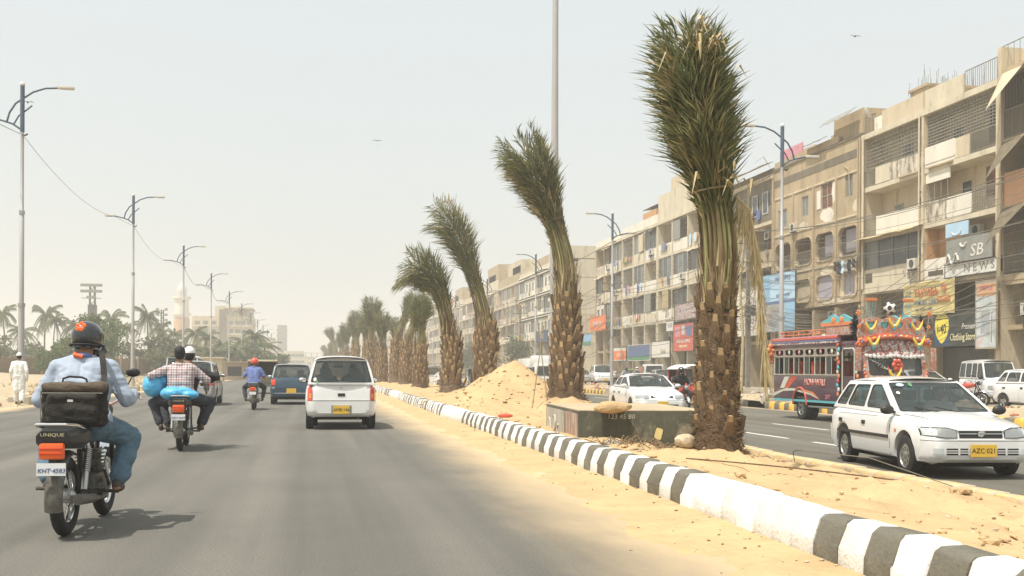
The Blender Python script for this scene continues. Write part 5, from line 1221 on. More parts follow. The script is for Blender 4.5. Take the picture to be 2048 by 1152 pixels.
for i in range(90):
    q = rnd.random(); x = lerp(-44, -7.6, q) + rnd.gauss(0, 1); y = lerp(125, 170, q) + rnd.gauss(0, 5); crown(b, (x, y, .9), (2.0, 1.8, rnd.uniform(.7, 1.4)), 170, i, .2, 2)
b.build('scrub', ['leaf_dust', 'leaf_far'], label='low scrub growing along the far fence', kind='stuff')
b = MB(); rnd = random.Random(14)
for i in range(60):
    q = rnd.random(); x = lerp(-80, -40, q); y = lerp(130, 190, rnd.random()); crown(b, (x, y, 1.2), (3, 3, rnd.uniform(1, 3.2)), 150, 200 + i, .3, 2)
b.build('scrub', ['leaf_dust', 'leaf_far'], label='scrubby growth beyond the left edge of the picture', kind='stuff')
b = MB(); rnd = random.Random(15)
for i in range(500):
    x = -9.6 - 7 * rnd.random(); y = 55 + 60 * rnd.random(); p = Vector((x, y, leftz(x, y)))
    for j in range(4): a = rnd.random() * 6.28; e = p + Vector((math.cos(a) * .12, math.sin(a) * .12, rnd.uniform(.1, .3))); w = Vector((.02, 0, 0)); b.add([p - w, p + w, e], [(0, 1, 2)])
b.build('dry_grass', 'straw', label='tufts of dry grass on the left verge', kind='stuff')
# roadside tree in front of the shops
tree('small dusty street tree in front of the shops beyond the sand heap', (29.0, 152, 0), (2.6, 2.6, 2.2), 6.5, 2600, 71, ('leaf_dust', 'leaf_far'), .17)
tree('grey-green street tree between the far palms and the shops', (29.0, 205, 0), (3.2, 3.2, 2.6), 7, 2600, 72, ('leaf_dust', 'leaf_far'), .2)
# dry bare branch caught behind the nearest palm
dt = thing('dead_tree', 'bare dry yellowish tree with broken branches behind the nearest palm', 'tree', (22.7, 55.5, 0))
b = MB(); rnd = random.Random(9)
b.tube([(0, 0, 0), (.1, 0, 3), (-.1, 0, 6), (.2, 0, 9.3)], [.1, .08, .07, .05], 7)
b.tube([(-.1, 0, 5.8), (-.9, 0, 7.2), (-1.2, 0, 8.0)], [.05, .035, .02], 6); b.tube([(.0, 0, 4.5), (.9, 0, 6.0), (1.0, 0, 3.6)], [.05, .05, .03], 6); b.tube([(-1.0, 0, 7.2), (.6, 0, 9.8)], .045, 6)
for k in range(40):
    z = rnd.uniform(4, 9); a = rnd.random() * 6.28; p = Vector((rnd.uniform(-.3, .3), 0, z)); b.tube([p, p + Vector((math.cos(a) * rnd.uniform(.4, 1.2), math.sin(a) * .6, rnd.uniform(-.3, .7)))], [.018, .005], 4)
b.build('branches', 'straw', dt, 50)

# ------------------------------------------------------------------ lamp posts, poles and wires
def lamp(label, loc, side, group):
    """side +1: long arm towards +X"""
    t = thing('street_lamp', label, 'street lamp', loc, 0, group); H = 11.0
    b = MB(); b.lathe([(.11, 0), (.105, 3.4), (.085, 3.42), (.08, 6.6), (.065, 6.62), (.06, 9.4)], 12); b.build('pole', 'pole_grey', t, 40)
    b = MB(); b.lathe([(.125, 3.34), (.125, 3.46)], 12); b.lathe([(.1, 6.55), (.1, 6.67)], 12); b.build('pole_collar', 'steel', t, 40)
    b = MB(); b.rbox(-.35, .35, -.35, .35, -.3, .22, .03); b.build('footing', 'concrete', t)
    b = MB(); b.lathe([(.075, 9.4), (.075, H)], 12); b.build('pole_top', 'pole_blue', t, 40)
    b = MB(); b.ell((0, 0, H + .05), (.09, .09, .09), 10); b.build('finial', 'letter_white', t, 50)
    s = side
    b = MB()
    b.tube([(-.50 * s, 0, 9.75), (-.42 * s, 0, 10.05), (-.22 * s, 0, 10.38), (.02 * s, 0, 10.56), (.35 * s, 0, 10.80), (.75 * s, 0, 10.95), (1.15 * s, 0, 10.98)], .035, 8); b.build('long_arm', 'pole_blue', t, 50)
    b = MB(); b.tube([(0, 0, 9.45), (-.3 * s, 0, 9.66), (-.62 * s, 0, 9.76), (-1.0 * s, 0, 9.84)], .032, 8); b.build('short_arm', 'pole_blue', t, 50)
    b = MB(); b.tube([(-.3 * s, 0, 9.62), (-.12 * s, 0, 9.95), (.12 * s, 0, 10.15), (.32 * s, 0, 10.33)], .028, 8); b.build('brace', 'pole_blue', t, 50)
    for x, z, d in ((1.15, 11.0, 1), (-1.0, 9.86, -1)):
        b = MB(); b.rbox(min(x * s, (x + .55 * d) * s), max(x * s, (x + .55 * d) * s), -.1, .1, z - .05, z + .05, .03); lh = b.build('lamp_head', 'ac_white', t, 40)
        b = MB(); b.rbox(min((x + .12 * d) * s, (x + .5 * d) * s), max((x + .12 * d) * s, (x + .5 * d) * s), -.07, .07, z - .065, z - .045, .008); b.build('lamp_glass', 'lamp_lens', lh)
    b = MB(); b.tube([(.02, -.1, 9.3), (.12, -.14, 9.25), (.2, -.1, 9.32)], .03, 6); b.build('cable_clamp', 'black_plastic', t)
    return t
GL, GR = 'lamp posts along the left roadside', 'lamp posts along the far kerb on the right'
LY = [40.6, 65.2, 90.7, 116, 142, 168, 194, 220, 246, 272, 300]
L0 = lamp('tallest-looking lamp post, nearest on the left roadside', (-9.8, LY[0], .05), 1, GL)
words = ['second', 'third', 'fourth', 'fifth', 'sixth', 'seventh', 'eighth', 'ninth', 'tenth', 'farthest']
for w_, y in zip(words, LY[1:]): copy_tree(L0, w_ + ' lamp post counted from the front on the left roadside', (-9.8, y, .05))
RY = [41.0, 65.8, 90.1, 115.5, 141, 167, 193, 219, 245]
R0 = lamp('nearest lamp post on the right, standing in front of the light blue hoarding', (18.45, RY[0], 0), -1, GR)
for w_, y in zip(words, RY[1:]): copy_tree(R0, w_ + ' lamp post counted from the front beyond the far carriageway', (18.45 + (y > 80) * .2, y, 0))
for k in range(6):
    b = MB(); b.tube(sag((-9.75, LY[k] + .05, 9.3), (-10.8, LY[k + 1], 9.85), .55), .010 if k < 2 else .018, 4); b.tube([(-10.8, LY[k + 1], 9.85), (-9.8, LY[k + 1], 9.35)], .009 if k < 2 else .018, 4)
    b.build('overhead_cable', 'wire', None, None, 'cable sagging between the %s and %s left lamp posts' % ((['first'] + words)[k], words[k]), cat='cable')
b = MB(); b.tube(sag((-10.9, LY[0], 9.85), (-9.8, 14, 9.4), .5), .012, 4); b.tube([(-10.9, LY[0], 9.85), (-9.8, LY[0], 9.35)], .012, 4); b.build('overhead_cable', 'wire', None, None, 'cable leaving the nearest left lamp post towards us', cat='cable')
for k in range(4):
    b = MB(); b.tube(sag((18.4, RY[k], 9.3), (18.5, RY[k + 1], 9.6), .45), .016 + .006 * k, 4); b.build('overhead_cable', 'wire', None, None, 'cable between the %s and %s right lamp posts' % ((['first'] + words)[k], words[k]), cat='cable')
b = MB(); b.lathe([(.16, 0), (.14, 6), (.105, 12), (.08, 19)], 16)
tp = thing('tall_pole', 'tall plain pale pole rising out of the picture behind the second palm', 'pole', (8.1, 36.1, -.1)); b.build('shaft', 'pole_grey', tp, 40)
b = MB(); b.lathe([(.14, 7.1), (.14, 7.25)], 14); b.tube([(.1, -.1, 7.2), (.16, -.1, 7.0), (.12, -.12, 6.8)], .03, 5); b.build('band', 'rope', tp, 40)
# power poles with cross-arms
def power_pole(label, x, y, H=11.5, m='trunk_grey'):
    t = thing('power_pole', label, 'power pole', (x, y, 0), 0, 'power poles in front of the shops')
    b = MB(); b.box(-.16, .16, -.13, .13, 0, H * .5); b.box(-.13, .13, -.10, .10, H * .5, H); b.build('pole', m, t)
    b = MB(); [b.box(-1.1, 1.1, -.16, -.11, z, z + .09) for z in (H - .4, H - 1.3, H - 2.6)]; b.tube([(-.9, -.13, H - .4), (0, -.13, H - 1.3)], .02, 4); b.tube([(.9, -.13, H - .4), (0, -.13, H - 1.3)], .02, 4); b.build('cross_arm', 'grille_dark', t)
    b = MB()
    for z in (H - .3, H - 1.2, H - 2.5):
        for xx in (-1, -.5, .5, 1): b.lathe([(.03, 0), (.06, .04), (.03, .08), (.06, .12), (.02, .18)], 8, TR(xx, -.13, z))
    b.build('insulator', 'wall_brown', t, 50)
    b = MB(); b.rbox(-.35, .35, -.6, -.15, H * .45, H * .45 + .8, .04); b.build('junction_box', 'grille_dark', t)
    return t
PP = [(31.3, 75.3, 11.8), (31.0, 110.8, 10.8), (30.6, 128, 10), (30.8, 160, 11), (30.8, 195, 11), (30.8, 235, 11), (31.3, 36.0, 11)]
for (x, y, h_), w_ in zip(PP, ['tangled concrete power pole beside the light blue hoarding', 'power pole in front of the narrow pale building', 'power pole at the mouth of the side street', 'power pole before the banded white building', 'power pole among the far palms', 'farthest power pole before the shops', 'power pole at the right edge in front of the dark building']):
    power_pole(w_, x, y, h_)
order = [6, 0, 1, 2, 3, 4, 5]; rnd = random.Random(21)
for a, c in zip(order, order[1:]):
    (x0, y0, h0), (x1, y1, h1) = PP[a], PP[c]
    for k in range(12):
        lvl = (.4, .4, .4, 1.3, 1.3, 2.6, 2.6, 4, 5.2, 6, 6.3, 6.6)[k]; dx = rnd.uniform(-1, 1)
        b = MB(); b.tube(sag((x0 + dx, y0 - .13, h0 - lvl + .1), (x1 + dx, y1 - .13, h1 - lvl + .1), rnd.uniform(.35, 1.5)), rnd.choice((.010, .014, .018)) * (1 + y0 / 200), 4)
        b.build('overhead_wire', 'wire', None, None, 'dark wires strung from pole to pole in front of the shops', cat='wire', group='wires strung between the power poles')
for k in range(64):
    x, y, h_ = PP[rnd.choice((0, 0, 0, 6, 6, 1, 1, 3))]; ty_ = y + rnd.uniform(-14, 14); 
    if abs(ty_ - y) < 2: ty_ += 4
    b = MB(); b.tube(sag((x, y, rnd.uniform(4.2, h_ - .5)), (FX - .1, ty_, rnd.uniform(3.4, 9.5)), rnd.uniform(.1, 1.3)), rnd.choice((.008, .011, .015)), 4)
    b.build('service_wire', 'wire', None, None, 'loose service wire looping from a power pole to the shop fronts', cat='wire', group='service wires to the shop fronts')
# tangle bundles
for k in range(10):
    b = MB(); y0 = 46 + k * .6; zz = 3.6 + .35 * k
    b.tube(sag((32.0, y0, zz + 1.2), (31.3 + .5 * math.sin(k), 76, 4.3 + .3 * k), 1.2 + .15 * k, 24), .016, 4); b.build('cable_bundle', 'wire', None, None, 'heavy cable bundle sagging across the shop fronts above the painted bus', cat='cable', group='cable bundles above the bus')
for k in range(8):
    b = MB(); a_ = rnd.uniform(0, 6); c = Vector((31.2, 75.2, 4.5 + k * .6)); b.tube([c + Vector((.5 * math.cos(a_ + j * .8), .5 * math.sin(a_ + j * .8), .35 * math.sin(j * 1.7 + k))) for j in range(12)], .018, 4); b.build('coiled_cable', 'wire', None, None, 'coil of spare cable tied to the tangled power pole', cat='cable', group='coils of cable on the tangled pole')
# concrete slabs by the yellow kerb, pots, blocks
t = thing('broken_slab', 'broken concrete kerb slabs heaped behind the yellow kerb near the bus', 'rubble', (18.6, 42.4, -.1), R(20))
for k, (x, y, z, rx, ry) in enumerate(((0, 0, .25, 30, 10), (.4, -.6, .2, -25, 40), (-.2, -1.0, .3, 60, -20), (.5, .6, .2, 10, 60))):
    b = MB(); b.rbox(-.35, .35, -.12, .12, -.25, .25, .03, 0, TR(x, y, z, rx, ry)); b.build('slab', 'concrete', t)
for k, (x, y) in enumerate(((19.3, 24.4), (20.2, 27.5))):
    b = MB(); b.rbox(-.3, .3, -.2, .2, -.1, .35, .04); b.build('concrete_block', 'concrete', None, None, ('square concrete block by the parked white hatchback', 'concrete lump on the verge beyond the large white hatchback')[k], cat='block', loc=(x, y, .1), rz=.4 * k)
b = MB()
for k in range(3): b.box(-.9, .9, -.1 + k * .25, .1 + k * .25, 0, .5)
b.build('brick_pile', 'brick_red', None, None, 'low red brick heap on the verge behind the nearest palm', cat='bricks', loc=(20.6, 58, .1), rz=.3)
for k in range(3):
    bd = link('bird', None, None, ('small bird high in the sky at the left', 'small bird in the sky above the beige building', 'tiny bird over the road between the palms')[k], 'bird', loc=((-18.5, 78, 19), (41, 78, 27), (6, 100, 22))[k])
    b = MB(); b.ell((0, 0, 0), (.06, .2, .06), 8); b.add([(0, .06, 0), (0, -.06, 0), (.22, -.05, .06), (.5, -.1, -.02), (-.22, -.05, .06), (-.5, -.1, -.02)], [(0, 1, 2), (2, 1, 3), (0, 4, 1), (4, 5, 1)]); b.build('bird_body', 'ink', bd)

# ------------------------------------------------------------------ cars
SIDE = [(0, .80), (.08, .955), (.22, .985), (.5, 1.0), (.78, .985), (.9, .955), (.965, .90), (1.0, .82)]
def wheel_meshes(r, w, cap):
    b = MB(); T = TR(0, 0, 0, 0, 90, 0)
    b.lathe([(r * .62, -w * .5), (r * .9, -w * .5), (r * .985, -w * .42), (r, -w * .25), (r * 1.0, w * .25), (r * .985, w * .42), (r * .9, w * .5), (r * .62, w * .5), (r * .6, 0)], 28, T, closed=True)
    ty = b.mesh('tyre', ['black_rubber'], 30)
    b = MB()
    b.lathe([(r * .63, -w * .52), (r * .60, -w * .5), (r * .57, -w * .2), (r * .57, w * .3), (r * .60, w * .46), (r * .64, w * .47)], 28, T, caps=False)
    if cap == 'hub':
        b.lathe([(0, w * .46), (r * .14, w * .45), (r * .2, w * .38), (r * .5, w * .42), (r * .6, w * .36)], 28, T)
        for k in range(8):
            a = 2 * PI * k / 8
            b.add([(w * .41, r * q * math.cos(a + d), r * q * math.sin(a + d)) for q, d in ((.34, -.16), (.5, -.13), (.5, .13), (.34, .16))], [(0, 1, 2, 3)], 1)
    else:
        b.lathe([(0, w * .3), (r * .12, w * .32), (r * .14, w * .2)], 16, T)
        b.lathe([(0, -w * .1), (r * .57, -w * .1)], 24, T, 1, caps=False)
        for k in range(5 if cap == 'five' else 7):
            a = 2 * PI * k / (5 if cap == 'five' else 7)
            c, s = math.cos(a), math.sin(a)
            P = lambda q, d, x: (x, r * (q * c - d * s), r * (q * s + d * c))
            b.add([P(.08, -.08, w * .3), P(.08, .08, w * .3), P(.58, .12, w * .36), P(.58, -.12, w * .36), P(.08, -.09, 0), P(.08, .09, 0), P(.58, .14, 0), P(.58, -.14, 0)],
                  [(0, 1, 2, 3), (4, 7, 6, 5), (1, 5, 6, 2), (3, 7, 4, 0), (2, 6, 7, 3), (0, 4, 5, 1)])
    rim = b.mesh('rim', ['steel', 'dark_cavity'], 35)
    return ty, rim

class Car:
    def __init__(s, name, label, cat, loc, rz, L, W, H, wb, axle, prof, zbot, ws, wt, rr, rb, paint, splits, wr=.28, ww=.17, roofx=.80, beltx=.93,
                 cap='hub', glassm='car_glass', nose=.5, tail=.35, cav=True, group=None, crown=.05, detail=2, wscr=.04, endk=.22):
        s.__dict__.update(locals())
        s.hL, s.hW = L / 2, W / 2
        s.root = thing(name, label, cat, loc, rz, group)
        s.body(); s.cabin(); s.wheels()
    def hw(s, y):
        k = 1.
        d = (y - (s.hL - s.nose)) / s.nose
        if d > 0: k = 1 - s.endk * d ** 2.6
        d = (-y - (s.hL - s.tail)) / s.tail
        if d > 0: k = 1 - s.endk * .65 * d ** 2.6
        return s.hW * k
    def zt(s, y): return interp(s.prof, y)
    def zb(s, y):
        return s.zbot + .10 * max(0, (y - s.hL + .25) / .25) ** 2 + .10 * max(0, (-y - s.hL + .25) / .25) ** 2
    def sx(s, y, z):
        b, t = s.zb(y), s.zt(y); return s.hw(y) * interp(SIDE, (z - b) / max(.01, t - b))
    def fy(s, x, z, sg=1):
        y = s.hL
        while y > 0:
            yy = y * sg
            if s.zb(yy) <= z <= s.zt(yy) + s.crown * .6 and s.sx(yy, min(z, s.zt(yy))) >= abs(x): return yy
            y -= .004
        return yy
    def part(s, b, name, mats, sm=35, parent=None, **kw): return b.build(name, mats, parent or s.root, sm, **kw)
    def body(s):
        ys = sorted(set([round(-s.hL + q, 4) for q in (0, .02, .06, .12, .2, .3)] + [round(s.hL - q, 4) for q in (0, .02, .06, .12, .2, .3, .42, .55)]
                        + [p[0] for p in s.prof] + [-s.hL + .45 + i * (s.L - 1.1) / 12 for i in range(13)]))
        ys = [y for i, y in enumerate(ys) if i == 0 or y - ys[i - 1] > .012]
        bm = bmesh.new(); rings = []
        for y in ys:
            b, t, h = s.zb(y), s.zt(y), s.hw(y); cr = s.crown
            half = [(0, b)] + [(h * f, lerp(b, t, q)) for q, f in SIDE] + [(h * .55, t + cr * .55), (h * .25, t + cr * .9), (0, t + cr)]
            ring = half + [(-x, z) for x, z in half[1:-1]][::-1]
            rings.append([bm.verts.new((x, y, z)) for x, z in ring])
        n = len(rings[0])
        for a, c in zip(rings, rings[1:]):
            for k in range(n): bm.faces.new((a[k], a[(k + 1) % n], c[(k + 1) % n], c[k]))
        bm.faces.new(rings[0]); bm.faces.new(rings[-1][::-1])
        bmesh.ops.recalc_face_normals(bm, faces=bm.faces)
        o = MB().bm(bm).build('body', [s.paint, 'dark_cavity', 'interior'], s.root)
        c = MB(); s.axles = (s.axle, s.axle - s.wb)
        for ay in s.axles:
            for sg in (-1, 1):
                c.lathe([(s.wr + .055, 0), (s.wr + .055, .34)], 32, TR(sg * (s.hW - .24) - (.17 if False else 0), ay, s.wr + .015, 0, 90 * sg, 0))
        if s.cav:
            y0, y1 = s.rb[0] + .10, s.ws[0] - .05
            b2 = bmesh.new(); bmesh.ops.create_cube(b2, size=1)
            for v in b2.verts: v.co = Vector((v.co.x * 2 * (s.hW * s.beltx - .09), lerp(y0, y1, v.co.y + .5), lerp(s.zbot + .12, 2.5, v.co.z + .5)))
            c.bm(b2)
        cut = c.build('cutter', 'dark_cavity', fixn=True)
        m = o.modifiers.new('b', 'BOOLEAN'); m.operation = 'DIFFERENCE'; m.object = cut; m.solver = 'EXACT'
        apply_mods(o)
        bpy.data.objects.remove(cut)
        me = o.data
        me.materials.clear()
        for k in (s.paint, 'dark_cavity', 'interior'): me.materials.append(M[k])
        for p in me.polygons:
            x, y, z = p.center; mi = 0
            for ay in s.axles:
                if math.hypot(y - ay, z - s.wr - .015) < s.wr + .05 and abs(x) < s.hW * .999: mi = 1
            if mi == 0 and s.cav and abs(x) < s.hW * s.beltx - .08 and s.rb[0] + .09 < y < s.ws[0] - .04 and z > s.zbot + .11 and (abs(p.normal.z) < .5 and z < 9 or z < s.zbot + .14): mi = 2
            if p.normal.z < -.9 and z < s.zbot + .12: mi = 1
            p.material_index = mi
        me.shade_smooth(); me.set_sharp_from_angle(angle=R(32))
    def gx(s, z):
        t = (z - s.ws[1]) / (s.wt[1] - s.ws[1]); t = max(-.15, t)
        return s.hW * (lerp(s.beltx, s.roofx, t) + .03 * math.sin(PI * min(1, max(0, t))))
    def spatch(s, name, mats, y0, y1, z0, z1, off, ny=10, nz=5, sides=(-1, 1), lo=None, sm=35, parent=None, zfun=None):
        out = []
        for sg in sides:
            b = MB(); rows = []
            for i in range(ny + 1):
                y = lerp(y0, y1, i / ny); row = []
                for j in range(nz + 1):
                    za = max(z0, lo(y)) if lo else z0
                    zb_ = z1 + (zfun(y) if zfun else 0)
                    z = lerp(za, zb_, j / nz); row.append((sg * (s.sx(y, z) + off), y, z))
                rows.append(row)
            full = [[(r[0][0] - sg * off * 1.2, r[0][1], r[0][2])] + r + [(r[-1][0] - sg * off * 1.2, r[-1][1], r[-1][2])] for r in rows]
            full = [[(p[0] - sg * off * 1.2, p[1], p[2]) for p in full[0]]] + full + [[(p[0] - sg * off * 1.2, p[1], p[2]) for p in full[-1]]]
            b.grid(full, flip=(sg < 0)); out.append(s.part(b, name, mats, sm, parent))
        return out
    def fpatch(s, name, mats, x0, x1, z0, z1, off, sg=1, nx=8, nz=4, mirror=False, sm=35, shape=None, parent=None, rim=.012):
        out = []
        for mx in ((1, -1) if mirror else (1,)):
            rows = []
            for i in range(nx + 1):
                x = lerp(x0, x1, i / nx); row = []
                for j in range(nz + 1):
                    za, zb_ = (shape(x) if shape else (z0, z1))
                    z = lerp(za, zb_, j / nz); row.append((x * mx, s.fy(x, z, sg) + off * sg, z))
                rows.append(row)
            d = (abs(off) + rim) * sg
            full = [[(r[0][0], r[0][1] - d, r[0][2])] + r + [(r[-1][0], r[-1][1] - d, r[-1][2])] for r in rows]
            full = [[(p[0], p[1] - d, p[2]) for p in full[0]]] + full + [[(p[0], p[1] - d, p[2]) for p in full[-1]]]
            b = MB(); b.grid(full, flip=(sg * mx > 0)); out.append(s.part(b, name, mats, sm, parent))
        return out
    def cabin(s):
        (wy, wz), (ty, tz), (ry, rz_), (by, bz) = s.ws, s.wt, s.rr, s.rb
        pw = .055
        quad = [(by, bz), (wy, wz), (ty, tz), (ry, rz_)]
        inner = inset(quad, pw)
        # window polygons between the splits
        def at(t, z, l0, l1):  # y on a pillar line
            return lerp(l0, l1, (z - bz) / (tz - bz))
        wins = []; lines = [None] + sorted(s.splits) + [None]
        for a, b_ in zip(lines, lines[1:]):
            poly = inner
            for ln, side in ((a, 1), (b_, -1)):
                if ln is None: continue
                y0, y1 = ln[0], ln[1]; w = (ln[2] if len(ln) > 2 else .04) * side
                p0 = Vector((y0 + w, bz, 0)); p1 = Vector((y1 + w, tz, 0))
                out = []
                for i in range(len(poly)):
                    A = poly[i]; B = poly[(i + 1) % len(poly)]
                    f = lambda P: ((P[0] - p0.x) - (p1.x - p0.x) * (P[1] - p0.y) / (p1.y - p0.y)) * side
                    fa, fb = f(A), f(B)
                    if fa >= 0: out.append(A)
                    if fa * fb < 0:
                        q = fa / (fa - fb); out.append((lerp(A[0], B[0], q), lerp(A[1], B[1], q)))
                poly = out
            wins.append(rpoly(poly, .06, 3))
        for sg in (-1, 1):
            fn = lambda a, c, d: (sg * (s.gx(c) - d), a, c)
            b = MB(); b.plate(quad, wins, fn, .035); s.part(b, 'window_pillars', s.paint, 40)
            for w in wins:
                b = MB(); b.plate(w, [], lambda a, c, d: (sg * (s.gx(c) - .014 - d), a, c), .004)
                g = s.part(b, 'side_window', s.glassm, None)
                b = MB(); b.plate(w, [inset(w, .014)], lambda a, c, d: (sg * (s.gx(c) - .006 - d), a, c), .006); s.part(b, 'seal', 'black_rubber', None, g)
        def face(y0, z0, y1, z1, sg, names, m):
            n, k = 12, 6
            def P(u, t, off=0.):
                z = lerp(z0, z1, t); x = u * (s.gx(z) - .012); bow = s.wscr * 1.5 * (1 - u * u) * sg
                ln = math.hypot(y1 - y0, z1 - z0); nz = abs(y1 - y0) / ln; ny = (z1 - z0) / ln * sg
                return (x, lerp(y0, y1, t) + bow + off * ny, z + off * nz)
            e = .055; tb = .08; tt = .94
            def G(u0, u1, t0, t1, off, name, mm, th=.012, ring=None):
                rows = [[P(lerp(u0, u1, i / n), lerp(t0, t1, j / k), off) for j in range(k + 1)] for i in range(n + 1)]
                b = MB(); b.grid(rows, flip=(sg > 0)); b.grid([[P(lerp(u0, u1, i / n), lerp(t0, t1, j / k), off - th) for j in range(k + 1)] for i in range(n + 1)], flip=(sg < 0))
                return s.part(b, name, mm, 40)
            g = G(-1 + e, 1 - e, tb, tt, -.004, names[0], m)
            b = MB()
            uo = [(-1, 0), (1, 0), (1, 1), (-1, 1)]
            def dens(poly, q=8): return [(lerp(a[0], c[0], i / q), lerp(a[1], c[1], i / q)) for a, c in zip(poly, poly[1:] + poly[:1]) for i in range(q)]
            ui = rrect(-1 + e, 1 - e, tb, tt, .05)
            b.plate(dens(uo), [ui], lambda a, c, d: P(a, c, .004 - d), .02); s.part(b, names[1], s.paint, 40)
            ui2 = rrect(-1 + e + .025, 1 - e - .025, tb + .04, tt - .04, .04)
            b = MB(); b.plate(ui, [ui2], lambda a, c, d: P(a, c, .002 - d), .004); s.part(b, 'seal', 'black_rubber', None, g)
            return g, P
        s.wsg, s.PW = face(wy, wz, ty, tz, 1, ('windscreen', 'windscreen_frame'), s.glassm)
        s.rwg, s.PR = face(by, bz, ry, rz_, -1, ('rear_window', 'rear_frame'), s.glassm)
        # roof
        rows = []
        for i in range(13):
            y = lerp(ry - .02, ty + .02, i / 12); zz = lerp(rz_, tz, i / 12) + .035 * math.sin(PI * i / 12)
            e = s.wscr * 1.5
            row = []
            for j in range(15):
                u = -1 + 2 * j / 14; yy = y + (e * (1 - u * u) * (1 if i > 6 else -1) * abs(i - 6) / 6)
                row.append((u * (s.gx(tz) + .006), yy, zz + s.crown * .8 * (1 - abs(u) ** 2.6) - (.02 if abs(u) == 1 else 0)))
            rows.append(row)
        b = MB(); b.grid(rows, flip=False); b.grid([[(p[0], p[1], p[2] - .03) for p in r] for r in rows], flip=True)
        s.part(b, 'roof', s.paint, 45)
    def wheels(s):
        ty, rim = wheel_meshes(s.wr, s.ww, s.cap)
        for ay in s.axles:
            for sg in (-1, 1):
                w = link('wheel', None, s.root); w.location = (sg * (s.hW - s.ww / 2 - .015), ay, s.wr)
                if sg < 0: w.rotation_euler[2] = PI
                link('tyre', ty, w); link('rim', rim, w)
        b = MB(); b.box(-s.hW + .25, s.hW - .25, -s.hL + .3, s.hL - .35, s.zbot - .04, s.zbot + .05)
        for ay in s.axles: b.tube([(-s.hW + .2, ay, s.wr), (s.hW - .2, ay, s.wr)], .035, 8)
        s.part(b, 'underbody', 'dark_cavity', None)
    # trimmings
    def doors(s, edges, z0=None, z1=None, handle='black_plastic', mould=None):
        z0 = z0 or s.zbot + .07; z1 = z1 or s.ws[1] - .045
        ra = s.wr + .09
        def lo(y):
            z = z0
            for ay in s.axles:
                d = abs(y - ay)
                if d < ra: z = max(z, s.wr + math.sqrt(ra * ra - d * d))
            return z
        for a, c in zip(edges, edges[1:]):
            s.spatch('door_gap', 'black_rubber', a - .006, c + .006, z0 - .006, z1 + .006, .002, 12, 5, lo=lambda y: lo(y) - .006)
            ds = s.spatch('door', s.paint, a + .005, c - .005, z0, z1, .006, 14, 6, lo=lo)
            for sg, d in zip((-1, 1), ds):
                hy = a + .12; hz = z1 - .11
                b = MB(); x = s.sx(hy, hz) + .008; b.rbox(sg * x - .012, sg * x + .018 * 1, hy - .055, hy + .06, hz - .03, hz + .03, .008); s.part(b, 'handle', handle, 35, d)
        if mould: s.spatch('side_moulding', mould[2], edges[0] + .02, edges[-1] - .02, mould[0], mould[1], .022, 12, 2)
    def bumper(s, sg, z0, z1, off=.035, m=None, wrap=.97, span=None):
        x = s.hw(sg * (s.hL - .30)) * wrap
        s.fpatch('bumper_gap', 'black_rubber', -x * .995, x * .995, z1 - .01, z1 + .008, .012, sg, 30, 1)
        s.fpatch('front_bumper' if sg > 0 else 'rear_bumper', m or s.paint, -x, x, z0, z1, off, sg, 30, 6)
    def mirrors(s, m='black_plastic'):
        y, z = s.ws[0] - .12, s.ws[1] + .07
        for sg in (-1, 1):
            b = MB(); x = s.hW * s.beltx
            b.ell((sg * (x + .12), y, z), (.105, .055, .07), 14); b.tube([(sg * (x - .02), y - .02, z - .04), (sg * (x + .07), y, z - .03)], .022, 8)
            o = s.part(b, 'mirror', m, 50)
            b = MB(); b.ell((sg * (x + .125), y - .045, z), (.085, .02, .052), 12); s.part(b, 'mirror_glass', 'chrome', 50, o)
    def plate_at(s, sg, z, txt, w=.33, h=.165, m='plate_yellow', off=.05, x=0):
        y = s.fy(0, z, sg) + off * sg
        b = MB(); b.rbox(x - w / 2, x + w / 2, min(y, y + .012 * sg), max(y, y + .012 * sg), z - h / 2, z + h / 2, .004); p = s.part(b, 'number_plate', m, None)
        if txt:
            T = TR(x, y + .0135 * sg, z, 90, 0, 180 if sg > 0 else 0)
            text(txt, h * .55, 'ink', T, p, depth=.0015, sx=.95)
        return p
    def seats(s, rows, wheel=True):
        for (y, zb_) in rows:
            for sg in (-1, 1):
                b = MB(); x = sg * s.hW * .42
                b.rbox(x - .23, x + .23, y - .12, y + .40, .30, .52, .05); b.rbox(x - .22, x + .22, y - .16, y, .45, zb_, .05)
                o = s.part(b, 'seat', 'seat_cloth', 50)
                b = MB(); b.rbox(x - .12, x + .12, y - .17, y - .08, zb_ + .02, zb_ + .19, .035); s.part(b, 'headrest', 'seat_cloth', 50, o)
        b = MB(); b.rbox(-s.hW + .1, s.hW - .1, s.ws[0] - .45, s.ws[0] - .06, s.ws[1] - .22, s.ws[1] - .015, .04); s.part(b, 'dashboard', 'black_plastic', 40)
        if wheel:
            b = MB(); c = Vector((s.hW * .42, s.ws[0] - .56, s.ws[1] - .03)); ax = Vector((0, -.85, .5)).normalized()
            q = ax.to_track_quat('Z', 'Y')
            pts = [c + q @ Vector((.18 * math.cos(a * PI / 10), .18 * math.sin(a * PI / 10), 0)) for a in range(21)]
            b.tube(pts, .014, 6, cap=False); b.tube([c, c + Vector((0, .2, -.12))], .025, 6)
            b.tube([c + q @ Vector((-.17, 0, 0)), c + q @ Vector((.17, 0, 0))], .016, 6)
            s.part(b, 'steering_wheel', 'black_plastic', 50)
    def wipers(s):
        for x0, x1 in ((-.35, .2), (.1, .62)):
            pts = [s.PW(lerp(x0, x1, t / 6) , .04 + .16 * (t / 6), .012) for t in range(7)]
            b = MB(); b.tube(pts, .008, 5); s.part(b, 'wiper', 'black_rubber', None)

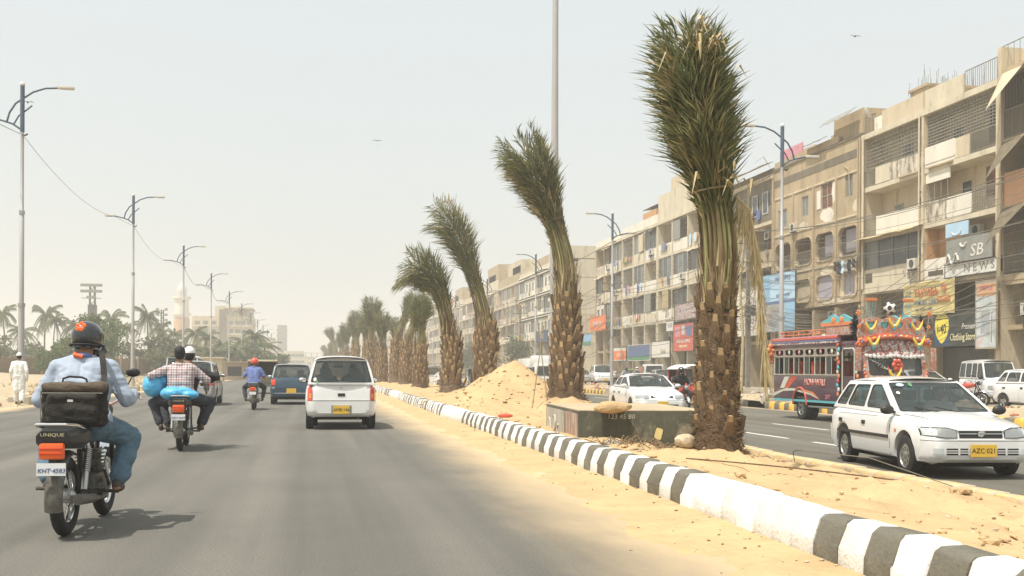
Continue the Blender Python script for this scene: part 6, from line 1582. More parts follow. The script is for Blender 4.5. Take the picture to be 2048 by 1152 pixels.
# --- the large white hatchback coming towards us
def white_hatch():
    s = Car('parked_car' if False else 'car', 'large white five-door hatchback with yellow plate nearest on the far carriageway', 'car', (9.24, 15.45, -.2), PI - R(7.0),
            3.80, 1.59, 1.39, 2.36, 1.22, [(-1.90, .60), (-1.87, .78), (-1.80, .88), (-1.6, .895), (.72, .865), (.82, .85), (1.2, .81), (1.5, .765), (1.70, .73), (1.82, .70), (1.87, .66), (1.90, .50)],
            .19, (.88, .845), (.0, 1.33), (-1.42, 1.32), (-1.80, .885), 'white_paint', [(-.40, -.40, .035), (-1.22, -1.02, .022)], wr=.287, ww=.17, nose=.55, cap='hub', glassm='car_glass', roofx=.72, beltx=.91)
    s.doors([-1.38, -.40, .72], mould=(.50, .545, 'black_plastic'))
    s.bumper(1, .23, .525, .045); s.bumper(-1, .27, .60, .05)
    s.fpatch('headlight_seal', 'black_rubber', .33, .745, .59, .75, .008, 1, 10, 4, True, shape=lambda x: (.565 + .03 * max(0, (x - .5) / .25), .712 - .03 * max(0, (.45 - x) / .1)))
    s.fpatch('headlight', 'lamp_lens', .34, .735, .60, .74, .014, 1, 10, 4, True, shape=lambda x: (.575 + .03 * max(0, (x - .5) / .25), .70 - .03 * max(0, (.45 - x) / .1)))
    s.fpatch('indicator', 'ban_pale', .60, .735, .60, .69, .018, 1, 5, 3, True)
    g = s.fpatch('grille', 'black_plastic', -.30, .30, .565, .665, .010, 1, 10, 2)[0]
    s.fpatch('chrome_bar', 'steel', -.30, .30, .62, .637, .024, 1, 10, 1, parent=g)
    s.fpatch('grille_surround', s.paint, -.33, .33, .537, .562, .03, 1, 12, 2)
    s.fpatch('grille_surround', s.paint, -.33, .33, .668, .685, .022, 1, 12, 1)
    s.fpatch('air_intake', 'black_plastic', -.50, .50, .34, .43, .052, 1, 14, 2)
    for z in (.37, .40): s.fpatch('intake_bar', s.paint, -.5, .5, z - .006, z + .006, .062, 1, 14, 1)
    for x in (-.33, -.19, .19, .33): s.fpatch('intake_bar', s.paint, x - .012, x + .012, .34, .43, .062, 1, 1, 2)
    s.fpatch('fog_lamp_panel', 'ban_pale', .54, .66, .35, .43, .05, 1, 4, 2, True)
    y = s.fy(0, .63) + .03
    b = MB(); b.tube([(-.045, y, .65), (.05, y, .64), (-.04, y, .615), (.045, y, .605)], .012, 6); b.lathe([(.045, -.004), (.045, .004)], 16, TR(0, y - .008, .627, 90, 0, 0)); s.part(b, 'emblem', 'chrome', None)
    s.plate_at(1, .40, 'AZC·021', .36, .17, off=.075)
    s.mirrors(); s.seats([(-.25, 1.0), (-1.1, .98)]); s.wipers()
    for sg in (-1, 1):
        b = MB(); x = s.sx(.92, .62) + .004; b.rbox(sg * x - .006, sg * x + .006, .9, .95, .61, .65, .003); s.part(b, 'side_repeater', 'ban_orange', None)
    # hood shut line and stickers
    b = MB()
    b.tube([(sg_ * lerp(.66, .40, t / 10), lerp(.80, 1.66, t / 10), s.zt(lerp(.8, 1.66, t / 10)) + s.crown * (1 - (lerp(.66, .40, t / 10) / .78) ** 2) * .72) for sg_ in (1,) for t in range(11)], .003, 4)
    s.part(b, 'hood_seam', 'black_rubber', None)
    for (u, t, w, h, m_) in ((.80, .62, .045, .07, 'ban_white'), (.42, .87, .05, .1, 'ban_green'), (.68, .86, .1, .08, 'ban_sky')):
        b = MB(); pts = [s.PW(u + w * math.cos(a), t + h * .6 * math.sin(a), .012) for a in [k * PI / 5 for k in range(10)]]
        b.add(pts, [tuple(range(10))]); s.part(b, 'sticker', m_, None, s.wsg)
    b = MB(); pts = [s.PW(u, t, .009) for u, t in ((-.86, .80), (.86, .80), (.86, .89), (-.86, .89))]; b.add(pts, [(0, 1, 2, 3)]); s.part(b, 'sun_strip', 'car_glass_dark', None, s.wsg)
    b = MB(); b.tube([(-.2, .05, 1.38), (-.2, -.35, 1.78)], .004, 5); s.part(b, 'antenna', 'black_plastic', None) if False else None
    return s
WH = white_hatch()

def tall_white():
    s = Car('car', 'white tall hatchback seen from behind with red tail lamps and yellow plate', 'car', (.68, 25.0, 0), 0,
            3.42, 1.49, 1.55, 2.36, 1.22, [(-1.71, .62), (-1.69, .80), (-1.66, .92), (-1.5, .96), (.85, .96), (.95, .95), (1.3, .90), (1.55, .80), (1.66, .68), (1.71, .5)],
            .24, (.95, .95), (.38, 1.47), (-1.50, 1.47), (-1.655, .95), 'white_paint', [(-.25, -.23, .04), (-1.08, -1.02, .04)], wr=.275, ww=.16, roofx=.74, tail=.42, wscr=.05, glassm='car_glass', crown=.075, endk=.30)
    s.doors([-1.12, -.24, .86])
    s.bumper(-1, .30, .60, .055); s.bumper(1, .26, .58, .04)
    s.fpatch('tail_lamp', 'red_plastic', .605, .70, .60, .96, .022, -1, 5, 8, True, shape=lambda x: (.61, .97))
    s.fpatch('reverse_lamp', 'amber_plastic', .615, .67, .66, .76, .030, -1, 4, 4, True)
    s.fpatch('tailgate', s.paint, -.59, .59, .62, .93, .012, -1, 16, 4)
    b = MB(); y = s.fy(0, .74, -1) - .02; b.rbox(-.075, .075, y - .01, y + .01, .70, .765, .008); s.part(b, 'latch', 'black_plastic', None)
    b = MB(); y = s.fy(0, .88, -1) - .015; b.tube([(-.02, y, .89), (.02, y, .885), (-.02, y, .87), (.02, y, .865)], .006, 5); s.part(b, 'emblem', 'steel', None)
    s.plate_at(-1, .42, 'AMB·146', .34, .17, off=.065)
    b = MB(); y = s.fy(0, .42, -1) - .058; b.rbox(-.21, .21, y - .004, y + .004, .325, .515, .004); s.part(b, 'plate_recess', 'ban_grey', None)
    s.mirrors(); s.seats([(-.15, 1.1), (-1.0, 1.05)])
    b = MB(); b.tube([(0, .62, 1.44), (0, .60, 1.36)], .01, 6); b.rbox(-.11, .11, .58, .61, 1.30, 1.37, .01); s.part(b, 'rear_view_mirror', 'black_plastic', None)
    for (u, t, r, m_) in ((-.82, .2, .05, 'ban_white'), (-.75, .1, .035, 'ban_green')):
        b = MB(); pts = [s.PR(u + r * math.cos(a), t + r * 1.6 * math.sin(a), .004) for a in [k * PI / 5 for k in range(10)]][::-1]
        b.add(pts, [tuple(range(10))]); s.part(b, 'sticker', m_, None, s.rwg)
    b = MB(); b.tube([(.35, -1.3, .22), (.35, -1.74, .22)], .022, 8); s.part(b, 'exhaust_pipe', 'dirty_metal', 40)
    b = MB(); b.box(.60, .62, -1.6, -1.58, .06, .3); b.box(.48, .70, -.98, -.96, .06, .30); b.box(-.70, -.48, -.98, -.96, .06, .30); s.part(b, 'mud_flap', 'black_rubber', None)
    return s
TW = tall_white()

def blue_hatch():
    s = Car('car', 'dark blue hatchback driving ahead beside the white tall hatchback', 'car', (-.60, 41.9, 0), 0,
            3.5, 1.5, 1.47, 2.36, 1.2, [(-1.75, .58), (-1.73, .80), (-1.66, .93), (-1.5, .95), (.8, .93), (.9, .92), (1.3, .84), (1.6, .74), (1.72, .6), (1.75, .5)],
            .22, (.9, .92), (.2, 1.40), (-1.30, 1.40), (-1.62, .93), 'blue_paint', [(-.3, -.26, .04), (-1.1, -1.0, .04)], tail=.3)
    s.doors([-1.15, -.28, .8]); s.bumper(-1, .28, .58, .05)
    s.fpatch('bumper_strip', 'chrome', -.66, .66, .40, .43, .06, -1, 16, 1)
    s.fpatch('tail_lamp', 'red_plastic', .56, .70, .70, .92, .02, -1, 5, 4, True)
    s.fpatch('lamp_lens', 'lamp_lens', .57, .69, .58, .64, .055, -1, 4, 2, True)
    s.plate_at(-1, .50, '', .34, .17, off=.07); s.mirrors('blue_paint'); s.seats([(-.2, 1.05), (-1.0, 1.0)])
    return s
blue_hatch()
def silver_wagon():
    s = Car('car', 'silver hatchback on the left lane beyond the two-up motorcycle', 'car', (-3.95, 40.8, 0), R(0),
            3.9, 1.62, 1.55, 2.4, 1.3, [(-1.95, .6), (-1.93, .82), (-1.86, .98), (-1.7, 1.0), (.85, .98), (.95, .97), (1.4, .9), (1.75, .78), (1.9, .64), (1.95, .5)],
            .24, (.95, .97), (.25, 1.48), (-1.5, 1.48), (-1.82, .98), 'silver_paint', [(-.3, -.26, .04), (-1.2, -1.08, .04)], tail=.4, wr=.3)
    s.doors([-1.25, -.28, .85]); s.bumper(-1, .28, .60, .05, 'silver_paint')
    s.fpatch('tail_lamp', 'red_plastic', .58, .76, .70, .96, .02, -1, 5, 4, True)
    s.plate_at(-1, .66, '', .34, .15, off=.03); s.mirrors(); s.seats([(-.2, 1.1)])
silver_wagon()

def sedan(name, label, loc, rz, paint, detail=True, group=None):
    s = Car('car', label, 'car', loc, rz, 4.30, 1.69, 1.39, 2.46, 1.30,
            [(-2.15, .60), (-2.12, .82), (-2.05, .93), (-1.9, .955), (-1.4, .97), (.75, .93), (.85, .92), (1.3, .86), (1.75, .77), (1.98, .69), (2.08, .62), (2.15, .5)],
            .20, (.84, .92), (.02, 1.33), (-.92, 1.32), (-1.48, .965), paint, [(-.42, -.38, .035), (-1.12, -.96, .02)], wr=.29, ww=.18, roofx=.74, nose=.6, group=group)
    if detail:
        s.doors([-1.15, -.40, .78]); s.bumper(1, .23, .55, .05); s.bumper(-1, .25, .58, .05)
        s.fpatch('headlight', 'lamp_lens', .42, .80, .60, .71, .012, 1, 10, 4, True)
        s.fpatch('grille', 'black_plastic', -.36, .36, .62, .69, .012, 1, 10, 2)
        s.fpatch('air_intake', 'black_plastic', -.5, .5, .33, .42, .058, 1, 10, 2)
        s.fpatch('tail_lamp', 'red_plastic', .45, .80, .72, .88, .012, -1, 8, 3, True)
        s.mirrors(paint); s.seats([(-.25, 1.02), (-1.0, .95)]); s.wipers(); s.plate_at(1, .44, '', .34, .15, off=.07)
    return s
SED = sedan('car', 'white saloon car coming along the far carriageway behind the concrete block', (11.1, 35.4, -.2), PI - R(3), 'white_paint')
text('JUNAID', .11, 'letter_white', Matrix.Translation(Vector(SED.PW(0, .86, .012))) @ Matrix.Rotation(PI, 4, 'Z') @ Matrix.Rotation(R(30), 4, 'X'), SED.root, depth=.001)

def van(label, loc, rz, paint='white_paint', group=None, cat='van'):
    s = Car('van', label, cat, loc, rz, 3.30, 1.42, 1.84, 1.85, 1.02,
            [(-1.65, .7), (-1.64, .96), (-1.60, 1.05), (1.25, 1.03), (1.42, 1.02), (1.56, .93), (1.62, .78), (1.65, .6)],
            .27, (1.42, 1.02), (.98, 1.72), (-1.50, 1.74), (-1.60, 1.05), paint, [(.52, .50, .04), (-.12, -.12, .04), (-.85, -.85, .04)], wr=.27, ww=.15, roofx=.83, nose=.22, tail=.2, crown=.09, endk=.14, group=group)
    s.doors([-.85, -.12, .5, 1.25], z0=.34); s.bumper(1, .28, .48, .05); s.bumper(-1, .3, .5, .05)
    s.fpatch('headlight', 'lamp_lens', .42, .62, .60, .76, .012, 1, 6, 3, True)
    s.fpatch('grille', 'black_plastic', -.35, .35, .62, .72, .012, 1, 8, 2)
    s.fpatch('tail_lamp', 'red_plastic', .52, .66, .62, .9, .015, -1, 4, 3, True)
    s.plate_at(1, .42, '', .3, .14, off=.07); s.mirrors(); s.seats([(.25, 1.15)])
    return s
V1 = van('white high-roofed van parked behind the small white hatchback', (27.95, 41.6, 0), PI + R(-14))
def small_hatch(label, loc, rz, paint='white_paint', group=None):
    s = Car('car', label, 'car', loc, rz, 3.30, 1.41, 1.41, 2.18, 1.10,
            [(-1.65, .6), (-1.63, .82), (-1.55, .92), (.72, .92), (.82, .91), (1.15, .86), (1.45, .77), (1.58, .66), (1.65, .5)],
            .21, (.80, .91), (.15, 1.35), (-1.15, 1.35), (-1.52, .92), paint, [(-.32, -.28, .035), (-1.02, -.90, .03)], wr=.26, ww=.15, roofx=.78, cap='five', group=group)
    s.doors([-1.15, -.30, .72]); s.bumper(1, .24, .5, .05); s.bumper(-1, .26, .54, .05)
    s.fpatch('headlight', 'lamp_lens', .36, .64, .60, .72, .012, 1, 8, 3, True)
    s.fpatch('grille', 'black_plastic', -.28, .28, .62, .70, .012, 1, 8, 2)
    s.fpatch('tail_lamp', 'red_plastic', .50, .64, .62, .80, .015, -1, 4, 3, True)
    s.plate_at(1, .42, '', .3, .14, off=.07); s.mirrors(); s.seats([(-.25, 1.0)])
    return s
small_hatch('small white hatchback parked at the right edge on the service lane', (24.75, 33.8, 0), PI + R(6))
sedan('car', 'white car parked between the painted bus and the white van', (24.6, 41.2, 0), PI - R(4), 'white_paint')
def suv(label, loc, rz, paint='white_paint'):
    s = Car('suv', label, 'car', loc, rz, 4.6, 1.84, 1.84, 2.75, 1.45,
            [(-2.3, .7), (-2.28, .98), (-2.2, 1.12), (-2.0, 1.14), (.95, 1.14), (1.05, 1.13), (1.6, 1.10), (2.0, 1.02), (2.2, .9), (2.3, .7)],
            .38, (1.05, 1.13), (.35, 1.75), (-1.95, 1.76), (-2.2, 1.14), paint, [(-.25, -.22, .04), (-1.2, -1.15, .04)], wr=.38, ww=.24, roofx=.80, cap='five')
    s.doors([-1.2, -.24, .95]); s.bumper(1, .42, .72, .06); s.bumper(-1, .45, .75, .05)
    s.fpatch('headlight', 'lamp_lens', .5, .85, .80, .98, .012, 1, 8, 3, True)
    s.fpatch('grille', 'steel', -.42, .42, .80, .98, .014, 1, 8, 3)
    s.mirrors(paint); s.seats([(-.1, 1.3)]); s.plate_at(1, .58, '', .34, .15, off=.08)
    for sg in (-1, 1):
        b = MB(); b.tube([(sg * .62, .25, 1.83), (sg * .62, -1.8, 1.84)], .018, 6); s.part(b, 'roof_rail', 'steel', 40)
suv('white SUV standing on the service lane beside the lamp post', (24.7, 91, 0), PI - R(8))
small_hatch('lime green hatchback standing to the right of the white SUV', (27.5, 92, 0), PI + R(170), 'green_paint')
small_hatch('silver hatchback parked on the service lane left of the nearest palm', (25.1, 76, 0), PI - R(6), 'silver_paint')
sedan('car', 'pale saloon parked left of the white SUV', (22.7, 97, 0), PI - R(5), 'white_paint', False)
sedan('car', 'dark saloon passing behind the sand heap', (12.6, 66, -.2), PI, 'dark_paint', True)
small_hatch('white hatchback on the far carriageway beside the dark saloon', (15.2, 70, -.2), PI)
small_hatch('silver hatchback following the white saloon further back', (12.2, 103, -.2), PI, 'silver_paint')
sedan('car', 'white saloon in the far lane beyond the sand heap', (16.2, 84, -.2), PI, 'white_paint', False)
small_hatch('dark hatchback parked by the shops behind the second palm', (24.4, 104, 0), PI, 'dark_paint')
van('white van parked by the shops between the right lamp posts', (22.6, 108, 0), PI)
van('white van on the far carriageway between two palms', (10.2, 92, -.2), 0, cat='van')
sedan('car', 'light car far down the other carriageway between the thin palms', (12.3, 118, -.2), 0, 'silver_paint', False)
small_hatch('tiny white hatchback far beyond the palms', (11.4, 137, -.2), 0)
van('white van glimpsed between the fourth and fifth palms', (13.0, 150, -.2), PI, cat='van')
sedan('car', 'distant dark saloon on the far carriageway', (14.6, 128, -.2), PI, 'dark_paint', False)
sedan('car', 'pale blue saloon parked by the shops between palms', (22.2, 120, 0), PI, 'silver_paint', False)
small_hatch('grey hatchback parked by the shops beyond the lime green one', (27.2, 108, 0), PI, 'silver_paint')

# light truck with a white box body
def box_truck(label, loc, rz, load=None):
    t = thing('truck', label, 'truck', loc, rz)
    b = MB(); b.rbox(-.8, .8, .85, 2.3, .45, 1.15, .06); b.rbox(-.76, .76, .85, 2.1, 1.1, 1.85, .12); b.build('cab', 'white_paint', t, 40)
    b = MB(); b.add([(-.66, 2.125, 1.2), (.66, 2.125, 1.2), (.62, 2.108, 1.72), (-.62, 2.108, 1.72)], [(0, 1, 2, 3)]); b.build('windscreen', 'far_glass', t)
    for sg in (-1, 1):
        b = MB(); b.rbox(sg * .765 - .01, sg * .765 + .01, 1.05, 1.85, 1.2, 1.68, .008); b.build('side_window', 'far_glass', t)
        b = MB(); b.rbox(sg * .6 - .12, sg * .6 + .12, 2.28, 2.33, .72, .88, .02); b.build('headlight', 'lamp_lens', t)
    b = MB(); b.rbox(-.82, .82, 2.28, 2.4, .4, .58, .03); b.build('bumper', 'white_paint', t, 40)
    if load: b = MB(); b.box(-.85, .85, -2.2, .75, .62, .7); [b.box(*q, -2.2, .75, .7, 1.05) for q in ((-.87, -.84), (.84, .87))]; b.box(-.85, .85, -2.22, -2.19, .7, 1.05); b.build('load_bed', 'white_paint', t)
    else: b = MB(); b.rbox(-.9, .9, -2.3, .78, .6, 2.15, .05); b.rbox(-.8, .8, .6, 1.6, 1.75, 2.3, .15); b.build('box_body', 'white_paint', t, 40)
    b = MB(); b.box(-.4, .4, -2.2, 2.1, .38, .6); b.build('chassis', 'dark_cavity', t)
    ty, rim = wheel_meshes(.33, .2, 'hub')
    for y in (1.5, -1.4):
        for sg in (-1, 1):
            w = link('wheel', None, t); w.location = (sg * .7, y, .33); w.rotation_euler[2] = 0 if sg > 0 else PI; link('tyre', ty, w); link('rim', rim, w)
    return t
box_truck('white box-bodied light truck behind the rider in yellow', (12.75, 60, -.2), PI)
tb = box_truck('white pickup truck loaded with red bricks beyond the silver hatchback', (27.3, 86, 0), PI - R(8), load=True)
bp = link('brick_load', None, None, 'stack of red bricks in the bed of the white pickup', 'bricks', loc=(27.3, 86, 0), rz=PI - R(8))
bkm = MB().box(-.11, .11, -.055, .055, 0, .07).mesh('brick', ['brick_red'])
for k in range(8):
    for j in range(5):
        for i in range(3): link('brick', bkm, bp, loc=(-.65 + k * .18, -1.9 + j * .55 + i * .02 + random.uniform(-.03, .03), .7 + i * .32)).scale = (.78, 4.6, 4.4)

# auto rickshaws
def rickshaw(label, loc, rz, body='yellow_paint', group=None, roof=None):
    t = thing('rickshaw', label, 'rickshaw', loc, rz, group)
    b = MB(); b.rbox(-.62, .62, -1.2, -.1, .35, 1.0, .08); b.build('rear_body', body, t, 40)
    b = MB(); b.rbox(-.5, .5, .45, 1.05, .35, .95, .12); b.ell((0, 1.05, .6), (.3, .2, .32), 14); b.build('front_cowl', body, t, 40)
    b = MB(); b.box(-.55, .55, -.1, .7, .33, .4); b.build('floor', 'dark_cavity', t)
    rows = [[(x, y, 1.78 - .18 * (abs(x) / .62) ** 2.5 - .05 * (y > .6)) for x in (-.64, -.5, -.25, 0, .25, .5, .64)] for y in (-1.22, -.8, -.2, .4, .85)]
    b = MB(); b.grid(rows); b.grid([[(p[0], p[1], p[2] - .03) for p in r] for r in rows], flip=True); b.build('roof', roof or 'black_plastic' if roof or body != 'yellow_paint' else 'yellow_paint', t, 40)
    for x in (-.58, .58):
        b = MB(); b.tube([(x, -1.15, .9), (x, -1.15, 1.6)], .03, 6); b.tube([(x, 0, .9), (x, 0, 1.62)], .02, 6); b.tube([(x * .8, 1.0, .9), (x * .9, .78, 1.62)], .02, 6); b.build('post', body, t)
    b = MB(); b.add([(-.42, 1.0, .98), (.42, 1.0, .98), (.5, .8, 1.58), (-.5, .8, 1.58)], [(0, 1, 2, 3)]); b.build('windscreen', 'car_glass', t)
    b = MB(); b.box(-.55, .55, -1.2, -1.17, 1.0, 1.58); b.build('back_panel', 'black_plastic', t)
    b = MB(); b.rbox(-.5, .5, -1.0, -.5, .6, .78, .05); b.rbox(-.5, .5, -1.1, -.95, .7, 1.25, .05); b.build('seat', 'seat_cloth', t, 40)
    b = MB(); b.lathe([(0, .04), (.09, .02), (.1, -.05)], 14, TR(0, 1.27, .75, -90)); b.build('headlight', 'lamp_lens', t, 40)
    ty, rim = wheel_meshes(.24, .11, 'hub')
    for x, y in ((.6, -.8), (-.6, -.8), (0, .95)):
        w = link('wheel', None, t); w.location = (x, y, .24); w.rotation_euler[2] = 0 if x >= 0 else PI; link('tyre', ty, w); link('rim', rim, w)
    return t
rickshaw('yellow auto rickshaw parked behind the rear of the painted bus', (20.9, 44.3, 0), R(165))
rickshaw('red auto rickshaw with a padded white roof at the far kerb beside the nearest palm', (16.6, 46.5, -.2), PI, 'red_paint', roof='cloth_white')
rickshaw('dark auto rickshaw with amber lamp between two palms', (9.6, 74, -.2), PI, 'dark_paint')
rickshaw('auto rickshaw behind the man in grey near the sand heap', (12.3, 80, -.2), PI, 'blue_paint')
# old open-backed suzuki style passenger pickup ahead on the near road
pk = thing('pickup', 'dusty brown canopied passenger pickup ahead of the red-helmeted rider', 'pickup', (-2.35, 60, 0), 0)
b = MB(); b.rbox(-.72, .72, -1.7, .3, .5, .95, .04); b.build('load_bed', 'tarp', pk, 40)
b = MB(); b.rbox(-.76, .76, -1.75, .4, 1.66, 1.76, .05); b.build('canopy', 'wall_cream', pk, 40)
b = MB(); b.rbox(-.7, .7, .35, 1.6, .45, 1.7, .12); b.build('cab', 'wall_cream', pk, 40)
for x in (-.7, .7):
    b = MB(); [b.tube([(x, y, .9), (x, y, 1.68)], .022, 6) for y in (-1.7, -.7, .25)]; b.build('post', 'dirty_metal', pk)
b = MB(); b.box(-.66, .66, -.1, -.06, .95, 1.66); b.build('bulkhead', 'shop_dark', pk)
b = MB(); b.rbox(-.72, .72, -1.95, -1.75, .38, .5, .02); b.build('rear_step', 'dirty_metal', pk)
for x in (-.62, .62): b = MB(); b.rbox(x - .06, x + .06, -1.73, -1.69, .6, .8, .01); b.build('tail_lamp', 'red_plastic', pk)
ty, rim = wheel_meshes(.27, .16, 'hub')
for x in (-.6, .6):
    for y in (-1.0, 1.0): w = link('wheel', None, pk); w.location = (x, y, .27); w.rotation_euler[2] = 0 if x > 0 else PI; link('tyre', ty, w); link('rim', rim, w)
# a white-roofed vehicle in front of the silver hatchback
van('white van just ahead of the silver hatchback', (-5.0, 47.5, 0), 0)

# ------------------------------------------------------------------ motorcycles and people
def torus(b, R0, r, T, n=32, k=8, mi=0, flat=1.):
    b.lathe([(R0 + r * math.cos(2 * PI * i / k), r * flat * math.sin(2 * PI * i / k)) for i in range(k)], n, T, mi, closed=True)
def motorcycle(label, loc, rz, tank='red_paint', plate='KHT·4583', cowl=True, group=None, lean=0.):
    t = thing('motorcycle', label, 'motorcycle', loc, rz, group); t.rotation_euler[1] = R(lean)
    def w(y, r):
        o = link('wheel', None, t); o.location = (0, y, r)
        b = MB(); torus(b, r - .05, .05, TR(0, 0, 0, 0, 90), 36, 10, flat=.95); b.build('tyre', 'black_rubber', o, 40)
        b = MB(); torus(b, r - .105, .018, TR(0, 0, 0, 0, 90), 32, 8, flat=1.6); b.build('rim', 'chrome', o, 40)
        b = MB(); b.lathe([(.02, -.08), (.055, -.05), (.055, .05), (.02, .08)], 14, TR(0, 0, 0, 0, 90))
        for k in range(18):
            a = 2 * PI * k / 18; sg = 1 if k % 2 else -1
            b.tube([(sg * .04, .05 * math.cos(a + .5), .05 * math.sin(a + .5)), (0, (r - .11) * math.cos(a), (r - .11) * math.sin(a))], .003, 4, cap=False)
        b.build('hub', 'steel', o, 40)
    w(-.6, .30); w(.62, .30)
    def fender(y, z, r, a0, a1, wd, m):
        rows = [[(wd * math.sin(q) , y + (r - .04 * (1 - math.cos(q))) * math.cos(R(a)), z + (r - .04 * (1 - math.cos(q))) * math.sin(R(a))) for q in (-1.4, -.8, -.3, .3, .8, 1.4)] for a in [lerp(a0, a1, i / 12) for i in range(13)]]
        b = MB(); b.grid(rows); b.grid([[(p[0] * .97, y + (p[1] - y) * .985, z + (p[2] - z) * .985) for p in rr] for rr in rows], flip=True); return b.build('fender', m, t, 50)
    fender(-.6, .30, .345, 195, 60, .065, 'dirty_metal'); fender(.62, .30, .335, 150, 20, .055, 'chrome')
    b = MB()
    b.tube([(0, .42, .86), (0, .40, .70), (0, .30, .35), (0, .05, .25), (0, -.15, .32), (0, -.2, .62)], .02, 8)
    b.tube([(0, .42, .82), (0, .1, .74), (0, -.2, .68), (0, -.75, .70)], .02, 8)
    for sg in (-1, 1):
        b.tube([(sg * .09, -.15, .33), (sg * .11, -.6, .30)], .018, 8); b.tube([(sg * .09, -.15, .45), (sg * .1, -.5, .66)], .014, 6)
        b.tube([(sg * .07, .42, .9), (sg * .08, .54, .6), (sg * .08, .62, .30)], .02, 8)
    b.build('frame', 'black_plastic', t, 40)
    for sg in (-1, 1):
        b = MB(); p0, p1 = Vector((sg * .125, -.56, .34)), Vector((sg * .12, -.42, .66))
        b.tube([p0.lerp(p1, .0), p0.lerp(p1, .45)], .024, 10)
        for k in range(12): 
            c = p0.lerp(p1, .42 + .045 * k); b.tube([c, c + (p1 - p0) * .02], .033, 10)
        b.tube([p0.lerp(p1, .4), p1], .018, 8)
        b.build('shock_absorber', 'steel', t, 40)
    b = MB(); b.rbox(-.11, .11, -.12, .2, .22, .42, .04); b.rbox(-.075, .075, .08, .22, .38, .60, .02)
    for k in range(6): b.rbox(-.1, .1, .06, .25, .41 + k * .03, .42 + k * .03, .003)
    b.lathe([(0, -.15), (.08, -.14), (.09, -.1), (.09, .1), (.08, .14), (0, .15)], 18, TR(0, .02, .30, 0, 90)); b.build('engine', 'dirty_metal', t, 40)
    b = MB(); b.tube([(.1, .18, .42), (.12, .26, .3), (.13, .1, .22), (.14, -.2, .24)], .018, 8); b.tube([(.14, -.2, .24), (.15, -.4, .26), (.155, -.85, .30)], [.02, .036, .042], 12)
    b.build('exhaust_pipe', 'dirty_metal', t, 40)
    b = MB(); b.rbox(-.10, -.06, -.66, .0, .24, .36, .02); b.build('chain_cover', 'dirty_metal', t, 40)
    rows = []
    for i in range(9):
        q = i / 8; y = lerp(-.12, .40, q); wdt = .13 * math.sin(PI * min(1, .25 + .7 * q)) ; h = .66 + .04 * q
        rows.append([(wdt * math.sin(a), y, h + .14 * math.cos(a) * (math.sin(PI * (.12 + .8 * q)) ** .6) + .1) for a in [R(-120 + 24 * k) for k in range(11)]])
    b = MB(); b.grid(rows, flip=False); b.add([], []); b.build('fuel_tank', tank, t, 50)
    b = MB()
    rows = [[(x * (.8 + .2 * math.sin(PI * i / 8)), lerp(-.80, -.08, i / 8), .78 - .02 * math.sin(PI * i / 4) + dz) for x, dz in ((-.11, -.06), (-.13, -.02), (-.10, .02), (0, .03), (.10, .02), (.13, -.02), (.11, -.06))] for i in range(9)]
    b.grid(rows); b.box(-.1, .1, -.8, -.08, .68, .73); b.build('seat', 'black_plastic', t, 50)
    if cowl:
        b = MB()
        rows = [[(x * lerp(.9, 1.3, min(1, q * 2)), lerp(-.93, -.55, q), lerp(.78, .80, q) + dz * lerp(.7, 1, q)) for x, dz in ((-.09, -.15), (-.13, -.09), (-.13, -.02), (-.09, .03), (.09, .03), (.13, -.02), (.13, -.09), (.09, -.15))] for q in (0, .08, .25, .5, .75, 1)]
        b.grid(rows); b.add(rows[0], [tuple(range(8))[::-1]]); c = b.build('rear_cowl', 'black_plastic', t, 40)
        b = MB(); b.tube([(-.135, -.55, .80), (-.14, -.85, .84), (-.10, -.97, .85), (.10, -.97, .85), (.14, -.85, .84), (.135, -.55, .80)], .013, 8); b.build('grab_rail', 'chrome', t, 40)
        text('UNIQUE', .034, 'letter_cream', FACE_S(0, -.952, .775), c, depth=.002, sx=1.3)
    b = MB(); b.rbox(-.085, .085, -.985, -.92, .60, .715, .018); tl = b.build('tail_lamp', 'orange_plastic', t, 40)
    for z in (.64, .675): b = MB(); b.box(-.084, .084, -.989, -.984, z, z + .006); b.build('lens_rib', 'red_plastic', tl)
    b = MB(); b.box(-.10, .10, -.975, -.968, .485, .575); p = b.build('number_plate', 'plate_white', t)
    if plate: text(plate, .045, 'ink_blue', FACE_S(0, -.977, .52), p, depth=.001, shear=.2)
    b = MB(); b.box(-.02, .02, -.965, -.93, .48, .64); b.tube([(0, -.93, .7), (0, -.75, .6)], .015, 6); b.build('plate_bracket', 'black_plastic', t)
    for sg in (-1, 1):
        b = MB(); b.tube([(sg * .08, -.9, .68), (sg * .16, -.92, .68)], .008, 6); b.ell((sg * .19, -.92, .68), (.035, .03, .025), 10); b.build('indicator', 'amber_plastic', t, 50) if not cowl else None
        b = MB(); b.tube([(sg * .05, .0, .28), (sg * .26, -.02, .27)], .014, 8); b.build('footpeg', 'dirty_metal', t, 40); b = MB(); b.tube([(sg * .08, -.38, .33), (sg * .26, -.42, .34)], .014, 8); b.build('footpeg', 'dirty_metal', t, 40)
        b = MB(); b.tube([(sg * .2, .36, 1.02), (sg * .27, .40, 1.18)], .006, 6); b.ell((sg * .28, .40, 1.22), (.06, .012, .038), 12); b.build('mirror', 'black_plastic', t, 40)
    b = MB(); b.tube([(-.38, .20, 1.02), (-.26, .27, 1.04), (-.12, .38, .96), (.12, .38, .96), (.26, .27, 1.04), (.38, .20, 1.02)], .012, 8)
    for sg in (-1, 1): b.tube([(sg * .24, .28, 1.035), (sg * .38, .30, 1.0)], .006, 6)
    b.build('handlebar', 'chrome', t, 40)
    b = MB(); b.lathe([(0, -.08), (.07, -.07), (.085, 0), (.08, .04)], 18, TR(0, .55, .90, -90)); h = b.build('headlamp', 'black_plastic', t, 50)
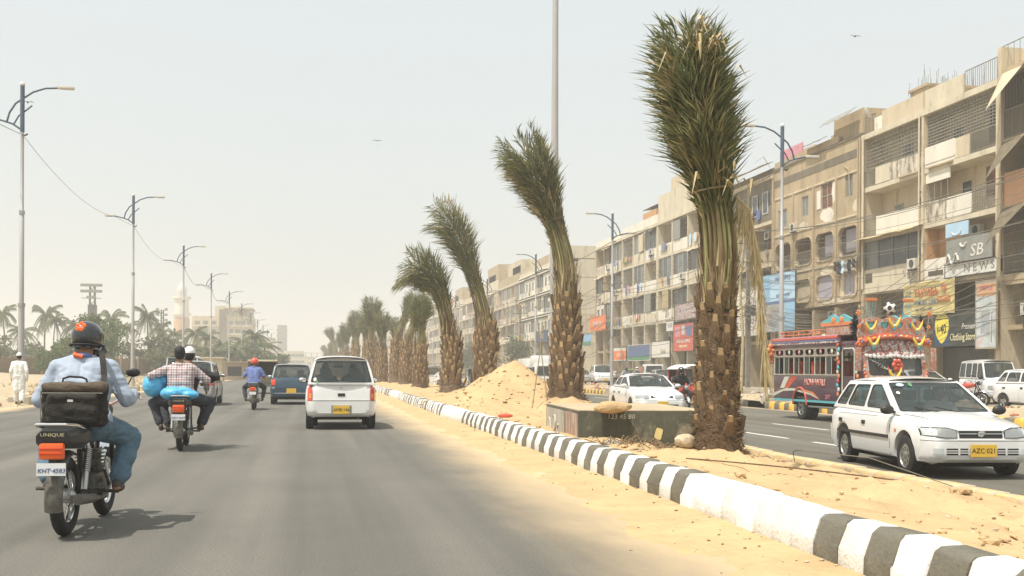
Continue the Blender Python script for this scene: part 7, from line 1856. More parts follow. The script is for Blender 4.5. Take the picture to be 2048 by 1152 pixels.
    b = MB(); b.lathe([(.08, .0), (.06, .03), (0, .04)], 18, TR(0, .59, .90, -90)); b.build('lens', 'lamp_lens', h, 50)
    return t

def capsule(b, a, c, r1, r2=None, n=12, sx=1., sy=1.):
    a = Vector(a); c = Vector(c); r2 = r1 if r2 is None else r2
    k = 4; pts = []; rs = []
    d = (c - a)
    if d.length < 1e-4: d = Vector((0, 0, 1e-3))
    u = d.normalized()
    for i in range(k): q = PI / 2 * (1 - i / k); pts.append(a - u * r1 * math.sin(q)); rs.append(max(.001, r1 * math.cos(q)))
    for i in range(4): pts.append(a + d * i / 3); rs.append(lerp(r1, r2, i / 3))
    for i in range(1, k + 1): q = PI / 2 * i / k; pts.append(c + u * r2 * math.sin(q)); rs.append(max(.001, r2 * math.cos(q)))
    b.tube(pts, rs, n)
def blob(name, fn, voxel, material, parent, sm=3, cut=None, mats=None, fold=0.):
    b = MB(); fn(b)
    o = b.build(name, mats or material, parent)
    m = o.modifiers.new('r', 'REMESH'); m.mode = 'VOXEL'; m.voxel_size = voxel; m.use_smooth_shade = True
    s = o.modifiers.new('s', 'SMOOTH'); s.factor = .5; s.iterations = sm
    apply_mods(o)
    if fold:
        for v, nr in zip(o.data.vertices, [n_.vector.copy() for n_ in o.data.vertex_normals]):
            c = v.co; q = Vector((c.x * 5 + c.z * 3, c.y * 5 - c.z * 2.5, c.z * 9)); k = abs(noise.noise(q)) + .5 * abs(noise.noise(q * 2.3))
            v.co += nr * fold * (k * 1.6 - .55)
    if cut:
        bm = bmesh.new(); bm.from_mesh(o.data)
        bmesh.ops.delete(bm, geom=[v for v in bm.verts if cut(v.co)], context='VERTS'); bm.to_mesh(o.data); bm.free()
    o.data.shade_smooth()
    return o
def ik(a, c, l1, l2, pole):
    a = Vector(a); c = Vector(c); d = c - a; L = min(d.length, (l1 + l2) * .999); u = d.normalized()
    x = (l1 * l1 - l2 * l2 + L * L) / (2 * L); h = math.sqrt(max(0, l1 * l1 - x * x))
    p = Vector(pole); p = (p - u * p.dot(u)).normalized()
    return a + u * x + p * h
def helmet(parent, c, material, full=True, flower=False, rot=0., r=(.120, .142, .132)):
    o = link('helmet', None, parent); o.location = c; o.rotation_euler = (R(-4), 0, R(rot))
    b = MB(); n = 28; rows = []
    for i in range(15):
        ph = PI / 2 - PI * .72 * i / 14
        rows.append([(r[0] * math.cos(ph) * math.sin(2 * PI * k / n), r[1] * math.cos(ph) * math.cos(2 * PI * k / n), r[2] * math.sin(ph) * (1 if ph > 0 else 1.05)) for k in range(n + 1)])
    b.grid(rows); 
    keep = []
    for f, m_ in zip(b.f, b.m):
        cx = sum(b.v[i][0] for i in f) / 4; cy = sum(b.v[i][1] for i in f) / 4; cz = sum(b.v[i][2] for i in f) / 4
        if cy > .07 and cz < .035: continue
        keep.append(f)
    b.f = keep; b.m = [0] * len(keep)
    b.build('shell', material, o, 60)
    b = MB(); b.tube([(r[0] * 1.02 * math.sin(a), r[1] * 1.02 * math.cos(a), -.065) for a in [R(60 + 240 * k / 24) for k in range(25)]], .010, 6); b.build('trim', 'black_rubber', o, 50)
    if full: b = MB(); b.tube([(r[0] * .98 * math.sin(a), r[1] * .98 * math.cos(a) + .02, -.10) for a in [R(-75 + 150 * k / 12) for k in range(13)]], .028, 8); b.build('chin_guard', material, o, 50)
    rows = [[(r[0] * 1.03 * math.cos(ph) * math.sin(a), r[1] * 1.04 * math.cos(ph) * math.cos(a), r[2] * 1.02 * math.sin(ph)) for a in [R(-70 + 140 * k / 10) for k in range(11)]] for ph in (R(22), R(5), R(-14), R(-30))]
    b = MB(); b.grid(rows, flip=True); b.build('visor', 'car_glass_dark', o, 60)
    if flower:
        b = MB()
        for k in range(5):
            a = 2 * PI * k / 5 + .3; cx, cz = .026 * math.cos(a) + .0, .026 * math.sin(a)
            p = Vector((cx, -1, cz)); q = Vector((cx, 0, .075 + cz)); yy = -r[1] * math.sqrt(max(0, 1 - (cx / r[0]) ** 2 - ((.075 + cz) / r[2]) ** 2))
            b.ell((cx, yy - .001, .075 + cz), (.021, .006, .021), 10)
        b.build('flower_sticker', 'orange_plastic', o, 50)
        b = MB(); yy = -r[1] * math.sqrt(1 - (.08 / r[2]) ** 2); b.ell((0, yy - .004, .08), (.010, .006, .010), 8); b.build('flower_centre', 'letter_white', o, 50)
    return o
def person(label, loc, rz, pel, neck, head, hl, hr, fl, fr, outfit, vox=.014, elbow=(.9, -.5, -.5), knee=(.35, 1, .5), sc=1., group=None, kneeL=None, yaw=0.):
    t = thing('person', label, 'person', loc, rz, group)
    pel, neck, head = Vector(pel), Vector(neck), Vector(head)
    up = (neck - pel).normalized(); fw_ = Vector((0, 1, 0)); fw_ = (fw_ - up * fw_.dot(up)).normalized(); rt_ = up.cross(fw_) * -1
    rt_ = fw_.cross(up)
    sw = outfit.get('shoulder', .175)
    J = {}
    for sg, k in ((-1, 'l'), (1, 'r')):
        J['sh' + k] = neck - up * .055 + rt_ * sg * sw
        J['hip' + k] = pel + rt_ * sg * .095
    hands = dict(l=Vector(hl), r=Vector(hr)); feet = dict(l=Vector(fl), r=Vector(fr))
    for sg, k in ((-1, 'l'), (1, 'r')):
        J['el' + k] = ik(J['sh' + k], hands[k], .29, .26, (elbow[0] * sg, elbow[1], elbow[2]))
        kn = kneeL if (kneeL and k == 'l') else knee
        J['kn' + k] = ik(J['hip' + k], feet[k] + Vector((0, -.0, .07)), .43, .42, (kn[0] * sg, kn[1], kn[2]))
    fat = outfit.get('fat', 1.); o_ = outfit
    def torso(b, e=0.):
        capsule(b, J['hipl'] + up * .02, J['hipr'] + up * .02, .115 * fat + e)
        mid = pel.lerp(neck, .45) 
        capsule(b, pel + up * .08 + rt_ * .05, mid + rt_ * .05, .115 * fat + e, .125 * fat + e); capsule(b, pel + up * .08 - rt_ * .05, mid - rt_ * .05, .115 * fat + e, .125 * fat + e)
        ch = pel.lerp(neck, .72)
        capsule(b, mid + rt_ * .06, ch + rt_ * .075, .12 * fat + e, .122 + e); capsule(b, mid - rt_ * .06, ch - rt_ * .075, .12 * fat + e, .122 + e)
        for k in 'lr': capsule(b, ch.lerp(J['sh' + k], .5), J['sh' + k], .10 + e, .062 + e); capsule(b, neck - up * .01, J['sh' + k] + up * .005, .055 + e, .055 + e)
    def arm(b, k, e=0., to=1.):
        e += o_.get('aw', 0); capsule(b, J['sh' + k], J['el' + k], .058 + e, .045 + e)
        capsule(b, J['el' + k], J['el' + k].lerp(hands[k], to), .044 + e, .032 + e)
    def leg(b, k, e=0., to=1.):
        capsule(b, J['hip' + k], J['kn' + k], .095 + e, .062 + e)
        an = feet[k] + Vector((0, 0, .07))
        capsule(b, J['kn' + k], J['kn' + k].lerp(an, to), .060 + e, .042 + e * 1.15)
    def bodyf(b):
        torso(b, -.01); [arm(b, k, -.004) for k in 'lr']; [leg(b, k, -.008) for k in 'lr']
        capsule(b, neck - up * .03, head - Vector((0, .012, .06)), .058, .052)
        b.ell(head, (.076, .096, .115), 16); b.ell(head + Vector((0, .03, -.055)), (.056, .068, .062), 12)
        b.ell(head + Vector((0, .098, -.015)), (.014, .02, .024), 8)
        for sg in (-1, 1): b.ell(head + Vector((sg * .078, 0, -.01)), (.013, .022, .032), 8); b.ell(head + Vector((sg * .03, .082, .02)), (.018, .014, .012), 8)
        b.ell(head + Vector((0, .088, -.055)), (.024, .014, .009), 8)
        for sg, k in ((-1, 'l'), (1, 'r')):
            h = hands[k]; d = (h - J['el' + k]).normalized(); 
            gr = outfit.get('grip', True)
            pl = h + d * .035; side = Vector((sg * 1., 0, 0)) if gr else rt_ * sg
            acr = Vector((1, 0, 0)) if gr else fw_
            b.ell(pl, (.042, .045, .026) if gr else (.022, .042, .048), 12)
            for i in range(4):
                base = pl + d * .03 + acr * (.030 - .02 * i)
                ln = (.9, 1., .93, .75)[i] * .04
                dn = Vector((0, .25, -1)) if gr else d
                m1 = base + d * ln * (.6 if gr else 1); capsule(b, base, m1, .0105, .010, 8); capsule(b, m1, m1 + (dn.normalized()) * ln * .9, .010, .008, 8)
            tb_ = pl - acr * sg * .03 * (1 if gr else -1); capsule(b, tb_, tb_ + d * .03 + Vector((0, 0, -.028 if gr else 0)) - acr * sg * .012, .012, .010, 8)
        for k in 'lr': f = feet[k]; capsule(b, f + Vector((0, -.03, .045)), f + Vector((0, .13, .025)), .036, .03)
    blob('body', bodyf, vox * .62 if vox < .012 else vox, 'skin', t, 2)
    o = outfit
    ls = o.get('sleeve', .93)
    def shirtf(b):
        torso(b, .014)
        if o.get('hem'):
            for q in (-.05, .05): capsule(b, pel + rt_ * q, pel + rt_ * q - up * o['hem'] + Vector((0, o.get('hemy', 0), 0)), .125 * fat, .13 * fat)
        for k in 'lr':
            if ls > .3: arm(b, k, .016, ls)
            else: capsule(b, J['sh' + k], J['sh' + k].lerp(J['el' + k], .8), .075, .068)
    sh = blob('shirt', shirtf, vox, o['shirt'], t, 3, fold=.011)
    def trf(b):
        for k in 'lr': leg(b, k, .016 + o.get('loose', 0), .84)
        capsule(b, J['hipl'], J['hipr'], .125 * fat)
    blob('trousers', trf, vox, o['trousers'], t, 3, fold=.012)
    for k in 'lr':
        f = feet[k]
        def shf(b): b.ell(f + Vector((0, .07, .03)), (.043, .13, .036), 14); b.ell(f + Vector((0, -.02, .055)), (.04, .05, .055), 12)
        blob('shoe', shf, .012, o.get('shoe', 'shoe_brown'), t, 2)
    if 'collar' in o:
        b = MB(); b.tube([neck + rt_ * .066 * math.sin(a) + fw_ * .07 * math.cos(a) + up * (.02 + .012 * math.cos(a + PI)) for a in [2 * PI * i / 20 for i in range(21)]], .017, 6, cap=False); b.build('collar', o['collar'], t, 50)
    hw_ = o.get('head')
    if hw_ == 'hair' or hw_ == 'cap':
        blob('hair', lambda b: (b.ell(head + Vector((0, -.02, .028)), (.087, .098, .10), 16), b.ell(head + Vector((0, -.05, -.02)), (.078, .062, .075), 12)), .010, 'hair', t, 2, cut=lambda c: (c.y - head.y) > .052 and (c.z - head.z) < .045)
    if hw_ == 'cap':
        b = MB(); rows = [[(head.x + .092 * math.cos(ph) * math.sin(a), head.y - .01 + .108 * math.cos(ph) * math.cos(a), head.z + .03 + .11 * math.sin(ph)) for a in [2 * PI * i / 20 for i in range(21)]] for ph in [R(90 - 9 * i) for i in range(11)]]
        b.grid(rows); c = b.build('cap', o.get('capm', 'cloth_white'), t, 50)
    if hw_ == 'helmet': helmet(t, head + Vector((0, 0, .01)), o['hm'], o.get('full', True), o.get('flower', False), yaw)
    return t, J, sh

RID = dict(pel=(0, -.20, .83), neck=(0, -.04, 1.31), head=(0, .03, 1.49), hl=(-.33, .17, 1.04), hr=(.33, .17, 1.04), fl=(-.26, -.08, .27), fr=(.26, -.08, .27))
# the nearest rider
B1 = (-1.75, 9.28, 0)
motorcycle('black motorcycle with orange tail lamp ridden in the left foreground', B1, R(-3), plate='KHT·4583')
q = dict(RID); q['elbow'] = (.50, -.35, -.9); q['knee'] = (.45, 1, .45)
p1, J1, _ = person('man in pale blue shirt and black helmet riding the nearest motorcycle', B1, R(-3), outfit=dict(shirt='shirt_blue', trousers='denim', head='helmet', hm='helmet_black', flower=True, collar='shirt_violet', fat=1.24, shoulder=.19, loose=.017, aw=.004), vox=.010, yaw=-14,
                   **q)
b = MB(); b.tube([(0, -.105, 1.345), (-.06, -.10, 1.36), (-.075, -.03, 1.37)], .02, 6); b.build('neck_cloth', 'orange_plastic', p1, 50)
bag = thing('laptop_bag', 'black laptop bag with brown top slung on the back of the nearest rider', 'bag', B1, R(-3))
blob('bag_body', lambda b: (b.rbox(-.215, .275, -.51, -.39, .80, 1.13, .055), b.rbox(-.20, .26, -.53, -.38, .80, .95, .06)), .012, 'bag_black', bag, 3, fold=.018)
fp = blob('front_pocket', lambda b: b.rbox(-.16, .22, -.56, -.50, .84, 1.06, .03), .012, 'bag_black', bag, 3, fold=.015)
blob('bag_top', lambda b: b.rbox(-.205, .265, -.53, -.385, 1.07, 1.145, .03), .012, 'bag_brown', bag, 3, fold=.012)
b = MB(); b.rbox(-.19, .25, -.536, -.526, 1.062, 1.070, .003); b.build('zip', 'grille', bag); b = MB(); b.tube([(-.2, -.524, .83), (-.2, -.524, 1.08)], .004, 4); b.build('zip', 'grille', bag)
b = MB(); b.tube([(-.06, -.46, 1.14), (-.055, -.46, 1.175), (-.01, -.46, 1.19), (.08, -.46, 1.185), (.115, -.46, 1.17), (.12, -.46, 1.14)], .008, 6); b.build('carry_handle', 'bag_black', bag, 50)
b = MB(); b.rbox(.0, .042, -.560, -.555, 1.0, 1.02, .002); b.build('label_patch', 'letter_white', fp)
b = MB()
pts = [(.23, -.41, 1.12), (.215, -.32, 1.20), (.19, -.26, 1.30), (.16, -.17, 1.385), (.11, -.03, 1.36), (.05, .10, 1.22), (-.05, .14, 1.05)]
rows = [[Vector(p) + Vector((dx, -.012, 0)) for dx in (-.022, .022)] for p in pts]
b.grid(rows); b.grid([[p + Vector((0, .006, .002)) for p in r] for r in rows], flip=True); b.build('shoulder_strap', 'bag_black', bag)

# two men on the second motorcycle
B2 = (-1.95, 18.1, 0)
motorcycle('dusty motorcycle carrying two men and blue bags', B2, R(2), plate='KDY·6697')
person('driver in black jacket and white cap behind the checked shirt', B2, R(2), outfit=dict(shirt='cloth_black', trousers='trousers_dark', head='cap', fat=1.1), vox=.014, pel=(0, .0, .83), neck=(.07, .10, 1.30), head=(.08, .17, 1.48), hl=(-.33, .22, 1.04), hr=(.33, .22, 1.04), fl=(-.24, .1, .27), fr=(.24, .1, .27), elbow=(1, -.2, -.3), knee=(.6, 1, .5))
person('dark-haired passenger in a brown and white checked shirt', B2, R(2), outfit=dict(shirt='shirt_plaid', trousers='trousers_dark', head='hair', fat=1.08, grip=False), vox=.012, pel=(0, -.44, .83), neck=(-.02, -.36, 1.31), head=(-.03, -.33, 1.49), hl=(-.33, -.25, 1.05), hr=(.36, -.13, .92), fl=(-.30, -.38, .30), fr=(.30, -.38, .30), elbow=(.9, -.5, -.2), knee=(1.0, .8, .3))
bags = thing('plastic_bag', 'bulging pale blue plastic bag hanging at the left of the checked-shirt passenger', 'plastic bag', B2, R(2))
blob('bag_body', lambda b: (b.ell((-.42, -.32, 1.00), (.17, .17, .19), 16), b.ell((-.30, -.28, 1.08), (.12, .12, .12), 14), capsule(b, (-.32, -.28, 1.15), (-.26, -.28, 1.28), .05, .03)), .012, 'poly_blue', bags, 2)
bags = thing('plastic_bag', 'flat blue plastic bundle on the seat behind the passenger', 'plastic bag', B2, R(2))
blob('bag_body', lambda b: (b.ell((-.11, -.62, .88), (.19, .17, .11), 16), b.ell((.10, -.60, .86), (.18, .15, .08), 16), b.ell((.0, -.60, .93), (.18, .12, .05), 16)), .012, 'poly_blue', bags, 2)
for sg, lb in ((-1, 'white plastic carrier bag at the left side of the second motorcycle'), (1, 'white plastic carrier bag at the right side of the second motorcycle')):
    bags = thing('carrier_bag', lb, 'plastic bag', B2, R(2))
    blob('bag_body', lambda b: (b.ell((sg * .36, -.12, .62), (.035, .13, .17), 12), capsule(b, (sg * .35, -.15, .75), (sg * .33, -.18, .95), .02, .01)), .012, 'poly_white', bags, 2)

B3 = (-1.68, 35.6, 0)
motorcycle('motorcycle of the red-helmeted rider further up the road', B3, 0, plate='')
person('rider in violet blue shirt and red helmet seen from behind', B3, 0, outfit=dict(shirt='shirt_violet', trousers='trousers_dark', head='helmet', hm='helmet_red', full=False, sleeve=.2, fat=1.1), vox=.018, **q)

def walker(label, loc, rz, shirt, trousers, head, vox=.018, hem=.42, ph=.18, **k):
    return person(label, loc, rz, (0, 0, .92), (0, .02, 1.42), (0, .05, 1.60), (-.24, .05, .86), (.25, -.02, .86), (-.10, ph, 0), (.10, -ph, .03),
                  dict(shirt=shirt, trousers=trousers, head=head, hem=hem, loose=.02, grip=False, capm='cloth_white'), vox=vox, elbow=(.4, -1, 0), knee=(.1, 1, .2), **k)
walker('man in long white kameez and white cap walking along the left verge', (-9.55, 39.3, .05), R(8), 'cloth_white', 'cloth_white', 'cap')
walker('far pedestrian in white walking at the left roadside', (-9.6, 103, .1), R(170), 'cloth_white', 'cloth_white', 'hair', vox=.03)
# riders on the far carriageway
def rider(label, mlabel, loc, rz, shirt, tr, head, hm='helmet_black', vox=.02, tank='red_paint', **kw):
    motorcycle(mlabel, loc, rz, tank=tank, plate='', cowl=False)
    person(label, loc, rz, outfit=dict(shirt=shirt, trousers=tr, head=head, hm=hm, **kw), vox=vox, **RID, elbow=(.6, -.35, -.8), knee=(.7, 1, .5))
rider('rider in dark coat and black helmet half hidden by the nearest palm', 'motorcycle half hidden behind the nearest palm trunk', (12.75, 36.6, -.2), PI, 'cloth_black', 'trousers_dark', 'helmet')
rider('rider in bright yellow shirt and dark helmet beside the sand heap', 'motorcycle ridden by the man in yellow', (9.35, 46.5, -.2), PI, 'cloth_yellow', 'trousers_dark', 'helmet', sleeve=.2)
rider('bareheaded rider in white between two palms', 'motorcycle of the bareheaded man in white', (9.05, 77, -.2), 0, 'cloth_white', 'cloth_white', 'hair')
rider('rider in grey clothes left of the third palm', 'motorcycle of the man in grey', (8.9, 66, -.2), PI, 'cloth_grey', 'cloth_grey', 'hair')
rider('rider with white helmet waiting beyond the silver hatchback', 'motorcycle standing beyond the silver hatchback', (25.6, 84, 0), PI, 'cloth_grey', 'trousers_dark', 'helmet', 'cloth_white')
rider('rider in blue beside the lime green hatchback', 'motorcycle beside the lime green hatchback', (25.9, 88, 0), PI, 'shirt_blue', 'trousers_dark', 'helmet')
motorcycle('black motorcycle parked between the two white cars at the right', (24.2, 37.4, 0), R(215), plate='', lean=8)
motorcycle('motorcycle parked at the verge below the right lamp post', (20.3, 70, .05), R(200), plate='', lean=8)
motorcycle('motorcycle parked on the verge left of the white SUV', (20.9, 84, .05), R(190), plate='', lean=8)

# people inside the cars
SIT = dict(pel=(0, .05, .50), neck=(0, -.02, 1.0), head=(0, .01, 1.17), fl=(-.12, .75, .25), fr=(.12, .75, .25), hl=(-.18, .38, .85), hr=(.18, .38, .85))
def occupant(label, car, x, y, shirt, dz=0., **kw):
    c = car.root; T = Matrix.Translation(c.location) @ Matrix.Rotation(c.rotation_euler[2], 4, 'Z')
    p = T @ Vector((x, y, dz)); person(label, p, c.rotation_euler[2], outfit=dict(shirt=shirt, trousers='trousers_dark', head='hair'), vox=.02, elbow=(.5, -.4, -.6), knee=(.2, .3, 1), **SIT)
occupant('driver in grey seen through the windscreen of the large white hatchback', WH, .33, -.12, 'cloth_grey')
occupant('passenger in white seen through the windscreen of the large white hatchback', WH, -.33, -.12, 'cloth_white')
occupant('driver behind the wheel of the white tall hatchback', TW, .31, -.02, 'cloth_black', .12)
occupant('passenger on the left seat of the white tall hatchback', TW, -.31, -.02, 'cloth_black', .12)
occupant('driver of the white saloon', SED, .35, -.12, 'cloth_grey')

# ------------------------------------------------------------------ the painted minibus (front faces -Y: local +Y is forward)
def flower(b, c, r, n=6, k=.42, mi=0, ax='y'):
    for i in range(n):
        a = 2 * PI * i / n
        b.ell((c[0] + r * .62 * math.cos(a), c[1], c[2] + r * .62 * math.sin(a)), (r * k, r * .3, r * k), 8, mi)
    b.ell((c[0], c[1] + r * .1, c[2]), (r * .25, r * .35, r * .25), 8, mi)
bus = thing('minibus', 'richly painted truck-art minibus with flowers and a football on its crest', 'bus', (15.86, 30.75, -.2), PI)
HW, RL, FL, ZR = .95, -2.95, 3.05, 2.28        # half width, rear, front, roof
b = MB(); b.rbox(-HW, HW, RL, 1.55, .50, 1.20, .03)
o = b.build('body', ['bus_purple', 'dark_cavity'], bus, 35)
cut = MB()
for y in (-1.0,): 
    for sg in (-1, 1): cut.lathe([(.45, 0), (.45, .4)], 30, TR(sg * (HW - .3), y, .42, 0, 90 * sg))
cu = cut.build('cutter', 'dark_cavity', fixn=True); m_ = o.modifiers.new('b', 'BOOLEAN'); m_.operation = 'DIFFERENCE'; m_.object = cu; m_.solver = 'EXACT'
apply_mods(o); bpy.data.objects.remove(cu)
for p in o.data.polygons:
    if math.hypot(p.center.y + 1.0, p.center.z - .42) < .449 and abs(p.center.x) < HW * .999: p.material_index = 1
for sg in (-1, 1):
    X = sg * (HW + .004)
    def side(name, m_, poly, off=.004, th=.004):
        b = MB(); b.plate(poly, [], lambda a, c, d: (sg * (HW + off - d), a, c), th); return b.build(name, m_, bus)
    side('stripe', 'bus_pale', [(-2.45, .86), (-2.15, .86), (-1.75, 1.19), (-2.1, 1.19)]); side('stripe', 'bus_red', [(-2.15, .86), (-1.85, .86), (-1.15, 1.19), (-1.65, 1.19)])
    side('stripe', 'bus_pale', [(-2.9, .72), (-2.0, .86), (-1.4, .86), (-.2, .74), (.35, .58), (-.3, .70), (-1.4, .80), (-2.2, .78), (-2.9, .62)], .006)
    side('stripe', 'bus_orange', [(-1.2, .86), (-.9, .86), (-.1, .78), (.3, .60), (-.3, .76)], .008)
    side('valance', 'bus_teal', [(-2.93, .50), (1.52, .50), (1.52, .56), (-2.93, .56)], .010)
    o = side('name_panel', 'bus_purple', [(-.75, .90), (.75, .90), (.75, 1.16), (-.75, 1.16)], .003)
    Tt = Matrix.Translation((sg * (HW + .014), 0, 1.03)) @ Matrix.Rotation(R(90 * sg), 4, 'Z') @ Matrix.Rotation(R(90), 4, 'X')
    text('HOW·WALI', .26, 'letter_white', Tt @ Matrix.Translation((.012, .012, -.004)), o); text('HOW·WALI', .26, 'letter_red', Tt, o)
    text('2017', .17, 'bus_pink', Matrix.Translation((sg * (HW + .01), .85, .66)) @ Matrix.Rotation(R(90 * sg), 4, 'Z') @ Matrix.Rotation(R(90), 4, 'X'), bus, shear=.2)
    b = MB(); b.tube([(sg * (HW + .01), -1.0 + .47 * math.cos(R(a)), .42 + .47 * math.sin(R(a))) for a in range(0, 181, 10)], .03, 8); b.build('arch_trim', 'bus_red', bus, 50)
    b = MB(); b.tube([(sg * (HW - .05), -.5, .38), (sg * (HW - .05), 1.5, .38)], .03, 8); b.build('side_rail', 'steel', bus)
    # window band
    wins = [rrect(-2.86 + k * .72, -2.20 + k * .72, 1.27, 1.72, .03, 2) for k in range(6)]
    up = [rrect(-2.82 + k * .72, -2.24 + k * .72, 1.79, 1.94, .06, 3) for k in range(6)]
    b = MB(); b.plate([(RL, 1.18), (1.52, 1.18), (1.52, 2.0), (RL, 2.0)], wins + up, lambda a, c, d: (sg * (HW - d), a, c), .03); b.build('window_wall', 'bus_frame', bus)
    for k, w_ in enumerate(wins):
        b = MB(); y0 = w_[0][0] - .60; b.plate([(y0, 1.27), (y0 + .3, 1.27), (y0 + .3, 1.72), (y0, 1.72)], [], lambda a, c, d: (sg * (HW - .015 - d), a, c), .004); g = b.build('window_pane', 'far_glass' if k % 2 else 'car_glass', bus)
        b = MB(); b.tube([(sg * (HW + .006), y0 - .03, 1.25), (sg * (HW + .006), y0 - .03, 1.74)], .014, 6); b.build('window_bar', 'bus_pale', bus); b = MB(); b.tube([(sg * (HW + .006), y0 + .32, 1.27), (sg * (HW + .006), y0 + .32, 1.72)], .008, 6); b.build('window_bar', 'bus_pale', bus)
    for k, w_ in enumerate(up):
        b = MB(); yc = -2.53 + k * .72; b.ell((sg * (HW - .01), yc, 1.865), (.02, .075, .065), 10); b.build('medallion', 'bus_pale' if k % 2 else 'bus_pink', bus, 50)
    b = MB(); b.tube([(sg * (HW + .01), RL, 1.235), (sg * (HW + .01), 1.5, 1.235)], .016, 6); b.tube([(sg * (HW + .01), RL, 1.75), (sg * (HW + .01), 1.5, 1.75)], .014, 6); b.build('trim_rail', 'bus_frame', bus)
    # painted cornice
    for k, (z0, z1, m2, off) in enumerate(((2.0, 2.08, 'bus_purple', .02), (2.08, 2.14, 'bus_script', .05), (2.14, 2.19, 'bus_blue', .06), (2.19, 2.25, 'bus_red', .07), (2.25, 2.29, 'bus_pink', .05))):
        b = MB(); b.rbox(min(sg * (HW - .05), sg * (HW + off)), max(sg * (HW - .05), sg * (HW + off)), RL - .03, 1.5, z0 + .001, z1 - .001, .012); b.build('cornice', m2, bus, 40)
    # cab side
    b = MB(); b.plate([(1.55, .5), (FL - .25, .5), (FL - .05, 1.2), (FL - .30, 2.05), (1.55, 2.05)], [rrect(1.68, 2.45, 1.22, 1.82, .08)], lambda a, c, d: (sg * (HW - .03 - d), a, c), .04); b.build('cab_side', 'bus_purple', bus)
    b = MB(); b.tube([(sg * (HW - .01), a, c) for a, c in rrect(1.72, 2.42, .62, 1.92, .1)] + [(sg * (HW - .01), 2.42, .72)], .022, 6); b.build('door_trim', 'bus_pale', bus, 50)
    for y in (1.52, 2.62):
        b = MB()
        for k in range(12): b.ell((sg * (HW + .02), y + .04 * math.sin(k * 2.1), .75 + k * .115), (.035, .06, .07), 8, k % 4)
        b.build('garland', ['bus_orange', 'bus_pale', 'bus_teal', 'bus_red'], bus, 50)
b = MB(); b.box(-HW + .05, HW - .05, RL + .05, 1.5, .60, .64); b.box(-HW + .03, HW - .03, RL + .02, RL + .05, .6, 2.0); b.build('floor', 'interior', bus)
for k in range(4):
    b = MB(); y = -2.3 + k * .95
    for x in (-.52, .52): b.rbox(x - .36, x + .36, y, y + .1, 1.0, 1.62, .04)
    b.build('seat', 'bus_red', bus, 50)
b = MB(); b.rbox(-HW, HW, RL, 1.6, 1.98, 2.26, .05); b.rbox(-HW + .02, HW - .02, 1.55, FL - .35, 1.98, 2.12, .05); b.build('roof', 'bus_purple', bus, 40)
b = MB(); b.box(-HW + .02, HW - .02, RL - .02, RL, .55, 1.99); b.build('rear_wall', 'bus_mosaic', bus)
# roof rack with ornaments
b = MB()
for sg in (-1, 1):
    for z in (2.36, 2.46): b.tube([(sg * .85, RL + .2, z), (sg * .85, 1.2, z)], .012, 6)
    for k in range(12): b.tube([(sg * .85, RL + .2 + k * .36, 2.26), (sg * .85, RL + .2 + k * .36, 2.48)], .012, 6)
b.build('roof_rack', 'bus_orange', bus, 40)
b = MB(); rnd = random.Random(5)
for k in range(26): b.ell((rnd.choice((-.8, .8)) + rnd.uniform(-.05, .05), -2.6 + k * .14, 2.38 + rnd.uniform(0, .08)), (.05, .07, .05), 7, k % 4)
b.build('rack_ornament', ['bus_red', 'bus_pale', 'bus_mosaic', 'bus_orange'], bus, 50)
# side crest above the cab (like a small pavilion)
b = MB(); b.rbox(-.98, .98, .75, 2.3, 2.26, 2.55, .05); b.build('crest_box', 'bus_mosaic', bus, 40)
for sg in (-1, 1):
    b = MB(); b.plate(rpoly([(.6, 2.55), (2.4, 2.55), (2.5, 2.62), (2.2, 2.70), (1.8, 2.82), (1.5, 2.72), (1.15, 2.84), (.85, 2.72), (.5, 2.66)], .1), [], lambda a, c, d: (sg * (.98 - d), a, c), .05); b.build('side_crest', 'bus_teal' , bus)
    b = MB(); b.plate(rpoly([(.5, 2.52), (2.45, 2.52), (2.5, 2.60), (.45, 2.62)], .04), [], lambda a, c, d: (sg * (1.0 - d), a, c), .05)
    for yc in (1.25, 1.75): b.ell((sg * .99, yc, 2.66), (.03, .13, .09), 10)
    b.build('side_crest_trim', 'bus_orange', bus)
    b = MB(); rnd = random.Random(8)
    for k in range(140):
        a = rnd.random() * 6.28; zz = 2.15 + rnd.random() * .55; r0 = .16 * math.sin(PI * (zz - 2.1) / .65)
        c = Vector((sg * 1.0, 2.55, zz)); b.tube([c, c + Vector((r0 * math.cos(a), r0 * math.sin(a), rnd.uniform(-.04, .1)))], [.02, .004], 4)
    b.build('black_tassel', 'cloth_black', bus)
# front
b = MB(); b.rbox(-.93, .93, 2.5, FL, .45, 1.18, .06); b.build('front_panel', 'bus_teal', bus, 40)
b = MB(); b.rbox(-.97, .97, FL - .03, FL + .12, .38, .55, .03); b.build('bumper', 'bus_mosaic', bus, 40)
for sg in (-1, 1):
    b = MB(); b.lathe([(0, .03), (.09, .02), (.11, -.02)], 18, TR(sg * .62, FL + .01, .80, -90)); b.build('headlight', 'lamp_lens', bus, 50)
def FP(x, z, d=0.): return (x, FL - .02 - max(0, z - 1.18) * .28 + d, z)
fr = [(-.93, 1.18), (.93, 1.18), (.93, 2.12), (-.93, 2.12)]
h1 = rrect(-.80, -.05, 1.24, 1.70, .08); h2 = rrect(.05, .80, 1.24, 1.70, .08)
b = MB(); b.plate(fr, [h1, h2], lambda a, c, d: FP(a, c, -d), .05); b.build('windscreen_frame', 'bus_mosaic', bus)
for h in (h1, h2): b = MB(); b.plate(h, [], lambda a, c, d: FP(a, c, -.03 - d), .006); b.build('windscreen', 'car_glass', bus)
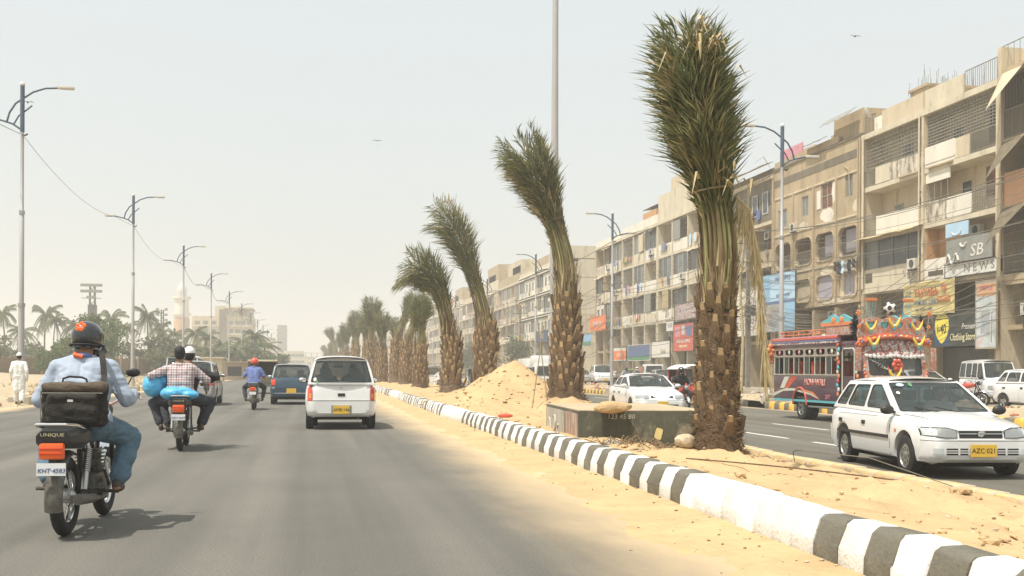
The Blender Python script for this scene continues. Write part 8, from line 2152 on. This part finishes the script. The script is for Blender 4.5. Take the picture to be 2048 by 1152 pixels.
# script frieze and fringe over the windscreen
b = MB(); b.plate([(-.90, 1.74), (.90, 1.74), (.90, 2.10), (-.90, 2.10)], [], lambda a, c, d: FP(a, c, .03 - d), .02); b.build('frieze', 'bus_script', bus)
b = MB(); rnd = random.Random(2)
for k in range(20):
    x0 = -.82 + k * .086; z0 = 1.92 + rnd.uniform(-.05, .05)
    b.tube([FP(x0 + .055 * math.cos(t * .8) * (1 - t / 12), z0 + .06 * math.sin(t * .8) * (1 - t / 14), .045) for t in range(10)], .011, 4, k % 3)
b.build('painted_scroll', ['letter_white', 'letter_white', 'bus_red'], bus)
b = MB()
for k in range(15):
    x = -.84 + k * .12; b.ell(FP(x, 1.735 - .035 * abs(math.sin(k * .45)), .04), (.065, .02, .05), 8)
b.build('fringe', 'letter_white', bus, 50)
# front crest
cr_ = rpoly([(-1.0, 2.10), (1.0, 2.10), (1.02, 2.35), (.85, 2.62), (.5, 2.72), (.25, 2.62), (0, 2.74), (-.25, 2.62), (-.5, 2.72), (-.85, 2.62), (-1.02, 2.35)], .1)
b = MB(); b.plate(cr_, [rrect(-.75 + k * .42, -.5 + k * .42, 2.42, 2.58, .06) for k in range(4)], lambda a, c, d: (a, FL - .30 - d, c), .08); b.build('front_crest', 'bus_mosaic', bus)
for k in range(4): b = MB(); b.ell((-.625 + k * .42, FL - .34, 2.5), (.12, .02, .075), 10); b.build('crest_mirror', 'bus_teal', bus, 50)
rows = [[(x, FL - .34 + y, 2.12 + .17 * (1 - (x / 1.02) ** 2) + z) for x in [-1.02 + i * .17 for i in range(13)]] for y, z in ((0, .02), (.16, -.02), (.26, -.08), (.25, -.12), (.1, -.07), (0, -.03))]
b = MB(); b.grid(rows, flip=False); b.build('peak', 'bus_red', bus, 50)
b = MB()
for k in range(13): b.ell((-.98 + k * .163, FL - .09, 2.07 + .16 * (1 - ((-.98 + k * .163) / 1.02) ** 2)), (.05, .02, .035), 8, k % 3)
b.build('peak_studs', ['bus_blue', 'bus_yellow', 'bus_pale'], bus, 50)
# winged birds: yellow-red wings on a blue body
def wing(x, y, z, s):
    o = link('winged_ornament', None, bus); o.location = (x, y, z)
    b = MB(); b.ell((0, 0, -.02 * s), (.06 * s, .05 * s, .10 * s), 10); b.build('bird_body', 'bus_teal', o, 50)
    b = MB()
    for sg in (-1, 1): b.tube([(sg * .03 * s, 0, .0), (sg * .10 * s, .01, .08 * s), (sg * .17 * s, .0, .20 * s), (sg * .21 * s, 0, .30 * s)], [.045 * s, .045 * s, .03 * s, .008], 8, 0)
    b.build('wing', 'bus_yellow', o, 50)
    b = MB()
    for sg in (-1, 1): b.tube([(sg * .19 * s, .0, .23 * s), (sg * .22 * s, 0, .33 * s)], [.026 * s, .006], 6)
    b.build('wing_tip', 'bus_red', o, 50)
    b = MB(); b.ell((0, .03, .03 * s), (.035 * s, .04 * s, .035 * s), 8); b.build('bird_head', 'letter_white', o, 50)
for x, z, s_ in ((-.68, 2.36, .9), (0, 2.45, .95), (.70, 2.36, .9), (-.62, 1.98, .95), (.72, 1.98, .95), (.10, 1.16, 1.0)): wing(x, FL - .18 if z > 2.2 else (FL + .02 if z > 1.5 else FL + .05), z, s_)
b = MB(); flower(b, FP(-.02, 1.50, .07), .17, 6); b.build('red_flower', 'bus_red', bus, 50)
for x, z in ((-.99, 2.06), (1.0, 2.06)): 
    b = MB(); flower(b, (x, FL - .15, z), .12, 7); b.build('orange_flower', 'bus_orange', bus, 50)
b = MB()
for sg in (-1, 1):
    for k in range(11): b.ell((sg * (.90 + .03 * math.sin(k)), FL - .04 - .028 * k, 1.2 + k * .085), (.05, .04, .05), 8, k % 3)
b.build('front_garland', ['bus_orange', 'bus_red', 'bus_mosaic'], bus, 50)
for sg in (-1, 1):
    b = MB(); b.rbox(sg * 1.12 - .09, sg * 1.12 + .09, FL - .1, FL - .07, 1.35, 1.95, .03); b.tube([(sg * .93, FL - .1, 1.8), (sg * 1.1, FL - .09, 1.8)], .015, 6); b.build('mirror', 'bus_mosaic', bus, 40)
    b = MB(); b.tube([(sg * .98, FL - .2, 2.2), (sg * 1.06, FL - .2, 2.75)], .012, 5)
    b.build('antenna', 'steel', bus); b = MB(); flower(b, (sg * 1.06, FL - .2, 2.78), .08, 5); flower(b, (sg * 1.04, FL - .19, 2.45), .06, 5); b.build('plastic_flower', 'bus_orange', bus, 50)
for x0 in (-.55, .55):
    b = MB(); b2 = MB()
    for k in range(4):
        x = x0 + k * .085 - .13; b.tube([(x + .08, FL - .4, 2.6), (x, FL - .42, 3.10)], .006, 4); flower(b2, (x, FL - .42, 3.13), .05, 5)
    b.build('flower_stem', 'bus_teal', bus); b2.build('plastic_flower', 'bus_orange', bus, 50)
for y in (-2.4, -.6): 
    b = MB(); b.tube([(-.8, y, 2.45), (-.8, y, 2.72)], .007, 4); b.build('flower_stem', 'bus_teal', bus); b = MB(); flower(b, (-.8, y, 2.76), .07, 5); b.build('plastic_flower', 'bus_red', bus, 50)
b = MB(); flower(b, (.98, RL - .02, 1.95), .22, 6); flower(b, (.95, RL - .05, 1.7), .15, 6); b.build('rear_flower', 'bus_orange', bus, 50)
# football on the crest
fb = thing('football', 'white football with black pentagons mounted on top of the painted bus', 'ball', (15.86, 30.75 - FL + .42, 2.62), 0)
bm = bmesh.new(); bmesh.ops.create_icosphere(bm, subdivisions=4, radius=.17)
ico = bmesh.new(); bmesh.ops.create_icosphere(ico, subdivisions=1, radius=1); dirs = [v.co.normalized() for v in ico.verts if True]; ico.free()
ico = bmesh.new(); bmesh.ops.create_icosphere(ico, subdivisions=0 or 1, radius=1); ico.free()
five = []
t_ = (1 + 5 ** .5) / 2
for a in (-1, 1):
    for c in (-t_, t_): five += [Vector((0, a, c)).normalized(), Vector((a, c, 0)).normalized(), Vector((c, 0, a)).normalized()]
w_ = MB(); k_ = MB()
for f in bm.faces:
    d = max(f.calc_center_median().normalized().dot(q_) for q_ in five)
    (k_ if d > .93 else w_).add([v.co.copy() * (1.004 if d > .93 else 1) for v in f.verts], [(0, 1, 2)])
bm.free()
w_.build('ball_skin', 'letter_white', fb, 60); k_.build('pentagons', 'ink', fb, 60)
# script on the windscreen
b = MB(); rnd = random.Random(4)
for k in range(9):
    x0 = .18 + k * .06; z0 = 1.36 + k * .03
    b.tube([FP(x0 + .04 * math.cos(t * .9), z0 + .03 * math.sin(t * .9 + k), .01) for t in range(6)], .007, 4)
b.build('windscreen_script', 'letter_white', bus)
b = MB(); b.box(-.4, .4, RL + .2, FL - .3, .38, .52); b.build('chassis', 'dark_cavity', bus)
ty, rim = wheel_meshes(.36, .22, 'five')
for x in (-.80, .80):
    for y in (-1.0, 2.1): w_ = link('wheel', None, bus); w_.location = (x, y, .36); w_.rotation_euler[2] = 0 if x > 0 else PI; link('tyre', ty, w_); link('rim', rim, w_)
for x in (-.58, .58): w_ = link('wheel', None, bus); w_.location = (x, -1.0, .36); link('tyre', ty, w_)
bus.scale = (1, 1, 1.11)
for w_ in bus.children:
    if w_.name.startswith('wheel'): w_.location.z /= 1.11; w_.scale = (1, 1, 1 / 1.11)
fb.location.z = -.2 + 2.82 * 1.11 + .12

# ------------------------------------------------------------------ dusty air
hm = bpy.data.materials.new('haze'); hm.use_nodes = True
hn, hl_ = hm.node_tree.nodes, hm.node_tree.links
hn.remove(hn['Principled BSDF'])
pv = hn.new('ShaderNodeVolumePrincipled'); pv.inputs['Color'].default_value = (.84, .835, .81, 1); pv.inputs['Density'].default_value = .0016; pv.inputs['Anisotropy'].default_value = .08
hl_.new(pv.outputs[0], hn['Material Output'].inputs['Volume'])
b = MB(); b.box(-950, 950, -250, 3600, -1.4, 60)
b.build('haze', hm, label='warm dusty haze lying over the road', kind='stuff')
bpy.data.scenes.remove(TMP)
